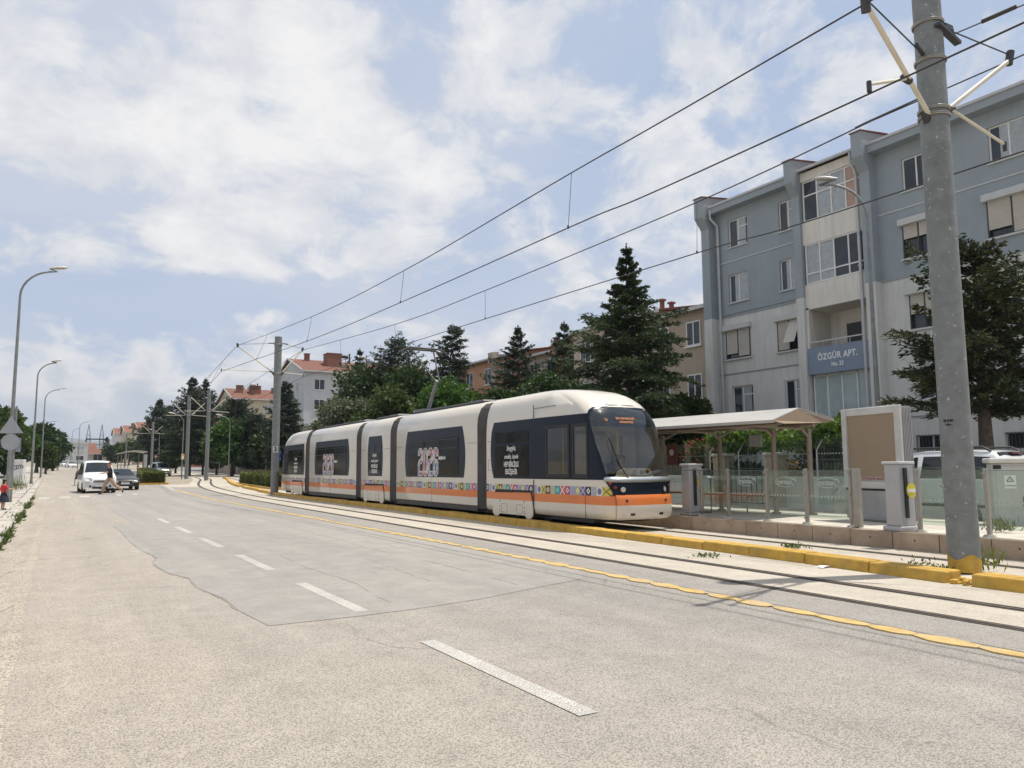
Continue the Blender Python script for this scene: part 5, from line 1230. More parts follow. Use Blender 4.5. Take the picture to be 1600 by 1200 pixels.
def rail_post(label, x, y, wide=False):
    t = thing('railing_post', label, 'post', (x, y, PZ), 0, gpost)
    mb = MB(); mb.box(-.04, .04, -.03, .03, .0, 1.14); 
    if wide: mb.box(-.06, .06, -.20, -.08, .02, 1.14)
    mb.build('post', M_STEEL, t, bevel=.008)
    mb = MB(); mb.lathe = None
    mb.tube([(0, 0, 0), (0, 0, .05)], [.12, .085], 14); mb.build('foot', M_KERB, t)
    for z in (.14, .62, 1.06):
        mb = MB(); mb.tube([(-.072, 0, z), (-.05, 0, z)], .028, 8); mb.build('glass_clamp', M_STEEL, t)
    return t
for (x, y), lb in zip(posts, plab): rail_post(lb, x, y, wide=abs(y - 9.58) < .01)
def glass_panel(label, a, b, z0, z1, logo=False, dots=(.62,), group='glass panels of the platform railing'):
    t = thing('glass_panel', label, 'glass panel', (a[0], a[1], PZ), 0, group); d = Vector((b[0] - a[0], b[1] - a[1], 0)); l = d.length; e = d / l; n = Vector((-e.y, e.x, 0))
    if n.x > 0: n = -n
    mb = MB(); mb.beam(e * .06 + Vector((0, 0, (z0 + z1) / 2)), e * (l - .06) + Vector((0, 0, (z0 + z1) / 2)), .012, z1 - z0); mb.build('pane', M_RGLASS, t)
    mb = MB(); mb.beam(e * .06 + Vector((0, 0, z1 + .004)), e * (l - .06) + Vector((0, 0, z1 + .004)), .014, .008); mb.build('pane_edge', mat('glass_edge', (.12, .16, .14), .3), t)
    mb = MB(); k = .16
    for z in dots:
        u = .14
        while u < l - .12: mb.disc(e * u + n * .0075 + Vector((0, 0, z)), n, .021, 8, 0, .001); u += .082
    if mb.v: mb.build('etched_dots', M_DOT, t)
    if logo:
        lg = MB(); c = e * (l * .5) + n * .008 + Vector((0, 0, .86)); q = [c + e * (.27 * math.cos(s)) + Vector((0, 0, .10 * math.sin(s))) for s in [2 * math.pi * k_ / 28 for k_ in range(24)]]
        lg.tube(q, .0055, 4); lg.tube([c - e * (-.22) + Vector((0, 0, .0)) + e * (.06 * math.cos(s)) + Vector((0, 0, .065 * math.sin(s))) for s in [2 * math.pi * k_ / 12 for k_ in range(10)]], .009, 4); ob = lg.build('etched_logo', M_DOT, t)
        text_mesh('etched_lettering', 'estram', .15, M_DOT, t, tuple(c - e * .04), (RAD(90), 0, math.atan2(-e.y, -e.x)), shear=.2, offset=.003, sx=.9, ext=.001)
    return t
gl_ = ['glass railing panel left of the first full post by the bench', 'glass railing panel in front of the orange bench', 'glass railing panel with the brightest etched oval logo', 'glass railing panel with the fainter oval logo', 'glass railing panel showing the white van door behind', 'glass railing panel right of the thick pole', 'glass railing panel running out of the picture']
for (i, j, lg), lb in zip(((0, 1, False), (1, 2, True), (2, 3, True), (3, 4, True), (5, 6, True), (6, 7, True), (7, 8, False)), gl_):
    glass_panel(lb, posts[i], posts[j], .14, 1.10, lg, (.58,))
# glass of the rear line
bk = [(16.35, 22.5), (16.35, 19.0), (16.35, 16.2), (16.35, 14.3), (16.35, 12.7), (16.35, 11.5)]
bl = ['tall rear glass screen partly behind the tram nose', 'tall rear glass screen before the dark garden gate', 'tall rear glass screen behind the bench seat', 'tall rear glass screen between the two stone pillars', 'tall rear glass screen next to the advertising board']
for a, b, lb in zip(bk, bk[1:], bl): glass_panel(lb, a, b, .25, 1.85, False, (.75, 1.5), 'rear glass screens of the shelter')
glass_panel('low rear glass panel in front of the white van', (16.4, 10.2), (16.4, 8.6), .14, 1.15, True, (.58,), 'rear glass screens of the shelter')
# ticket pillars
def pillar(label, x, y, sticker):
    t = thing('ticket_pillar', label, 'pillar', (x, y, PZ), RAD(-4), 'grey ticket pillars at the platform gates')
    mb = MB(); mb.prism([(-.16, .1), (.16, .1), (.145, 1.22), (-.145, 1.22)], 'x', -.2, .2); mb.build('column', M_ALU, t, bevel=.015, seg=2)
    mb = MB(); mb.box(-.25, .25, -.21, .21, 0, .1); mb.build('base', M_ALU, t, bevel=.03, seg=2)
    mb = MB(); mb.box(-.23, .23, -.18, .18, 1.22, 1.27); mb.build('cap', mat('pillar_cap', (.5, .5, .5), .5), t, bevel=.012)
    mb = MB(); mb.box(-.08, .0, -.18, -.155, .25, 1.15); mb.box(.203, .22, -.10, .10, .3, 1.1); mb.build('gate_slot', M_BLACK, t)
    if sticker:
        mb = MB(); mb.disc((-.02 + .10, -.185, .74), (0, -1, 0), .135, 24, 0, .006); st = mb.build('no_entry_sticker', mat('sticker_yellow', (.66, .56, .05), .5), t)
        mb = MB(); mb.box(-.03, .19, -.196, -.192, .71, .77); mb.build('sticker_bar', M_LETTER, st)
    else:
        mb = MB(); mb.box(.02, .12, -.19, -.16, .72, .92); mb.build('reader', mat('reader_yellow', (.5, .42, .15), .5), t)
    return t
pillar('grey ticket pillar beside the tram nose', 13.62, 14.2, False)
pillar('grey ticket pillar with a round yellow no-entry sticker', 13.42, 8.62, True)
# shelter
sh = thing('tram_shelter', 'tram stop shelter with pale gabled roof on brown steel posts', 'shelter', (15.2, 12, PZ)); O = Vector((15.2, 12, PZ))
R0 = on_x(1248, 637, 15.1); E0 = on_x(1208, 657, 13.95); B0 = on_x(1293, 653, 16.35)
y_far = 24.5
def rp(p): return Vector(p) - O
rz_, ez_, bz_ = R0.z, E0.z + .02, B0.z
mb = MB(); th = .07
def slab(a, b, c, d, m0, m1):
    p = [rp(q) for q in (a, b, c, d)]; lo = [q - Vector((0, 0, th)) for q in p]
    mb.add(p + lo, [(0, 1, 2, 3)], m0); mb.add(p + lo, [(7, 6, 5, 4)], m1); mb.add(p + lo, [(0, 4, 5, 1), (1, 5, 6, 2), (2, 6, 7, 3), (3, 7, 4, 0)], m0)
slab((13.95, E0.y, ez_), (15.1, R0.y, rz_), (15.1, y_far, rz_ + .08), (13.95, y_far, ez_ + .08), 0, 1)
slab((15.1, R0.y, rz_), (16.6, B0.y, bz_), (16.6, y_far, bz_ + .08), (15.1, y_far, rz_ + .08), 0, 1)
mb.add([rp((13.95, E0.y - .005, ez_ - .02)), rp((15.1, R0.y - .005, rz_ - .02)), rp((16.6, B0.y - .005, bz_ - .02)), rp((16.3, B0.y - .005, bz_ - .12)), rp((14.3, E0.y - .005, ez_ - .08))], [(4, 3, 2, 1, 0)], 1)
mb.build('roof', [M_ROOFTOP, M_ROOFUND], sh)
mb = MB()
spots = [(15.75, 13.45), (15.75, 15.3), (15.75, 17.6), (15.75, 20.6), (15.75, 23.6), (16.1, 12.65)]
for x, y in spots:
    mb2 = MB(); mb2.tube([rp((x, y, PZ)), rp((x, y, ez_ - .12))], .065, 12); mb2.tube([rp((x, y, PZ)), rp((x, y, PZ + .05))], .12, 12)
    mb2.build('post', M_BROWNSTEEL, sh)
    mb2 = MB()
    mb2.tube([rp((x, y, 2.2)), rp((x - .25, y, 2.42)), rp((14.15, y + .0, ez_ - .1))], .035, 8); mb2.tube([rp((x, y, 2.3)), rp((16.45, y, bz_ - .1))], .03, 6)
    mb2.tube([rp((x, y, 2.25)), rp((x, y + .5, ez_ + .0))], .03, 6)
    mb2.build('bracket', M_BROWNSTEEL, sh)
mb = MB(); mb.tube([rp((14.2, E0.y + .1, ez_ - .1)), rp((14.2, y_far, ez_ - .02))], .04, 6); mb.tube([rp((15.75, R0.y + .1, ez_ - .06)), rp((15.75, y_far, ez_ + .02))], .05, 6); mb.build('purlin', M_BROWNSTEEL, sh)
# hanging sign under the roof
mb = MB(); mb.box(-.02, .02, -.2, .2, 0, .3); hs = tag(mb.build('hanging_sign', M_ALU), 'small grey sign hanging under the shelter roof', 'sign'); hs.location = (15.6, 13.9, 2.0)
mb = MB(); mb.tube([(0, 0, .3), (0, 0, .62)], .012, 5); mb.build('hanger', M_BROWNSTEEL, hs)
# bench
bn = thing('bench', 'orange slatted bench on bent steel legs under the shelter', 'bench', (15.55, 14.4, PZ))
mb = MB()
for k in range(4): mb.box(-.2 + k * .11, -.11 + k * .11, -1.1, 3.0, .44, .475)
mb.build('seat', M_BENCH, bn, bevel=.01)
for y in (-1.0, -.35, 1.6, 2.8):
    mb = MB(); mb.tube([(-.18, y, 0), (-.18, y, .33), (-.15, y, .40), (-.08, y, .43), (.18, y, .43)], .022, 7); mb.build('leg', M_BROWNSTEEL, bn)
# red notice on a post
mb = MB(); mb.box(-.015, .015, -.22, .22, 0, .62); nb_ = tag(mb.build('notice_board', mat('notice_red', (.16, .03, .035), .5)), 'dark red notice board on the shelter beside the rear glass', 'notice board'); nb_.location = (16.2, 17.7, 1.55)
mb = MB(); mb.disc((-.018, 0, .38), (-1, 0, 0), .1, 14); mb.build('emblem', M_LETTER, nb_)
# advertising board
a = at_depth(1320, 727, 17.25); b = at_depth(1411, 726, 15.75); e = Vector((b.x - a.x, b.y - a.y, 0)); wd = e.length; e.normalize(); ang = math.atan2(e.y, e.x)
ad = thing('advertising_board', 'empty advertising board in a pale aluminium frame with beige panel', 'billboard', (a.x, a.y, PZ), ang); h = 2.42
mb = MB(); mb.box(0, wd, .03, .30, 0, h); mb.build('cabinet', M_ALU, ad, bevel=.02)
mb = MB()
for (x0, x1, z0, z1) in ((-.02, .14, .72, h + .03), (wd - .14, wd + .02, .72, h + .03), (.14, wd - .14, h - .13, h + .03), (.14, wd - .14, .72, .86)): mb.box(x0, x1, -.03, .03, z0, z1)
mb.build('frame', mat('frame_pale', (.56, .55, .53), .45, metal=.1, dirt=.2), ad, bevel=.012)
mb = MB()
for k in range(6): mb.box(wd - .0, wd + .02, .06 + k * .04, .075 + k * .04, .05, h); 
mb.build('side_rib', M_ALU, ad)
mb = MB(); mb.box(.14, wd - .14, .0, .02, .86, h - .13); pn_ = mb.build('panel', mat('kraft_panel', (.30, .225, .155), .6, var=.03), ad)
mb = MB(); mb.box(.14, wd - .14, -.006, .0, .875, .955); ls = mb.build('lower_strip', mat('strip_pale', (.50, .44, .42), .5), ad)
text_mesh('strip_lettering', 'BÜYÜKŞEHİR BELEDİYESİ', .068, mat('ink_dark_red', (.22, .03, .04), .6), ls, (wd * .5 + .06, -.008, .915), (RAD(90), 0, 0), sx=.95, offset=.001)
mb = MB(); mb.disc((.22, -.008, .915), (0, -1, 0), .03, 14, 0, .002); mb.build('emblem', mat('ink_dark_red', (.22, .03, .04)), ls)
mb = MB(); mb.box(.0, wd, -.005, .03, .05, .66); mb.build('lower_door', mat('ad_lower_grey', (.33, .33, .335), .5), ad); mb = MB(); mb.box(0, wd, .0, .035, .66, .72); mb.build('shadow_gap', M_BLACK, ad)
# thin barrier rod with a square end by the pillar
mb = MB(); mb.tube([(0, 0, .05), (0, 0, 1.1)], .012, 6); mb.tube([(0, 0, 1.1), (.25, .1, 1.1)], .012, 6); mb.box(-.03, .03, -.03, .03, 0, .1)
st = tag(mb.build('gate_rod', M_DKMETAL), 'thin dark gate rod standing before the advertising board', 'gate rod'); p = on_ground(1382, 812, PZ); st.location = (p.x - .3, p.y - .15, PZ)
mb = MB(); mb.tube([(0, 0, .12), (0, 0, 1.12)], .014, 6); mb.tube([(0, 0, 1.12), (-.5, .35, 1.12)], .014, 6); mb.tube([(0, 0, .12), (-.5, .35, .12)], .014, 6); mb.disc((-.02, 0, 1.1), (-1, 0, 0), .05, 10, 0, .03)
st = tag(mb.build('gate_rod', M_DKMETAL), 'thin dark gate rail right of the farther ticket pillar', 'gate rod'); st.location = (13.5, 13.45, PZ)
# electric cabinet
c0 = at_depth(1549, 727, 15.4); cb = thing('electric_cabinet', 'pale grey electric cabinet with a warning sticker at the right edge', 'cabinet', (c0.x, c0.y, .05), RAD(-52))
M_CAB = mat('cabinet_grey', (.46, .46, .43), .6, var=.05, dirt=.3, dirtcol=(.36, .33, .28), streak=True)
mb = MB(); mb.box(0, 1.3, 0, .5, .0, 1.48); mb.build('body', M_CAB, cb, bevel=.015)
mb = MB(); mb.box(-.06, 1.36, -.08, .58, 1.48, 1.58); mb.build('lid', mat('cabinet_lid', (.56, .55, .5), .6), cb, bevel=.03, seg=2)
for x in (.06, .66):
    mb = MB(); mb.box(x, x + .56, -.012, .002, .12, 1.42); d_ = mb.build('door', M_CAB, cb, bevel=.006)
mb = MB(); mb.box(.50, .54, -.04, -.01, .62, .82); mb.build('handle', M_BLACK, d_)
mb = MB(); mb.box(.02, .16, -.02, -.012, 1.36, 1.44); mb.build('maker_plate', M_BLACK, cb)
mb = MB(); mb.box(.20, .40, -.02, -.012, .98, 1.24); stk = mb.build('warning_sticker', M_LETTER, cb)
mb = MB(); c = Vector((.30, -.022, 1.15))
for k in range(3):
    a_, b_ = [(c + Vector((.07 * math.sin(q), 0, .065 * math.cos(q)))) for q in (2 * math.pi * k / 3, 2 * math.pi * (k + 1) / 3)]; mb.beam(a_, b_, .006, .012)
mb.box(.296, .304, -.024, -.02, 1.13, 1.17); mb.box(.296, .304, -.024, -.02, 1.112, 1.12); mb.build('warning_triangle', M_BLACK, stk)
text_mesh('warning_lettering', 'ÖLÜM TEHLİKESİ', .03, M_BLACK, stk, (.30, -.022, 1.03), (RAD(90), 0, 0), sx=.75)
# garden wall behind the street with stone pillars and low parapet
M_PILST = mat('pillar_stone', (.36, .29, .21), .9, var=.25, scale=5, bump=.4, bscale=12)
gw = thing('garden_wall', 'low grey garden wall with white coping in front of the apartment block', 'wall', (21.2, 10, .1))
mb = MB(); mb.box(0, .22, 0, 14.5, 0, .95); mb.build('wall_body', M_GREYW, gw)
mb = MB(); mb.box(-.06, .28, 0, 14.5, .95, 1.05); mb.build('coping', M_TRIM, gw)
mb = MB()
for y in np.arange(.2, 7.2, .14): mb.box(.09, .11, float(y), float(y) + .02, 1.05, 1.6)
mb.box(.08, .12, 0, 7.3, 1.58, 1.62); mb.build('railing', M_FRAMEB, gw)
for px, y_, lab in ((1124, 20.5, 'stone gate pillar left of the garden gate'), (1206, 18.1, 'stone gate pillar right of the garden gate')):
    p = on_x(px, 720, 20.9); t = thing('gate_pillar', lab, 'pillar', (20.9, p.y, .1), 0, 'stone pillars of the garden gate')
    mb = MB(); mb.box(-.05, .45, -.28, .28, 0, 1.75); mb.build('shaft', M_PILST, t, bevel=.03, seg=2); mb = MB(); mb.box(-.10, .50, -.33, .33, 1.75, 1.86); mb.build('cap', mat('pillar_cap_stone', (.42, .38, .32), .9), t, bevel=.02)
gt = thing('garden_gate', 'dark green metal gate between the two stone pillars', 'gate', (21.1, 19.3, .1)); mb = MB()
for k in range(9): mb.box(-.01, .01, -.95 + k * .235, -.93 + k * .235, .1, 1.6)
mb.box(-.015, .015, -1, 1, .1, .14); mb.box(-.015, .015, -1, 1, 1.3, 1.34); mb.build('bars', mat('gate_green', (.03, .05, .045), .5), gt)
# vine pergola
pg = thing('vine_pergola', 'leafy vine pergola on white bent pipes over the garden gate', 'pergola', (22.0, 18.6, .1)); mb = MB()
for y in (-2.3, -.6, 1.0, 2.4):
    mb.tube([(-.9, y, 0), (-.9, y, 1.9), (-.5, y + .05, 2.3), (.6, y, 2.5), (2.2, y, 2.5)], .025, 6)
for x in (-.5, .6, 1.8): mb.tube([(x, -2.4, 2.42), (x, 2.5, 2.42)], .02, 5)
mb.build('pipe_frame', M_TRIM, pg)
PERGOLA = pg
# ------------------------------------------------------------------ plants
def leaves_mesh(name, C, D, L, Wd, m, parent, seed=0):
    """many small pointed quads: centres, directions, lengths, widths"""
    g = np.random.default_rng(seed); n = len(C); D = D / (np.linalg.norm(D, axis=1, keepdims=True) + 1e-9)
    r = g.normal(size=(n, 3)); S = np.cross(D, r); S /= (np.linalg.norm(S, axis=1, keepdims=True) + 1e-9)
    L = np.broadcast_to(L, n)[:, None]; Wd = np.broadcast_to(Wd, n)[:, None]
    V = np.stack([C, C + D * L * .45 + S * Wd * .5, C + D * L, C + D * L * .45 - S * Wd * .5], 1).reshape(-1, 3)
    me = bpy.data.meshes.new(name); me.vertices.add(4 * n); me.vertices.foreach_set('co', V.astype(np.float32).ravel())
    me.loops.add(4 * n); me.loops.foreach_set('vertex_index', np.arange(4 * n, dtype=np.int32)); me.polygons.add(n)
    me.polygons.foreach_set('loop_start', np.arange(0, 4 * n, 4, dtype=np.int32)); me.polygons.foreach_set('loop_total', np.full(n, 4, dtype=np.int32))
    me.materials.append(m); me.update(calc_edges=True); me.validate()
    o = bpy.data.objects.new(name, me); COL.objects.link(o)
    if parent is not None: o.parent = parent
    return o
LF_CEDAR = leafmat('cedar_needles', [(.014, .027, .017), (.038, .062, .032), (.115, .145, .048)], .12)
LF_CEDAR2 = leafmat('cedar_needles_bluish', [(.014, .025, .020), (.035, .055, .036), (.075, .10, .05)], .12)
LF_CEDAR3 = leafmat('cedar_needles_brownish', [(.013, .020, .012), (.036, .050, .025), (.125, .115, .045)], .12)
LF_BRIGHT = leafmat('bright_leaves', [(.018, .045, .010), (.045, .10, .020), (.10, .17, .035)], .3)
LF_DARK = leafmat('dark_leaves', [(.014, .028, .012), (.034, .060, .022), (.075, .105, .035)], .25)
LF_MID = leafmat('mid_leaves', [(.018, .036, .009), (.048, .076, .020), (.105, .135, .038)], .28)
LF_OLIVE = leafmat('olive_leaves', [(.045, .060, .035), (.10, .115, .075), (.19, .20, .15)], .25)
LF_VINE = leafmat('vine_leaves', [(.03, .06, .012), (.09, .15, .03), (.24, .31, .10)], .35)
LF_HEDGE = leafmat('hedge_leaves', [(.045, .058, .020), (.11, .13, .042), (.20, .22, .085)], .25)
LF_RED = leafmat('red_flowers', [(.06, .02, .015), (.22, .03, .03), (.4, .08, .06)], .25)
LF_DRY = leafmat('dry_grass', [(.06, .08, .02), (.14, .16, .05), (.32, .27, .12)], .3)

def conifer(name, label, loc, h, r, n_br, n_leaf, m, seed, droop=.25, rise=.25, bare=.12, ptop=.8, spread=1.0, leaf=.26, lean=(0, 0), profile=None, group=None, dens=1.0, trunk_r=.16):
    g = np.random.default_rng(seed); t = thing(name, label, 'tree', loc, 0, group); n_leaf = int(n_leaf * dens)
    mb = MB(); tp = lambda z: np.array([lean[0] * (z / h) ** 2, lean[1] * (z / h) ** 2, z])
    mb.tube([tuple(tp(h * k / 8)) for k in range(9)], [trunk_r * (1 - .95 * k / 8) + .01 for k in range(9)], 8)
    C = []; D = []; SZ = []; per = max(4, n_leaf // n_br)
    for i in range(n_br):
        lv = (i // 6 + .5 + g.normal() * .20) / (n_br / 6); f = bare + (1 - bare) * min(.995, max(0, lv)) ** .95; z = h * f; u = (f - bare) / (1 - bare)
        pr = (1 - u) ** ptop if profile is None else float(np.interp(u, [p[0] for p in profile], [p[1] for p in profile]))
        Lb = r * pr * (g.uniform(.55, 1.0) if g.random() < .78 else g.uniform(1.0, 1.3)) + .08; az = i * 2.399 + g.normal() * .5
        dr = np.array([math.cos(az), math.sin(az), 0]); sd = np.array([-dr[1], dr[0], 0]); base = tp(z)
        ri = rise * g.uniform(.5, 1.5) + .5 * u * u; dp = droop * g.uniform(.6, 1.4) * (1 - .6 * u)
        P = lambda s: base + dr * (Lb * s) + np.array([0, 0, Lb * (ri * s - dp * s * s)])
        if Lb > .5: mb.tube([tuple(P(s)) for s in (0, .35, .7, .95)], [max(.012, trunk_r * .28 * (1 - f * .6)), trunk_r * .16, trunk_r * .08, .006], 4, 0, False)
        k = max(10, int(per * (.3 + 1.2 * Lb / r))); lf_ = 1.0 - .5 * u
        nt_ = max(3, int(round(Lb / (leaf * 1.15))) + 2)                 # side twigs to the left and right of the branch
        st = (np.arange(2 * nt_) // 2 + g.uniform(.1, .9, 2 * nt_)) / nt_; sgn = np.where(np.arange(2 * nt_) % 2, 1.0, -1.0)
        tl = (Lb * .40 * spread + .03) * (1.03 - st * .86) * g.uniform(.55, 1.2, 2 * nt_); fw = g.uniform(.45, .9, 2 * nt_); up = g.normal(size=2 * nt_) * .12
        ti = g.choice(2 * nt_, k, p=(tl + .05) / (tl + .05).sum()); q = g.random(k) ** .8
        main = g.random(k) < .16                                         # needles on the branch itself
        bp = np.stack([P(x) for x in st])[ti]
        off = sd * (sgn[ti] * tl[ti] * q)[:, None] + dr * (fw[ti] * tl[ti] * q)[:, None] + np.stack([np.zeros(k), np.zeros(k), (up[ti] * q - .28 * q * q) * tl[ti]], 1)
        bm_ = np.stack([P(x) for x in g.random(k) ** .7]); pts = np.where(main[:, None], bm_, bp + off) + g.normal(size=(k, 3)) * leaf * .14
        dd = sd * (sgn[ti] * .8)[:, None] + dr * (fw[ti] + .35)[:, None] + g.normal(size=(k, 3)) * .45 + np.array([0, 0, .16])
        C.append(pts); D.append(dd); SZ.append(np.full(k, lf_))
    # leader
    k = 40; s = g.random(k); C.append(np.stack([tp(h * (.90 + .12 * q)) for q in s])); D.append(np.stack([g.normal(size=k) * .5, g.normal(size=k) * .5, np.abs(g.normal(size=k)) + .4], 1)); SZ.append(np.full(k, .55))
    mb.build('trunk', M_BARK, t); C = np.concatenate(C); D = np.concatenate(D); SZ = np.concatenate(SZ)
    leaves_mesh('crown', C, D, leaf * SZ * g.uniform(.6, 1.3, len(C)), leaf * .24 * g.uniform(.7, 1.3, len(C)), m, t, seed)
    return t
def broadleaf(name, label, loc, h, rx, ry, n_leaf, m, seed, trunk=.25, leaf=.22, clumps=16, group=None, cat='tree', stem=True, low=.0):
    g = np.random.default_rng(seed); t = thing(name, label, cat, loc, 0, group); C = []; D = []
    mb = MB(); hb = h * trunk
    cl = []
    for i in range(clumps):
        a = g.random() * 6.283; q = g.random() ** .5; zz = hb + (h - hb) * (.18 + .64 * g.random()); w = (1 - abs((zz - hb) / (h - hb) - .45) * 1.1)
        c = np.array([math.cos(a) * rx * q * .72 * w, math.sin(a) * ry * q * .72 * w, zz]); rad = (.30 + .24 * g.random()) * min((rx + ry) / 2, (h - hb) * .6)
        cl.append((c, rad))
    cl.append((np.array([g.normal() * .1 * rx, g.normal() * .1 * ry, h - .3 * (h - hb)]), .36 * min(rx, (h - hb) * .6)))
    per = n_leaf // len(cl)
    for c, rad in cl:
        v = g.normal(size=(per, 3)); v /= np.linalg.norm(v, axis=1, keepdims=True); rr_ = rad * (1 - .55 * g.random(per) ** 2.2)
        bump = 1 + .22 * np.sin(v[:, 0] * 7 + c[0] * 3) * np.cos(v[:, 1] * 6 + c[1]) + .12 * g.normal(size=per)
        p = c + v * (rr_ * bump)[:, None] * np.array([1, 1, .85]); keep = p[:, 2] > low
        C.append(p[keep]); D.append((v * .6 + g.normal(size=(per, 3)) * .7 + np.array([0, 0, -.15]))[keep])
        if stem: 
            mb.tube([(0, 0, hb * .75), tuple(c * np.array([.5, .5, 1]) * np.array([1, 1, .55]) + np.array([0, 0, hb * .3])), tuple(c)], [.05 * h / 5, .03 * h / 5, .01], 5, 0, False)
    if stem:
        mb.tube([(0, 0, -.1), (0, 0, hb * .5), (.03, 0, hb + .15 * h)], [.035 * h + .03, .028 * h + .02, .015 * h], 8); mb.build('trunk', M_BARK, t)
    C = np.concatenate(C); D = np.concatenate(D)
    leaves_mesh('crown', C, D, leaf * g.uniform(.6, 1.4, len(C)), leaf * .6 * g.uniform(.6, 1.3, len(C)), m, t, seed); return t
gc = 'cedars along the side street'
p = on_x(982, 560, 22.3)
conifer('cedar_tree', 'big dark cedar with a tall thin spire right behind the tram cab', (22.3, p.y, .1), on_x(982, 388, 22.3).z - .1, 4.9, 150, 120000, LF_CEDAR, 11, droop=.34, rise=.30, bare=.09, leaf=.23, profile=[(0, .70), (.2, .78), (.36, .76), (.46, .70), (.54, .64), (.60, .56), (.65, .40), (.71, .24), (.79, .155), (.88, .085), (.95, .04), (1, .01)], group=gc, trunk_r=.2)
p = on_x(1541, 690, 21.9)
conifer('cedar_tree', 'wide layered cedar with a bare dark trunk behind the thick pole', (21.9, p.y, .1), 7.35, 2.62, 66, 36000, LF_CEDAR3, 12, droop=.06, rise=.30, bare=.36, leaf=.21, profile=[(0, .62), (.12, .95), (.3, 1.0), (.55, .85), (.75, .62), (.9, .35), (1, .12)], group=gc, trunk_r=.24)
def cd(px, ytop, D, wpx, lab, seed, m=LF_CEDAR2, n=9000, br=80, zb=None, **k):
    a = at_depth(px, ytop, D); zb = T(a.y) if zb is None else zb
    k['leaf'] = k.get('leaf', .3) * .92
    return conifer('cedar_tree', lab, (a.x, a.y, zb), a.z - zb, wpx / 2 * D / F, int(br * 1.6), int(n * 2.2), m, seed, group=gc, **k)
sp_ = [(0, .9), (.3, 1.0), (.52, .98), (.66, .80), (.78, .50), (.86, .28), (.93, .13), (1, .015)]
cd(881, 508, 58, 96, 'narrow dark cedar in front of the grey brown house', 13, leaf=.36, profile=sp_, trunk_r=.15, n=11000)
cd(809, 514, 62, 104, 'slim cedar with a thin spire before the terracotta house', 14, leaf=.36, profile=sp_, trunk_r=.15, n=11000)
cd(694, 514, 70, 110, 'drooping old cedar with a bent top above the tram middle', 15, leaf=.42, droop=.8, rise=.35, profile=[(0, .8), (.3, 1), (.55, .9), (.72, .62), (.86, .42), (1, .16)], lean=(.6, -.8), n=11000, trunk_r=.2)
cd(622, 532, 75, 104, 'ragged flat-topped cedar behind the pantograph', 16, leaf=.42, droop=.35, rise=.42, profile=[(0, .9), (.4, 1), (.7, .85), (.88, .62), (1, .15)], n=10000, trunk_r=.2)
cd(562, 548, 92, 70, 'thin cedar in front of the red roof of the pale grey house', 17, leaf=.45, profile=sp_, n=7000)
cd(447, 598, 86, 76, 'dark cedar beside the pole with the number plate', 18, leaf=.45, profile=[(0, .9), (.3, 1), (.6, .7), (.85, .3), (1, .05)], n=10000)
cd(302, 592, 106, 88, 'tall dark cedar with a double spire near the tram bend', 19, leaf=.5, profile=sp_, n=10000)
cd(322, 594, 110, 62, 'tall dark cedar close behind the bend pole', 20, leaf=.5, profile=sp_, n=8000)
cd(250, 626, 150, 66, 'far dark cedar over the silver van', 21, leaf=.7, profile=sp_, n=7000)
cd(265, 636, 154, 52, 'far dark cedar close to the red sign', 22, leaf=.7, profile=sp_, n=6000)
cd(370, 628, 118, 58, 'bushy pine in front of the beige house', 23, leaf=.55, droop=.1, profile=[(0, .7), (.5, 1), (.8, .8), (1, .3)], n=7000, bare=.35)
cd(398, 652, 100, 60, 'dark round pine left of the number plate pole', 24, leaf=.5, droop=.1, profile=[(0, .9), (.5, 1), (.8, .8), (1, .3)], n=8000)
cd(167, 684, 330, 14, 'tiny far conifer beside the lattice mast', 25, leaf=1.2, n=1200, br=40)
cd(226, 668, 210, 40, 'far conifer left of the cedar pair', 26, leaf=.9, n=4000, br=60)
gb = 'leafy trees along the side street'
def bl_(px, ytop, D, wpx, lab, seed, m, n=9000, **k):
    a = at_depth(px, ytop, D); zb = T(a.y); return broadleaf('leafy_tree', lab, (a.x, a.y, zb), a.z - zb, wpx / 2 * D / F, wpx / 2 * D / F, n, m, seed, group=gb, **k)
bl_(690, 592, 50, 130, 'bright green leafy tree above the second tram section', 31, LF_BRIGHT, 14000, leaf=.30)
bl_(610, 604, 56, 110, 'green leafy tree behind the raised pantograph', 32, LF_MID, 13000, leaf=.32)
bl_(745, 600, 52, 90, 'green leafy tree above the last tram bellows', 33, LF_MID, 9000, leaf=.3)
bl_(552, 622, 62, 110, 'pale olive coloured tree beside the grey house', 34, LF_OLIVE, 14000, leaf=.30)
bl_(500, 660, 66, 70, 'pale flowering shrub tree over the rear of the tram', 35, LF_OLIVE, 8000, leaf=.3)
bl_(790, 590, 48, 80, 'dark leafy tree under the slim cedar', 36, LF_DARK, 8000, leaf=.3)
bl_(850, 578, 46, 116, 'broad dark tree between the slim and the narrow cedar', 45, LF_DARK, 11000, leaf=.28)
bl_(908, 574, 42, 90, 'dark tree left of the big cedar spire', 46, LF_DARK, 9000, leaf=.27)
bl_(585, 572, 76, 130, 'broad dark tree under the ragged cedar', 47, LF_DARK, 13000, leaf=.4)
bl_(655, 566, 72, 120, 'broad dark tree under the drooping cedar', 48, LF_DARK, 12000, leaf=.4)
bl_(1070, 606, 36, 90, 'dark tree low to the right of the big cedar', 49, LF_MID, 8000, leaf=.25)
bl_(365, 656, 100, 84, 'bright green rounded tree behind the bend pole', 37, LF_BRIGHT, 11000, leaf=.5)
bl_(425, 672, 94, 76, 'dark green tree left of the tram rear', 38, LF_DARK, 10000, leaf=.5)
bl_(340, 690, 112, 60, 'low dark tree over the brown garden wall', 39, LF_DARK, 8000, leaf=.5)
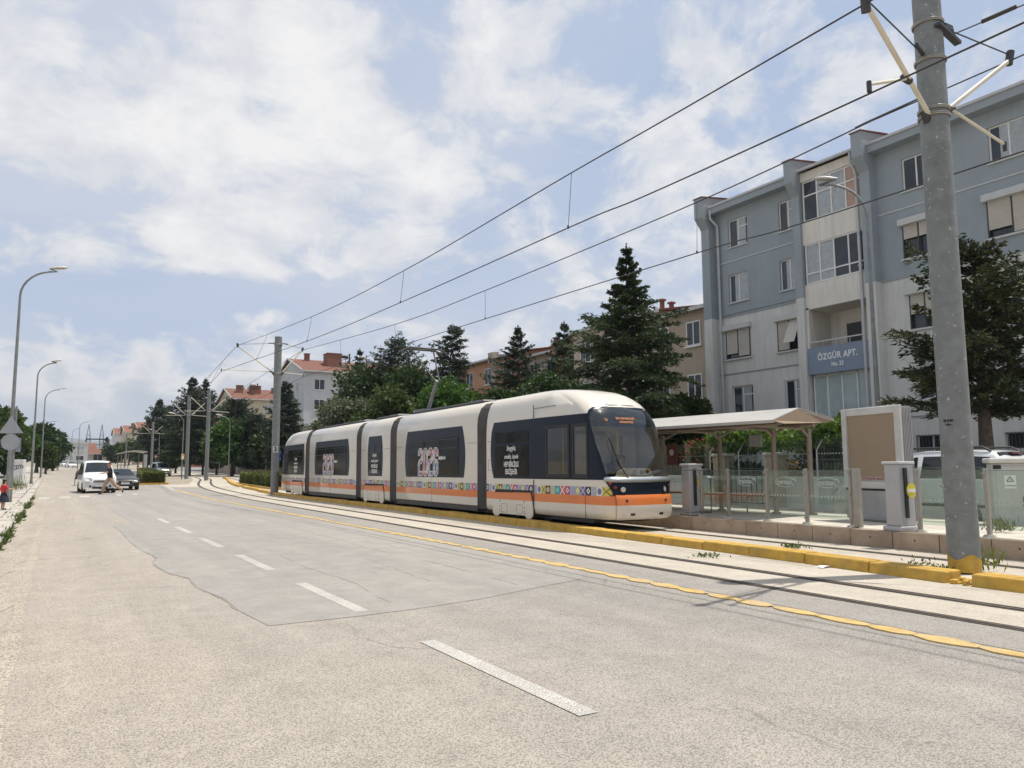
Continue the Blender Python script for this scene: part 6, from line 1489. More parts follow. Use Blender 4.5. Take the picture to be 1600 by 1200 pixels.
bl_(276, 692, 130, 60, 'low green tree beside the orange sign box', 40, LF_MID, 7000, leaf=.55)
bl_(232, 694, 175, 62, 'green tree behind the far tram shelter', 41, LF_DARK, 7000, leaf=.8)
bl_(203, 690, 230, 50, 'distant green tree in front of the far grey house', 42, LF_MID, 5000, leaf=1.0)
bl_(182, 698, 270, 40, 'distant dark tree over the white van roof', 43, LF_DARK, 4000, leaf=1.1)
bl_(166, 702, 330, 30, 'distant tree beside the low red roofed house', 44, LF_MID, 3000, leaf=1.3)
gq = 'trees lining the left pavement'
def lt(px, ytop, D, wpx, lab, seed, m, n=9000, **k):
    a = at_depth(px, ytop, D); zb = T(a.y); return broadleaf('leafy_tree', lab, (a.x, a.y, zb), a.z - zb, wpx / 2 * D / F, wpx / 2 * D / F, n, m, seed, group=gq, trunk=.16, **k)
lt(8, 632, 92, 78, 'tallest leafy tree at the left edge behind the sign backs', 51, LF_MID, 12000, leaf=.42)
lt(-45, 620, 88, 90, 'leafy tree just outside the left edge', 57, LF_MID, 6000, leaf=.5)
lt(38, 662, 112, 46, 'leafy tree behind the second street lamp', 52, LF_BRIGHT, 8000, leaf=.5)
lt(62, 650, 130, 52, 'dark leafy tree with a pointed top beside the third lamp', 53, LF_DARK, 9000, leaf=.55)
lt(86, 672, 150, 44, 'dark rounded tree at the right end of the left tree row', 54, LF_DARK, 9000, leaf=.6)
lt(74, 690, 120, 34, 'low green tree under the third street lamp', 55, LF_MID, 6000, leaf=.5)
lt(25, 690, 86, 50, 'low bushy tree behind the white utility box', 56, LF_DARK, 8000, leaf=.42)
# hedges in their kerbs
def hedge(label, pts, w, h, n, seed):
    x0, y0 = pts[0]; t = thing('hedge', label, 'hedge', (x0, y0, T(y0)), 0, 'clipped hedges beside the tracks'); g = np.random.default_rng(seed); C = []
    P = np.array([(x, y, T(y)) for x, y in pts]) - np.array([x0, y0, T(y0)])
    seg = np.linalg.norm(np.diff(P, axis=0), axis=1); cum = np.concatenate([[0], np.cumsum(seg)]); s = g.random(n) * cum[-1]
    c = np.stack([np.interp(s, cum, P[:, k]) for k in range(3)], 1)
    u = g.uniform(-.5, .5, n); v = g.random(n); f = g.integers(0, 3, n); v = np.where(f == 0, 1 - .08 * g.random(n), v); u = np.where(f == 1, -.5 + .06 * g.random(n), np.where(f == 2, .5 - .06 * g.random(n), u))
    top = h * (1 + .06 * np.sin(s * 1.7) + .04 * np.sin(s * 4.3))
    ends = (s < .1) | (s > cum[-1] - .1)
    ec = g.random(n) < .06; c[ec] = P[0] + np.array([0, -.05, 0]); u[ec] = g.uniform(-.5, .5, ec.sum()); v[ec] = g.random(ec.sum()); c[:, 0] += u * w; c[:, 2] += .1 + v * top; D = g.normal(size=(n, 3)) + np.array([0, 0, .5])
    leaves_mesh('foliage', c, D, .16 * g.uniform(.7, 1.4, n), .09, LF_HEDGE, t, seed)
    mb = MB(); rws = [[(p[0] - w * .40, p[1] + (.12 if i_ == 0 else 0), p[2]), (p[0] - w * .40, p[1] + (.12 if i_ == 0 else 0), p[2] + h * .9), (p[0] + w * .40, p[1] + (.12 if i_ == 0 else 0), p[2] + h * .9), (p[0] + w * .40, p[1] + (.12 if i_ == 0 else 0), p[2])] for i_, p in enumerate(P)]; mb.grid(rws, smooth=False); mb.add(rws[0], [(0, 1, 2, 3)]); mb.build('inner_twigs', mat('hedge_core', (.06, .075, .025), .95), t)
    mb = MB()
    for sg in (-1, 1): mb.grid([[(p[0] + sg * (w * .62), p[1], p[2] - .05), (p[0] + sg * (w * .62), p[1], p[2] + .14), (p[0] + sg * (w * .62 + .16), p[1], p[2] + .14), (p[0] + sg * (w * .62 + .16), p[1], p[2] - .05)] for p in P], smooth=False)
    a = P[0]; mb.box(a[0] - w * .7, a[0] + w * .7, a[1] - .25, a[1], a[2] - .05, a[2] + .15); mb.build('kerb', M_YPAINT, t)
q = on_ground(254, 757)
hedge('clipped hedge on the yellow kerbed island beside the dark saloon', [(q.x - .7, q.y), (q.x + .3, q.y + 14), (q.x + 1.6, q.y + 30), (q.x + 3.4, q.y + 50)], 1.6, .82, 60000, 61)
q = on_ground(394, 756); q2 = on_ground(452, 764)
hedge('clipped hedge left of the tram rear beyond the far track', [tuple(q2.xy), tuple(q2.lerp(q, .5).xy), tuple(q.xy)], 2.0, .85, 40000, 62)
# pergola vine, garden shrubs
g = np.random.default_rng(70); n = 9000
C = np.stack([g.uniform(-1.0, 2.2, n), g.uniform(-2.5, 2.6, n), np.zeros(n)], 1); C[:, 2] = 2.5 + .16 * np.sin(C[:, 1] * 2.1) + .14 * np.cos(C[:, 0] * 3 + C[:, 1]) + g.normal(size=n) * .12 - .35 * (g.random(n) < .22) * g.random(n)
leaves_mesh('foliage', C, g.normal(size=(n, 3)) + np.array([-.2, 0, -.2]), .17 * g.uniform(.6, 1.3, n), .13, LF_VINE, PERGOLA, 70)
gs = 'garden shrubs in front of the apartment block'
def shrub(lab, x, y, h, r, n, m, seed, leaf=.14): return broadleaf('garden_shrub', lab, (x, y, .1), h, r, r, n, m, seed, trunk=.05, leaf=leaf, clumps=10, group=gs, cat='shrub', low=.05)
pr = on_x(1098, 690, 22.5); shrub('shrub with red flowers behind the shelter beside the tram nose', 22.5, pr.y, 2.7, 1.1, 3500, LF_MID, 71)
t = [o for o in bpy.data.objects if o.get('label', '').startswith('shrub with red')][0]
n = 260; v = g.normal(size=(n, 3)); v /= np.linalg.norm(v, axis=1, keepdims=True); leaves_mesh('blossom', v * np.array([.9, .9, .8]) + np.array([0, 0, 1.7]), g.normal(size=(n, 3)), .16, .13, LF_RED, t, 3)
for px, X, h, r, m, lab, sd in ((1165, 22.6, 1.7, .9, LF_DARK, 'dark shrub behind the garden gate', 72), (1245, 22.4, 1.3, .8, LF_MID, 'low green shrub with a yellow rose right of the gate', 73), (1335, 23.5, 4.2, .75, LF_DARK, 'tall slender shrub climbing beside the shop curtains', 74), (1060, 23, 2.2, 1.3, LF_DARK, 'dark shrub under the big cedar', 75), (1310, 22.6, 1.4, .7, LF_VINE, 'light green shrub left of the advertising board', 76), (1285, 23.4, 2.5, .9, LF_DARK, 'dark bush beside the dark basement door', 78)):
    pr = on_x(px, 700, X); shrub(lab, X, pr.y, h, r, 3200, m, sd)
pr = on_x(1238, 729, 21.6); mb = MB(); mb.tube([(0, 0, 0), (0, 0, 1.35)], .01, 5)
rs = tag(mb.build('rose_stem', M_BARK), 'single orange yellow rose on a stem at the white railing', 'flower'); rs.location = (21.6, pr.y, .12)
vv = g.normal(size=(60, 3)); leaves_mesh('bloom', vv * .07 + np.array([0, 0, 1.42]), vv, .12, .1, leafmat('rose_petals', [(.4, .2, .03), (.6, .35, .06), (.7, .5, .2)], .2), rs, 5)
LF_WEED = leafmat('weed_green', [(.05, .075, .02), (.10, .14, .04), (.18, .22, .07)], .25)
# weeds: one mass along the gutter, a few single tufts on the tracks
g = np.random.default_rng(80); C = []; 
for y in np.arange(4, 60, .22):
    d = math.sin(y * .7) + .6 * math.sin(y * 1.9 + 1) + .4 * math.sin(y * 5.1)
    if d < -.1 and g.random() < .75: continue
    k = int(10 + 26 * max(d, 0)); C.append(np.stack([-.84 + .05 * g.normal(size=k) - .25 * (g.random(k) < .12), y + g.uniform(0, .22, k), np.full(k, .0)], 1))
C = np.concatenate(C); D = g.normal(size=C.shape) * .6 + np.array([.15, 0, .8]); o = leaves_mesh('gutter_weeds', C, D, .13 * g.uniform(.5, 1.5, len(C)), .035, LF_DRY, None, 8); o['kind'] = 'stuff'
o.data.materials[0] = leafmat('weed_leaves', [(.03, .05, .012), (.07, .10, .025), (.17, .17, .06)], .25)
for px, py, n, hh, m, lab in ((1240, 857, 120, .10, LF_WEED, 'low green weed tuft between kerb and far track'), (1105, 871, 80, .07, LF_WEED, 'flat green weed tuft beside the near rail'), (1548, 893, 50, .38, LF_DRY, 'dry pinkish grass stalks beside the thick pole'), (1470, 893, 70, .12, LF_DRY, 'small dry weed at the kerb left of the thick pole'), (1566, 832, 120, .28, LF_DRY, 'dry grass at the foot of the electric cabinet'), (1588, 815, 90, .4, LF_MID, 'green plant in front of the electric cabinet'), (20, 769, 260, .9, LF_DRY, 'dry bush at the foot of the sign post'), (1440, 884, 40, .12, LF_HEDGE, 'tiny upright weed at the far rail')):
    q = on_ground(px, py, .3 if px in (1566, 1588) else .0); C = g.normal(size=(n, 3)) * np.array([.12 if hh < .5 else .35, .12 if hh < .5 else .3, 0]); C[:, 2] = (np.abs(g.normal(size=n)) * hh * .3)
    t = tag(leaves_mesh('weed', C, g.normal(size=(n, 3)) * .5 + np.array([0, 0, .6 + hh * 2]), max(.07, hh * .6) * g.uniform(.5, 1.2, n), .03, m, None, px), lab, 'weed'); t.location = q + Vector((0, 0, .0 if hh < .8 else .05))
# ------------------------------------------------------------------ vehicles
M_CWHITE = mat('car_white', (.66, .67, .66), .28, var=.03, coat=.7, dirt=.08)
M_CDARK = mat('car_dark_blue', (.014, .016, .020), .3, var=.08, coat=.25)
M_CSILV = mat('car_silver', (.40, .40, .39), .3, metal=.5, var=.04, coat=.5)
M_CGLASS = mat('car_glass', (.018, .025, .03), .04, var=.3, scale=1.5)
M_CPLAST = mat('car_plastic', (.03, .03, .032), .55)
M_CLAMP = mat('car_lamp', (.46, .46, .42), .1, coat=.6)
M_TYRE = mat('tyre', (.018, .018, .018), .85); M_RIM = mat('wheel_rim', (.35, .35, .35), .4, metal=.6)
M_PLATE = mat('plate', (.62, .62, .60), .5); M_CHROME = mat('chrome', (.6, .6, .6), .15, metal=.9)
def car(name, label, cat, loc, rz, st, paint, wheels, wr, glass_ranges, roof_rng, detail, group=None, wtop=.80):
    """st: stations along the length (y, z_low, z_belt, z_top, half_low, half_belt, half_top); front at y=0 facing -y"""
    t = thing(name, label, cat, loc, rz, group)
    def ring(s):
        y, zl, zb, zt, wl, wb, wt = s
        h = [(wl * .96, zl), (wl, zl + .10), (wb, zl + (zb - zl) * .55), (wb * .985, zb), (wb * .97, zb + .015), (wt * 1.03, zt - .12 if zt - zb > .2 else zb + (zt - zb) * .5), (wt * .93, zt - .03), (wt * .6, zt), (0, zt + .012)]
        return [(-x, y, z) for x, z in h] + [(x, y, z) for x, z in h[-2::-1]]
    rows = [ring(s) for s in st]
    mb = MB(); mb.grid(rows)
    for r in (rows[0], rows[-1]): mb.add(r, [tuple(range(len(r)))])
    mb.build('body', paint, t, weld=True)
    n = len(rows[0])
    def lerp2(A, B, C, D, u, v): return (Vector(A) * (1 - u) + Vector(B) * u) * (1 - v) + (Vector(D) * (1 - u) + Vector(C) * u) * v
    for (i0, i1) in glass_ranges:                                       # side windows
        for j, sg in ((4, -1), (n - 6, 1)):
            a, b, c, d = rows[i0][j], rows[i1][j], rows[i1][j + 1], rows[i0][j + 1]
            if sg > 0: a, b, c, d = rows[i0][j + 1], rows[i1][j + 1], rows[i1][j], rows[i0][j]
            q = MB(); o = Vector((sg * .012, 0, 0)); q.add([lerp2(a, b, c, d, u, v) + o for u, v in ((.05, .06), (.95, .06), (.93, .97), (.09, .97))], [(0, 1, 2, 3)]); q.build('side_window', M_CGLASS, t)
    for nm, (i0, i1), s in (('windscreen', roof_rng[0], -1), ('rear_window', roof_rng[1], 1)):
        A, B = rows[i0], rows[i1]; q = MB()
        a, b = Vector(A[5]) , Vector(A[n - 6]); c, d = Vector(B[n - 7]), Vector(B[6])
        if s > 0: a, b, c, d = Vector(B[5]), Vector(B[n - 6]), Vector(A[n - 7]), Vector(A[6])
        nn = (b - a).cross(d - a).normalized(); nn = nn if (nn.y * s > 0) else -nn
        N_ = 6; q.grid([[lerp2(a, b, c, d, .03 + .94 * u / N_, .04 + .9 * v / 3) + nn * (.03 + .035 * math.sin(math.pi * u / N_)) for u in range(N_ + 1)] for v in range(4)]); q.build(nm, M_CGLASS, t)
    hw = st[len(st) // 2][4]
    for y in wheels:
        for sg in (-1, 1):
            q = MB(); q.disc((sg * (hw - .17), y, wr), (sg, 0, 0), wr + .06, 22, 0, .178); q.build('wheel_arch', M_CPLAST, t)
            q = MB(); pr = [(wr * .62, .0), (wr * .95, .0), (wr, .03), (wr, .17), (wr * .95, .20), (wr * .62, .20)]
            q.grid([[(sg * (hw - .185 + x), y + r * math.cos(a), wr + r * math.sin(a)) for a in [2 * math.pi * k / 22 for k in range(22)]] for r, x in pr], close=True); w = q.build('wheel', M_TYRE, t)
            q = MB(); q.disc((sg * (hw - .05), y, wr), (sg, 0, 0), wr * .64, 18, 0, .045)
            for k in range(5):
                a = 2 * math.pi * k / 5; q.beam((sg * (hw + .0), y, wr), (sg * (hw + .0), y + wr * .55 * math.cos(a), wr + wr * .55 * math.sin(a)), .06, .02)
            q.build('rim', M_RIM, w)
    detail(t, rows); return t
def front_bits(lx, lz, lw, lh, gz, gh_, gw, mz, mx, my, plate_txt, low, y0=0.0, fog=True, grille=M_CHROME, sink=-.035):
    def f(t, rows):
        for s in (-1, 1):
            q = MB(); q.add([(s * lx, y0 - .02 + sink * .3, lz), (s * (lx + lw), y0 + sink * 1.6, lz + .02), (s * (lx + lw * .98), y0 + .22 + sink, lz + lh), (s * lx, y0 + .03 + sink, lz + lh * .85)], [(0, 1, 2, 3)]); q.build('headlight', M_CLAMP, t)
            q = MB(); q.box(s * mx - .02 if s > 0 else -mx - .24, s * mx + .24 if s > 0 else -mx + .02, my, my + .12, mz, mz + .17); q.build('wing_mirror', M_CPLAST, t, bevel=.03, seg=2)
            if fog: q = MB(); q.disc((s * lx * 1.15, y0 - .0, .42), (0, -1, 0), .07, 14, 0, .02); q.build('fog_lamp', M_CPLAST, t)
        q = MB(); q.box(-gw, gw, y0 - .02, y0 + .1, gz, gz + gh_); g_ = q.build('grille', M_CPLAST, t)
        q = MB()
        for k in range(3): q.box(-gw, gw, y0 - .035, y0 - .02, gz + gh_ * (.15 + .3 * k), gz + gh_ * (.28 + .3 * k))
        q.build('grille_bar', grille, g_)
        q = MB(); q.box(-low, low, y0 - .03, y0 + .05, .27, .42); q.build('lower_intake', M_CPLAST, t, bevel=.02)
        q = MB(); q.box(-.26, .26, y0 - .045, y0 - .03, plate_txt[1], plate_txt[1] + .11); p = q.build('number_plate', M_PLATE, t)
        q = MB(); q.box(-.2, .2, y0 - .049, y0 - .045, plate_txt[1] + .03, plate_txt[1] + .08)
    return f
VAN = [(0, .30, .55, .62, .80, .82, .70), (.06, .24, .74, .86, .86, .87, .74), (.28, .22, .92, 1.06, .88, .89, .78), (.75, .22, 1.08, 1.19, .895, .895, .82), (.98, .22, 1.14, 1.26, .895, .895, .80), (1.72, .22, 1.16, 1.88, .895, .895, .72), (2.1, .22, 1.16, 1.965, .895, .895, .72), (2.9, .22, 1.16, 1.99, .895, .895, .72), (3.9, .22, 1.16, 1.98, .895, .895, .72), (4.3, .24, 1.15, 1.94, .88, .88, .71), (4.42, .3, 1.0, 1.75, .84, .85, .70)]
pv = on_ground(157, 773)
f1 = at_depth(157, 772, 45.8)
vx = at_depth(157, 750, 46.2)
car('van', 'white panel van stopped at the crossing behind the striding person', 'van', (vx.x, vx.y, T(vx.y)), RAD(3), VAN, M_CWHITE, (.85, 3.5), .32, ((4, 5), (5, 7), (7, 8)), ((4, 5), (9, 10)), front_bits(.46, .70, .36, .24, .66, .12, .36, 1.12, .9, 1.15, ('', .40), .42))
SED = [(0, .28, .50, .58, .72, .76, .60), (.08, .22, .60, .70, .84, .86, .70), (.4, .2, .72, .80, .89, .90, .76), (1.25, .2, .86, .93, .90, .90, .78), (1.5, .2, .90, .98, .90, .90, .74), (2.25, .2, .93, 1.40, .90, .90, .62), (2.7, .2, .94, 1.44, .90, .90, .60), (3.3, .2, .94, 1.41, .90, .90, .60), (4.05, .22, .95, 1.10, .89, .89, .66), (4.6, .26, .92, 1.03, .85, .86, .68), (4.75, .34, .78, .9, .78, .80, .64)]
sx = at_depth(196, 750, 51)
car('saloon_car', 'dark blue saloon car waiting beside the white van', 'car', (sx.x, sx.y, T(sx.y)), RAD(3), SED, M_CDARK, (.85, 3.65), .32, ((4, 5), (5, 7), (7, 8)), ((4, 5), (7, 8)), front_bits(.42, .52, .36, .16, .50, .14, .26, .92, .88, 1.55, ('', .40), .5))
MINI = [(0, .30, .55, .62, .74, .78, .64), (.08, .24, .72, .84, .83, .84, .70), (.4, .22, .94, 1.04, .85, .86, .74), (.8, .22, 1.02, 1.14, .86, .86, .74), (1.6, .22, 1.06, 1.80, .86, .86, .68), (2.0, .22, 1.06, 1.88, .86, .86, .68), (3.6, .22, 1.06, 1.88, .86, .86, .68), (4.1, .26, 1.0, 1.80, .83, .84, .66)]
mx_ = at_depth(258, 736, 101)
car('minibus', 'silver minivan approaching on the far carriageway under the cedars', 'van', (mx_.x, mx_.y, T(mx_.y)), RAD(8), MINI, M_CSILV, (.8, 3.3), .31, ((3, 4), (4, 6)), ((3, 4), (6, 7)), front_bits(.42, .68, .34, .2, .66, .14, .36, 1.08, .86, 1.0, ('', .42), .5))
# parked van beyond the platform, tail towards the camera
COMBI = [(0, .30, .55, .64, .78, .80, .68), (.08, .24, .78, .90, .86, .87, .74), (.4, .22, .96, 1.08, .89, .90, .78), (.9, .22, 1.08, 1.19, .90, .90, .80), (1.1, .22, 1.12, 1.28, .90, .90, .78), (1.85, .22, 1.14, 1.76, .90, .90, .70), (2.4, .22, 1.14, 1.83, .90, .90, .70), (3.5, .22, 1.14, 1.84, .90, .90, .70), (4.05, .24, 1.14, 1.80, .89, .89, .69), (4.28, .28, 1.05, 1.62, .86, .87, .69)]
def combi_bits(t, rows):
    front_bits(.46, .72, .34, .24, .70, .12, .36, 1.12, .9, 1.2, ('', .44), .45)(t, rows)
    for s in (-1, 1):
        q = MB(); q.tube([(s * .62, 1.95, 1.80), (s * .62, 2.1, 1.89), (s * .62, 3.8, 1.90), (s * .62, 3.98, 1.80)], .028, 8); q.build('roof_rail', M_CPLAST, t)
        q = MB(); q.box(s * .80 - .06, s * .80 + .06, 4.24, 4.30, .80, 1.35); q.build('tail_light', M_REDLENS, t, bevel=.02)
        q = MB(); q.box(s * .905 - .006, s * .905 + .006, 1.9, 4.1, .55, .62); q.build('side_trim', M_CPLAST, t)
        for y in (2.05, 2.95): q = MB(); q.box(s * .905 - .02, s * .905 + .02, y, y + .18, 1.0, 1.04); q.build('door_handle', M_CPLAST, t)
    q = MB(); q.box(-.75, .75, 4.2, 4.36, .3, .55); q.build('rear_bumper', M_CPLAST, t, bevel=.04, seg=2)
    q = MB(); q.box(-.26, .26, 4.30, 4.33, .75, .87); q.build('number_plate', M_PLATE, t)
    q = MB(); q.box(-.2, .2, 4.12, 4.22, 1.74, 1.77); q.build('brake_lamp', M_REDLENS, t)
rc = on_x(1562, 740, 17.6)
car('van', 'white parked passenger van with black roof rails behind the electric cabinet', 'van', (17.9, rc.y + 4.28 - .1, 0), RAD(180), [(4.28 - 0 if False else s[0], *s[1:]) for s in COMBI], M_CWHITE, (.85, 3.45), .33, ((4, 5), (5, 6), (6, 7), (7, 8)), ((4, 5), (8, 9)), combi_bits)
bpy.context.view_layer.update()
for o in bpy.data.objects:
    if o.get('label', '').startswith('white parked passenger'): o.rotation_euler = (0, 0, RAD(180)); o.location = (18.55, rc.y + 4.3, 0)
for px, py, D, pm, lab in ((104, 727, 205, M_CWHITE, 'tiny white car parked at the end of the left pavement'), (114, 729, 190, M_CWHITE, 'tiny pale car on the road before the shop house'), (2, 736, 88, M_CWHITE, 'white car half hidden at the left edge behind the sign post')):
    p = at_depth(px, py, D); car('parked_car', lab, 'car', (p.x, p.y, T(p.y)), RAD(12), SED, pm, (.85, 3.65), .32, ((4, 5), (5, 7)), ((4, 5), (7, 8)), lambda t, r: None, 'small cars far down the road')

# ------------------------------------------------------------------ people
def skin_mesh(name, V, E, R, m, parent, levels=1, root=0):
    me = bpy.data.meshes.new(name + '_base'); me.from_pydata([tuple(v) for v in V], E, []); o = bpy.data.objects.new(name, me); COL.objects.link(o)
    o.modifiers.new('skin', 'SKIN'); s = o.modifiers.new('sub', 'SUBSURF'); s.levels = levels; s.render_levels = levels
    sk = me.skin_vertices[0].data
    for i, r in enumerate(R): sk[i].radius = (r, r) if isinstance(r, float) else r
    sk[root].use_root = True
    bpy.context.view_layer.update(); dg = bpy.context.evaluated_depsgraph_get()
    nm = bpy.data.meshes.new_from_object(o.evaluated_get(dg)); bpy.data.objects.remove(o); bpy.data.meshes.remove(me)
    nm.name = name; nm.materials.clear(); nm.materials.append(m); nm.polygons.foreach_set('use_smooth', [True] * len(nm.polygons))
    q = bpy.data.objects.new(name, nm); COL.objects.link(q); q.parent = parent; return q
M_SKIN = mat('skin', (.48, .28, .19), .6, var=.06); M_HAIRB = mat('hair_black', (.018, .014, .012), .7); M_HAIRG = mat('hair_brown', (.20, .12, .07), .7)
M_KHAKI = mat('khaki_cloth', (.40, .29, .20), .85, var=.1, scale=8); M_BLACKC = mat('black_cloth', (.016, .017, .02), .9, var=.2); M_SHOE = mat('brown_shoe', (.07, .035, .025), .6)
M_REDC = mat('red_cloth', (.50, .03, .035), .85, var=.1, scale=8); M_NAVYC = mat('navy_cloth', (.016, .02, .035), .9); M_GREYC = mat('grey_cloth', (.3, .28, .27), .9); M_WHITEC = mat('white_cloth', (.62, .6, .58), .9)
def person(label, loc, rz, J, top, bottom, hair, s=1.0, skirt=False, sleeves=.45, long_hair=False, shoe=M_SHOE, group=None, bulk=1.0):
    """J: joints in metres for a 1.75 m body, facing -y"""
    t = thing('person', label, 'person', loc, rz, group); t.scale = (s, s, s); v = {k: Vector(p) for k, p in J.items()}
    order = ['pelvis', 'waist', 'chest', 'neck', 'jaw', 'head', 'crown']; idx = {k: i for i, k in enumerate(order)}; V = [v[k] for k in order]; E = [(i, i + 1) for i in range(6)]
    R = [(.145, .115), (.135, .105), (.17, .12), .055, (.07, .075), (.085, .10), (.06, .07)]
    def limb(names, par, rad):
        p = idx[par]
        for n_, r in zip(names, rad): V.append(v[n_]); R.append(r); E.append((p, len(V) - 1)); p = len(V) - 1; idx[n_] = p
    for S in 'LR':
        limb(['sh' + S, 'el' + S, 'wr' + S, 'pa' + S], 'chest', [.062, .044, .030, .036]); limb(['hip' + S, 'kn' + S, 'an' + S, 'to' + S], 'pelvis', [.088, .058, .042, .036])
        d = (v['pa' + S] - v['wr' + S]).normalized(); u = d.cross(Vector((0, 0, 1)) if abs(d.z) < .9 else Vector((0, 1, 0))).normalized(); w = d.cross(u)
        for k in range(4):                                               # four fingers and a thumb
            q0 = v['pa' + S] + u * (.011 * (k - 1.5) * 1.7) + d * .035; ln = (.062, .075, .07, .055)[k]; p = idx['pa' + S]
            for pt, r in ((q0, .010), (q0 + d * ln * .6 + w * .008, .0085), (q0 + d * ln + w * .026, .0065)): V.append(pt); R.append(r); E.append((p, len(V) - 1)); p = len(V) - 1
        p = idx['pa' + S]; q0 = v['wr' + S].lerp(v['pa' + S], .5)
        for pt, r in ((q0 + u * .04 + d * .02, .011), (q0 + u * .055 + d * .055 + w * .012, .008)): V.append(pt); R.append(r); E.append((p, len(V) - 1)); p = len(V) - 1
    skin_mesh('body', V, E, R, M_SKIN, t)
    # face
    hd = v['head']; f = (v['face'] - hd).normalized() if 'face' in v else Vector((0, -1, 0)); sd = f.cross(Vector((0, 0, 1))).normalized()
    mb = MB()
    for q in (-1, 1): mb.tube([hd + f * .085 + sd * (.033 * q) + Vector((0, 0, .01)), hd + f * .102 + sd * (.033 * q) + Vector((0, 0, .01))], .011, 8)
    mb.tube([hd + f * .10 - sd * .025 - Vector((0, 0, .055)), hd + f * .10 + sd * .025 - Vector((0, 0, .055))], .006, 6); mb.build('eyes_and_mouth', M_HAIRB, t)
    mb = MB(); mb.tube([hd + f * .09 + Vector((0, 0, .012)), hd + f * .122 - Vector((0, 0, .025)), hd + f * .095 - Vector((0, 0, .032))], [.01, .014, .01], 7)
    for q in (-1, 1): mb.tube([hd + sd * (.088 * q), hd + sd * (.10 * q) - f * .01], [.026, .018], 8)
    mb.build('nose_and_ears', M_SKIN, t)
    c = v['crown']; skin_mesh('hair', [hd - f * .035 + Vector((0, 0, .03)), c - f * .01, c + f * .045 - Vector((0, 0, .01)), hd - f * .06 - Vector((0, 0, .05 if not long_hair else .16))], [(0, 1), (1, 2), (0, 3)], [.092, .078, .05, .055], hair, t)
    ch, wa, pe = v['chest'], v['waist'], v['pelvis']
    VT = [pe.lerp(wa, .12), wa, ch, v['neck'].lerp(ch, .4)]; ET = [(0, 1), (1, 2), (2, 3)]; RT_ = [(.155 * bulk, .125 * bulk), (.15 * bulk, .12 * bulk), (.185 * bulk, .135 * bulk), .075]
    for S in 'LR':
        a = len(VT); e = v['sh' + S].lerp(v['el' + S], min(1, sleeves * 2)); VT += [v['sh' + S], e]; RT_ += [.078 * bulk, .064 * bulk]; ET += [(2, a), (a, a + 1)]
        if sleeves > .6: VT.append(v['el' + S].lerp(v['wr' + S], .9)); RT_.append(.045); ET.append((a + 1, a + 2))
    skin_mesh('shirt', VT, ET, RT_, top, t, root=1)
    if skirt:
        mb = MB(); n = 18; kz = min(v['knL'].z, v['knR'].z) - .03; cen = (v['knL'] + v['knR']) / 2
        mb.grid([[(p.x + rx * math.cos(a) * (1 + .06 * math.sin(a * 5)), p.y + ry * math.sin(a) * (1 + .06 * math.sin(a * 5)), z) for a in [2 * math.pi * k / n for k in range(n)]] for p, rx, ry, z in ((pe.lerp(wa, .5), .15, .12, pe.z + .1), (pe, .19, .155, pe.z - .05), (cen, .25, .23, (kz + pe.z) / 2), (cen, .30, .27, kz))], close=True); mb.build('skirt', bottom, t)
    else:
        VB = [pe.lerp(wa, .45), pe]; EB = [(0, 1)]; RB = [(.15, .122), (.158, .128)]
        for S in 'LR':
            a = len(VB); VB += [v['hip' + S], v['kn' + S], v['an' + S].lerp(v['kn' + S], .12)]; RB += [.105 * bulk, .078 * bulk, .068 * bulk]; EB += [(1, a), (a, a + 1), (a + 1, a + 2)]
        skin_mesh('trousers', VB, EB, RB, bottom, t, root=1)
    for S in 'LR':
        d = (v['to' + S] - v['an' + S]); skin_mesh('shoe', [v['an' + S] - d * .12 - Vector((0, 0, .02)), v['an' + S] + d * .5, v['to' + S] + d * .05], [(0, 1), (1, 2)], [.05, (.05, .045), (.045, .035)], shoe, t, root=1)
    return t
WALK = dict(pelvis=(0, 0, .93), waist=(0, -.02, 1.08), chest=(0, -.05, 1.32), neck=(0, -.06, 1.48), jaw=(0, -.085, 1.56), head=(0, -.09, 1.635), crown=(0, -.085, 1.72), face=(0, -1, 1.63),
            shL=(.19, -.05, 1.40), elL=(.24, -.22, 1.20), wrL=(.20, -.46, 1.16), paL=(.19, -.54, 1.15), shR=(-.19, -.05, 1.40), elR=(-.25, .10, 1.16), wrR=(-.24, .02, .94), paR=(-.24, -.02, .87),
            hipL=(.09, 0, .90), knL=(.10, .22, .50), anL=(.10, .62, .24), toL=(.10, .66, .08), hipR=(-.09, -.01, .90), knR=(-.10, -.26, .50), anR=(-.10, -.34, .09), toR=(-.10, -.52, .04))
pm_ = at_depth(171, 770, 44.6)
person('person striding over the crossing in a black shirt and khaki trousers, one arm held forward', (pm_.x, pm_.y, T(pm_.y) + .005), RAD(-78), WALK, M_BLACKC, M_KHAKI, M_HAIRG, s=1.05, bulk=1.22)
STAND = dict(pelvis=(0, 0, .93), waist=(0, 0, 1.08), chest=(0, 0, 1.32), neck=(0, 0, 1.48), jaw=(0, -.02, 1.56), head=(0, -.02, 1.635), crown=(0, -.01, 1.72), face=(0, -1, 1.63),
             shL=(.19, 0, 1.40), elL=(.25, .03, 1.14), wrL=(.25, -.05, .90), paL=(.25, -.08, .82), shR=(-.19, 0, 1.40), elR=(-.25, .03, 1.14), wrR=(-.25, -.05, .90), paR=(-.25, -.08, .82),
             hipL=(.09, 0, .90), knL=(.10, -.02, .48), anL=(.10, .02, .09), toL=(.11, -.15, .04), hipR=(-.09, 0, .90), knR=(-.10, -.02, .48), anR=(-.10, .02, .09), toR=(-.11, -.15, .04))
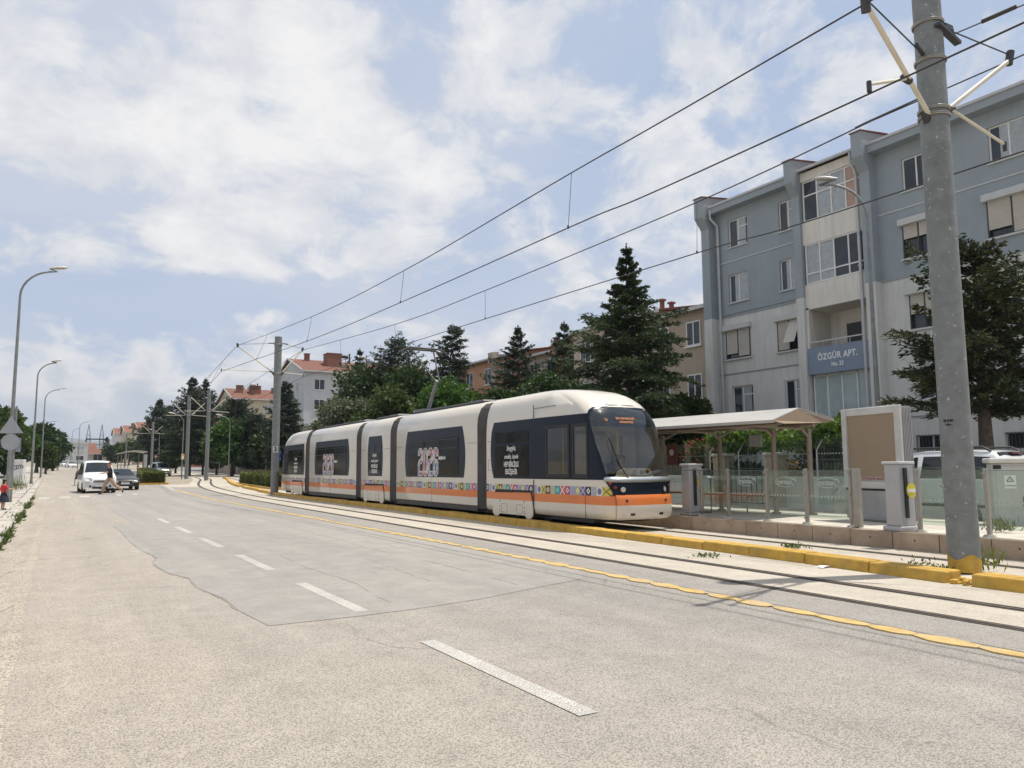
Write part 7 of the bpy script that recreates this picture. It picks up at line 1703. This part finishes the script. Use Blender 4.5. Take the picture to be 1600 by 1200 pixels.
SIT = dict(STAND); SIT.update(knL=(.13, -.42, .90), anL=(.13, -.42, .48), toL=(.13, -.58, .44), knR=(-.13, -.42, .90), anR=(-.13, -.42, .48), toR=(-.13, -.58, .44), elL=(.27, -.16, 1.16), wrL=(.18, -.38, 1.14), paL=(.16, -.46, 1.14), elR=(-.27, -.16, 1.16), wrR=(-.18, -.38, 1.14), paR=(-.16, -.46, 1.14))
person('tram driver in dark clothes sitting behind the windscreen', tuple(tram.matrix_world @ Vector((.15, 1.12, .02))), RAD(-.7), SIT, M_NAVYC, M_NAVYC, M_HAIRB)
person('passenger in a pale top standing inside the tram door', tuple(tram.matrix_world @ Vector((-.45, 2.1, .37))), RAD(-80), STAND, M_GREYC, M_NAVYC, M_HAIRG)
CH = dict(STAND); CH.update(elR=(-.28, -.10, 1.20), wrR=(-.20, -.36, 1.22), paR=(-.17, -.43, 1.23), elL=(.26, .05, 1.14), wrL=(.24, -.10, .92), paL=(.24, -.14, .85))
pc = on_ground(4, 797, .09)
person('child in a red top and dark skirt on the pavement at the left edge', (pc.x, pc.y, .09), RAD(120), CH, M_REDC, M_NAVYC, M_HAIRB, s=.62, skirt=True, sleeves=.5, long_hair=True)
for px, py, D, tp_, bt, lab, rz in ((215, 731, 120, M_BLACKC, M_BLACKC, 'person in black standing at the far tram shelter', 90), (133, 731, 66, M_WHITEC, M_GREYC, 'person in a white shirt behind the left side of the white van', 20), (90, 731, 150, M_NAVYC, M_GREYC, 'tiny person on the pavement under the last left tree', 10)):
    p = at_depth(px, py, D); person(lab, (p.x, p.y, T(p.y)), RAD(rz), STAND, tp_, bt, M_HAIRB, s=1.0)
# handcart with a brown load beside the white-shirted person
pq = at_depth(129, 735, 62); hc = thing('loaded_cart', 'small cart with a brown load half hidden by the white van', 'cart', (pq.x - .1, pq.y, T(pq.y)))
mb = MB(); mb.box(-.4, .4, -.6, .6, .5, .58); mb.build('platform', M_BARK, hc); mb = MB(); mb.grid([[(.38 * r_ * math.cos(a), .55 * r_ * math.sin(a), .58 + h_) for a in [2 * math.pi * k / 12 for k in range(12)]] for r_, h_ in ((1, 0), (1.05, .3), (.8, .6), (.2, .75))], close=True); mb.build('load', mat('brown_load', (.12, .07, .05), .9, var=.4, scale=6), hc)
for s in (-.42, .42): mb = MB(); mb.disc((s, 0, .33), (1, 0, 0), .33, 18, 0, .04); mb.build('wheel', M_TYRE, hc)

# ------------------------------------------------------------------ signs and small things on the left pavement
M_SBACK = mat('sign_back_grey', (.30, .315, .335), .5, metal=.3, var=.06)
so = on_y(18, 763, 41.0)
sg_ = thing('road_sign', 'backs of a triangular, a round and a square road sign on one post', 'road sign', (so.x, 41.0, .08), RAD(-4))
mb = MB(); mb.tube([(0, 0, 0), (0, 0, 4.3)], .045, 10); mb.build('post', M_GALV, sg_)
def pz(px, py): q = on_y(px, py, 41.0); return (q.x - so.x, q.z - .08)
mb = MB(); tri = [pz(-2, 677), pz(36.5, 677), pz(18, 650)]; mb.prism(tri, 'y', -.07, -.05); mb.build('triangular_plate', M_SBACK, sg_, bevel=.006)
c = pz(16.5, 691); r = pz(31.5, 691)[0] - c[0]; mb = MB(); mb.disc((c[0], -.05, c[1]), (0, -1, 0), r, 28, 0, .02); mb.build('round_plate', M_SBACK, sg_)
a = pz(20, 706); b = pz(33, 684); mb = MB(); mb.box(a[0], b[0], .05, .065, a[1], b[1]); mb.build('square_plate', mat('sign_back_blue', (.25, .29, .33), .5), sg_)
a = at_depth(17.5, 743, 60); b = at_depth(33.5, 718, 60); ub = thing('utility_box', 'white utility box with black scrawled letters on the left pavement', 'utility box', (a.x, a.y, T(a.y) + .05), RAD(-20))
wd = (Vector(b) - Vector(a)).xy.length; hh = b.z - T(a.y) - .05; mb = MB(); mb.box(0, wd, 0, .5, .08, hh); mb.build('body', mat('box_white', (.62, .63, .62), .6, dirt=.3), ub, bevel=.03); mb = MB(); mb.box(.05, wd - .05, .02, .48, 0, .08); mb.build('plinth', M_DKMETAL, ub)
text_mesh('scrawl', 'CDTn', .42, M_BLACK, ub, (wd * .55, -.004, hh * .70), (RAD(90), RAD(-8), 0), sx=.7, shear=.2, offset=.012)
# small signs across the tracks
for px, py, D, w, h, m, lab in ((285.5, 714, 82, .32, .62, mat('sign_box_orange', (.55, .36, .16), .5), 'small orange and white sign box on a lamp post at the bend'), (243.5, 713, 118, .44, .36, mat('sign_box_red', (.45, .06, .05), .5), 'small red sign on a post near the far shelter')):
    p = at_depth(px, py, D); t = thing('post_sign', lab, 'sign', (p.x, p.y, p.z)); mb = MB(); mb.box(-w / 2, w / 2, -.05, .05, -h / 2, h / 2); mb.build('plate', m, t, bevel=.02)
    mb = MB(); mb.box(-w * .3, w * .3, -.06, -.05, -h * .3, h * .12); mb.build('face', M_LETTER, t); mb = MB(); mb.tube([(0, .06, T(p.y) - p.z), (0, .06, h / 2 + .1)], .05, 6); mb.build('post', M_GALV, t)
p = at_depth(342, 745, 105)
t = thing('post_sign', 'slim post with a small dark plate in front of the brown garden wall', 'sign', (p.x, p.y, T(p.y))); mb = MB(); mb.tube([(0, 0, 0), (0, 0, 2.9)], .05, 6); mb.build('post', M_GALV, t); mb = MB(); mb.box(-.35, .35, -.03, .03, 2.6, 2.75); mb.box(-.12, .12, -.03, .03, 2.75, 3.1); mb.build('plate', M_DKMETAL, t)
p = at_depth(416, 715, 92)
t = thing('post_sign', 'reddish faded sign on a thin post left of the tram rear', 'sign', (p.x, p.y, T(p.y))); mb = MB(); mb.tube([(0, 0, 0), (0, 0, 3.2)], .05, 6); mb.build('post', M_GALV, t); mb = MB(); mb.box(-.5, .3, -.03, .03, 2.4, 3.1); mb.build('plate', mat('faded_red_plate', (.22, .10, .08), .7), t)
# far tram shelter
p = at_depth(203, 735, 128); fs = thing('far_shelter', 'far tram shelter with a curved pale roof beyond the saloon car', 'shelter', (p.x, p.y, T(p.y)))
mb = MB(); rows = []
for k in range(11):
    u = -2.2 + 4.4 * k / 10; z = 3.25 + .35 * (1 - (u / 2.2) ** 2) + .08 * u; rows.append([(u, -4, z), (u, 5, z)])
mb.grid(rows); mb.grid([[(a_[0], a_[1], a_[2] + .12), (b_[0], b_[1], b_[2] + .12)] for a_, b_ in rows]); mb.grid([[r_[0], (r_[0][0], r_[0][1], r_[0][2] + .12)] for r_ in rows]); mb.build('roof', M_ROOFTOP, fs)
for x in (-1.6, -.6, 1.6):
    mb = MB(); mb.tube([(x, -3.5, 0), (x, -3.5, 3.3)], .07, 6); mb.tube([(x, 4, 0), (x, 4, 3.3)], .07, 6); mb.build('post', M_BROWNSTEEL, fs)
mb = MB(); mb.box(1.7, 2.15, -4.2, -3.2, 0, 3.1); mb.build('side_pillar', M_ALU, fs)
mb = MB(); mb.box(-3.5, 3, -6, 20, -.05, .28); mb.build('platform_slab', M_PAVE, fs)
# litter and a drain lid
for px, py, w, lab in ((1287, 887, .10, 'scrap of white paper beside the yellow kerb'), (712, 808, .05, 'tiny white scrap on the concrete by the kerb')):
    q = on_ground(px, py); mb = MB(); mb.grid([[(w * (i - 1), w * .6 * (j - 1), .01 + .02 * abs(math.sin(i * 2 + j * 3))) for j in range(3)] for i in range(3)], smooth=False); o = tag(mb.build('paper_scrap', M_LETTER), lab, 'litter'); o.location = q

# ------------------------------------------------------------------ the air
mb = MB(); mb.box(-4600, 4800, -600, 6400, -33, 330)
hm = bpy.data.materials.new('haze_air'); hm.use_nodes = True; nt = hm.node_tree; nt.nodes.clear()
ho = nt.nodes.new('ShaderNodeOutputMaterial'); pv_ = nt.nodes.new('ShaderNodeVolumePrincipled')
pv_.inputs['Color'].default_value = (0.80, 0.88, 1.0, 1); pv_.inputs['Density'].default_value = 0.00014; pv_.inputs['Anisotropy'].default_value = 0.2
nt.links.new(pv_.outputs[0], ho.inputs['Volume'])
hz_ = mb.build('haze', hm); hz_['kind'] = 'stuff'
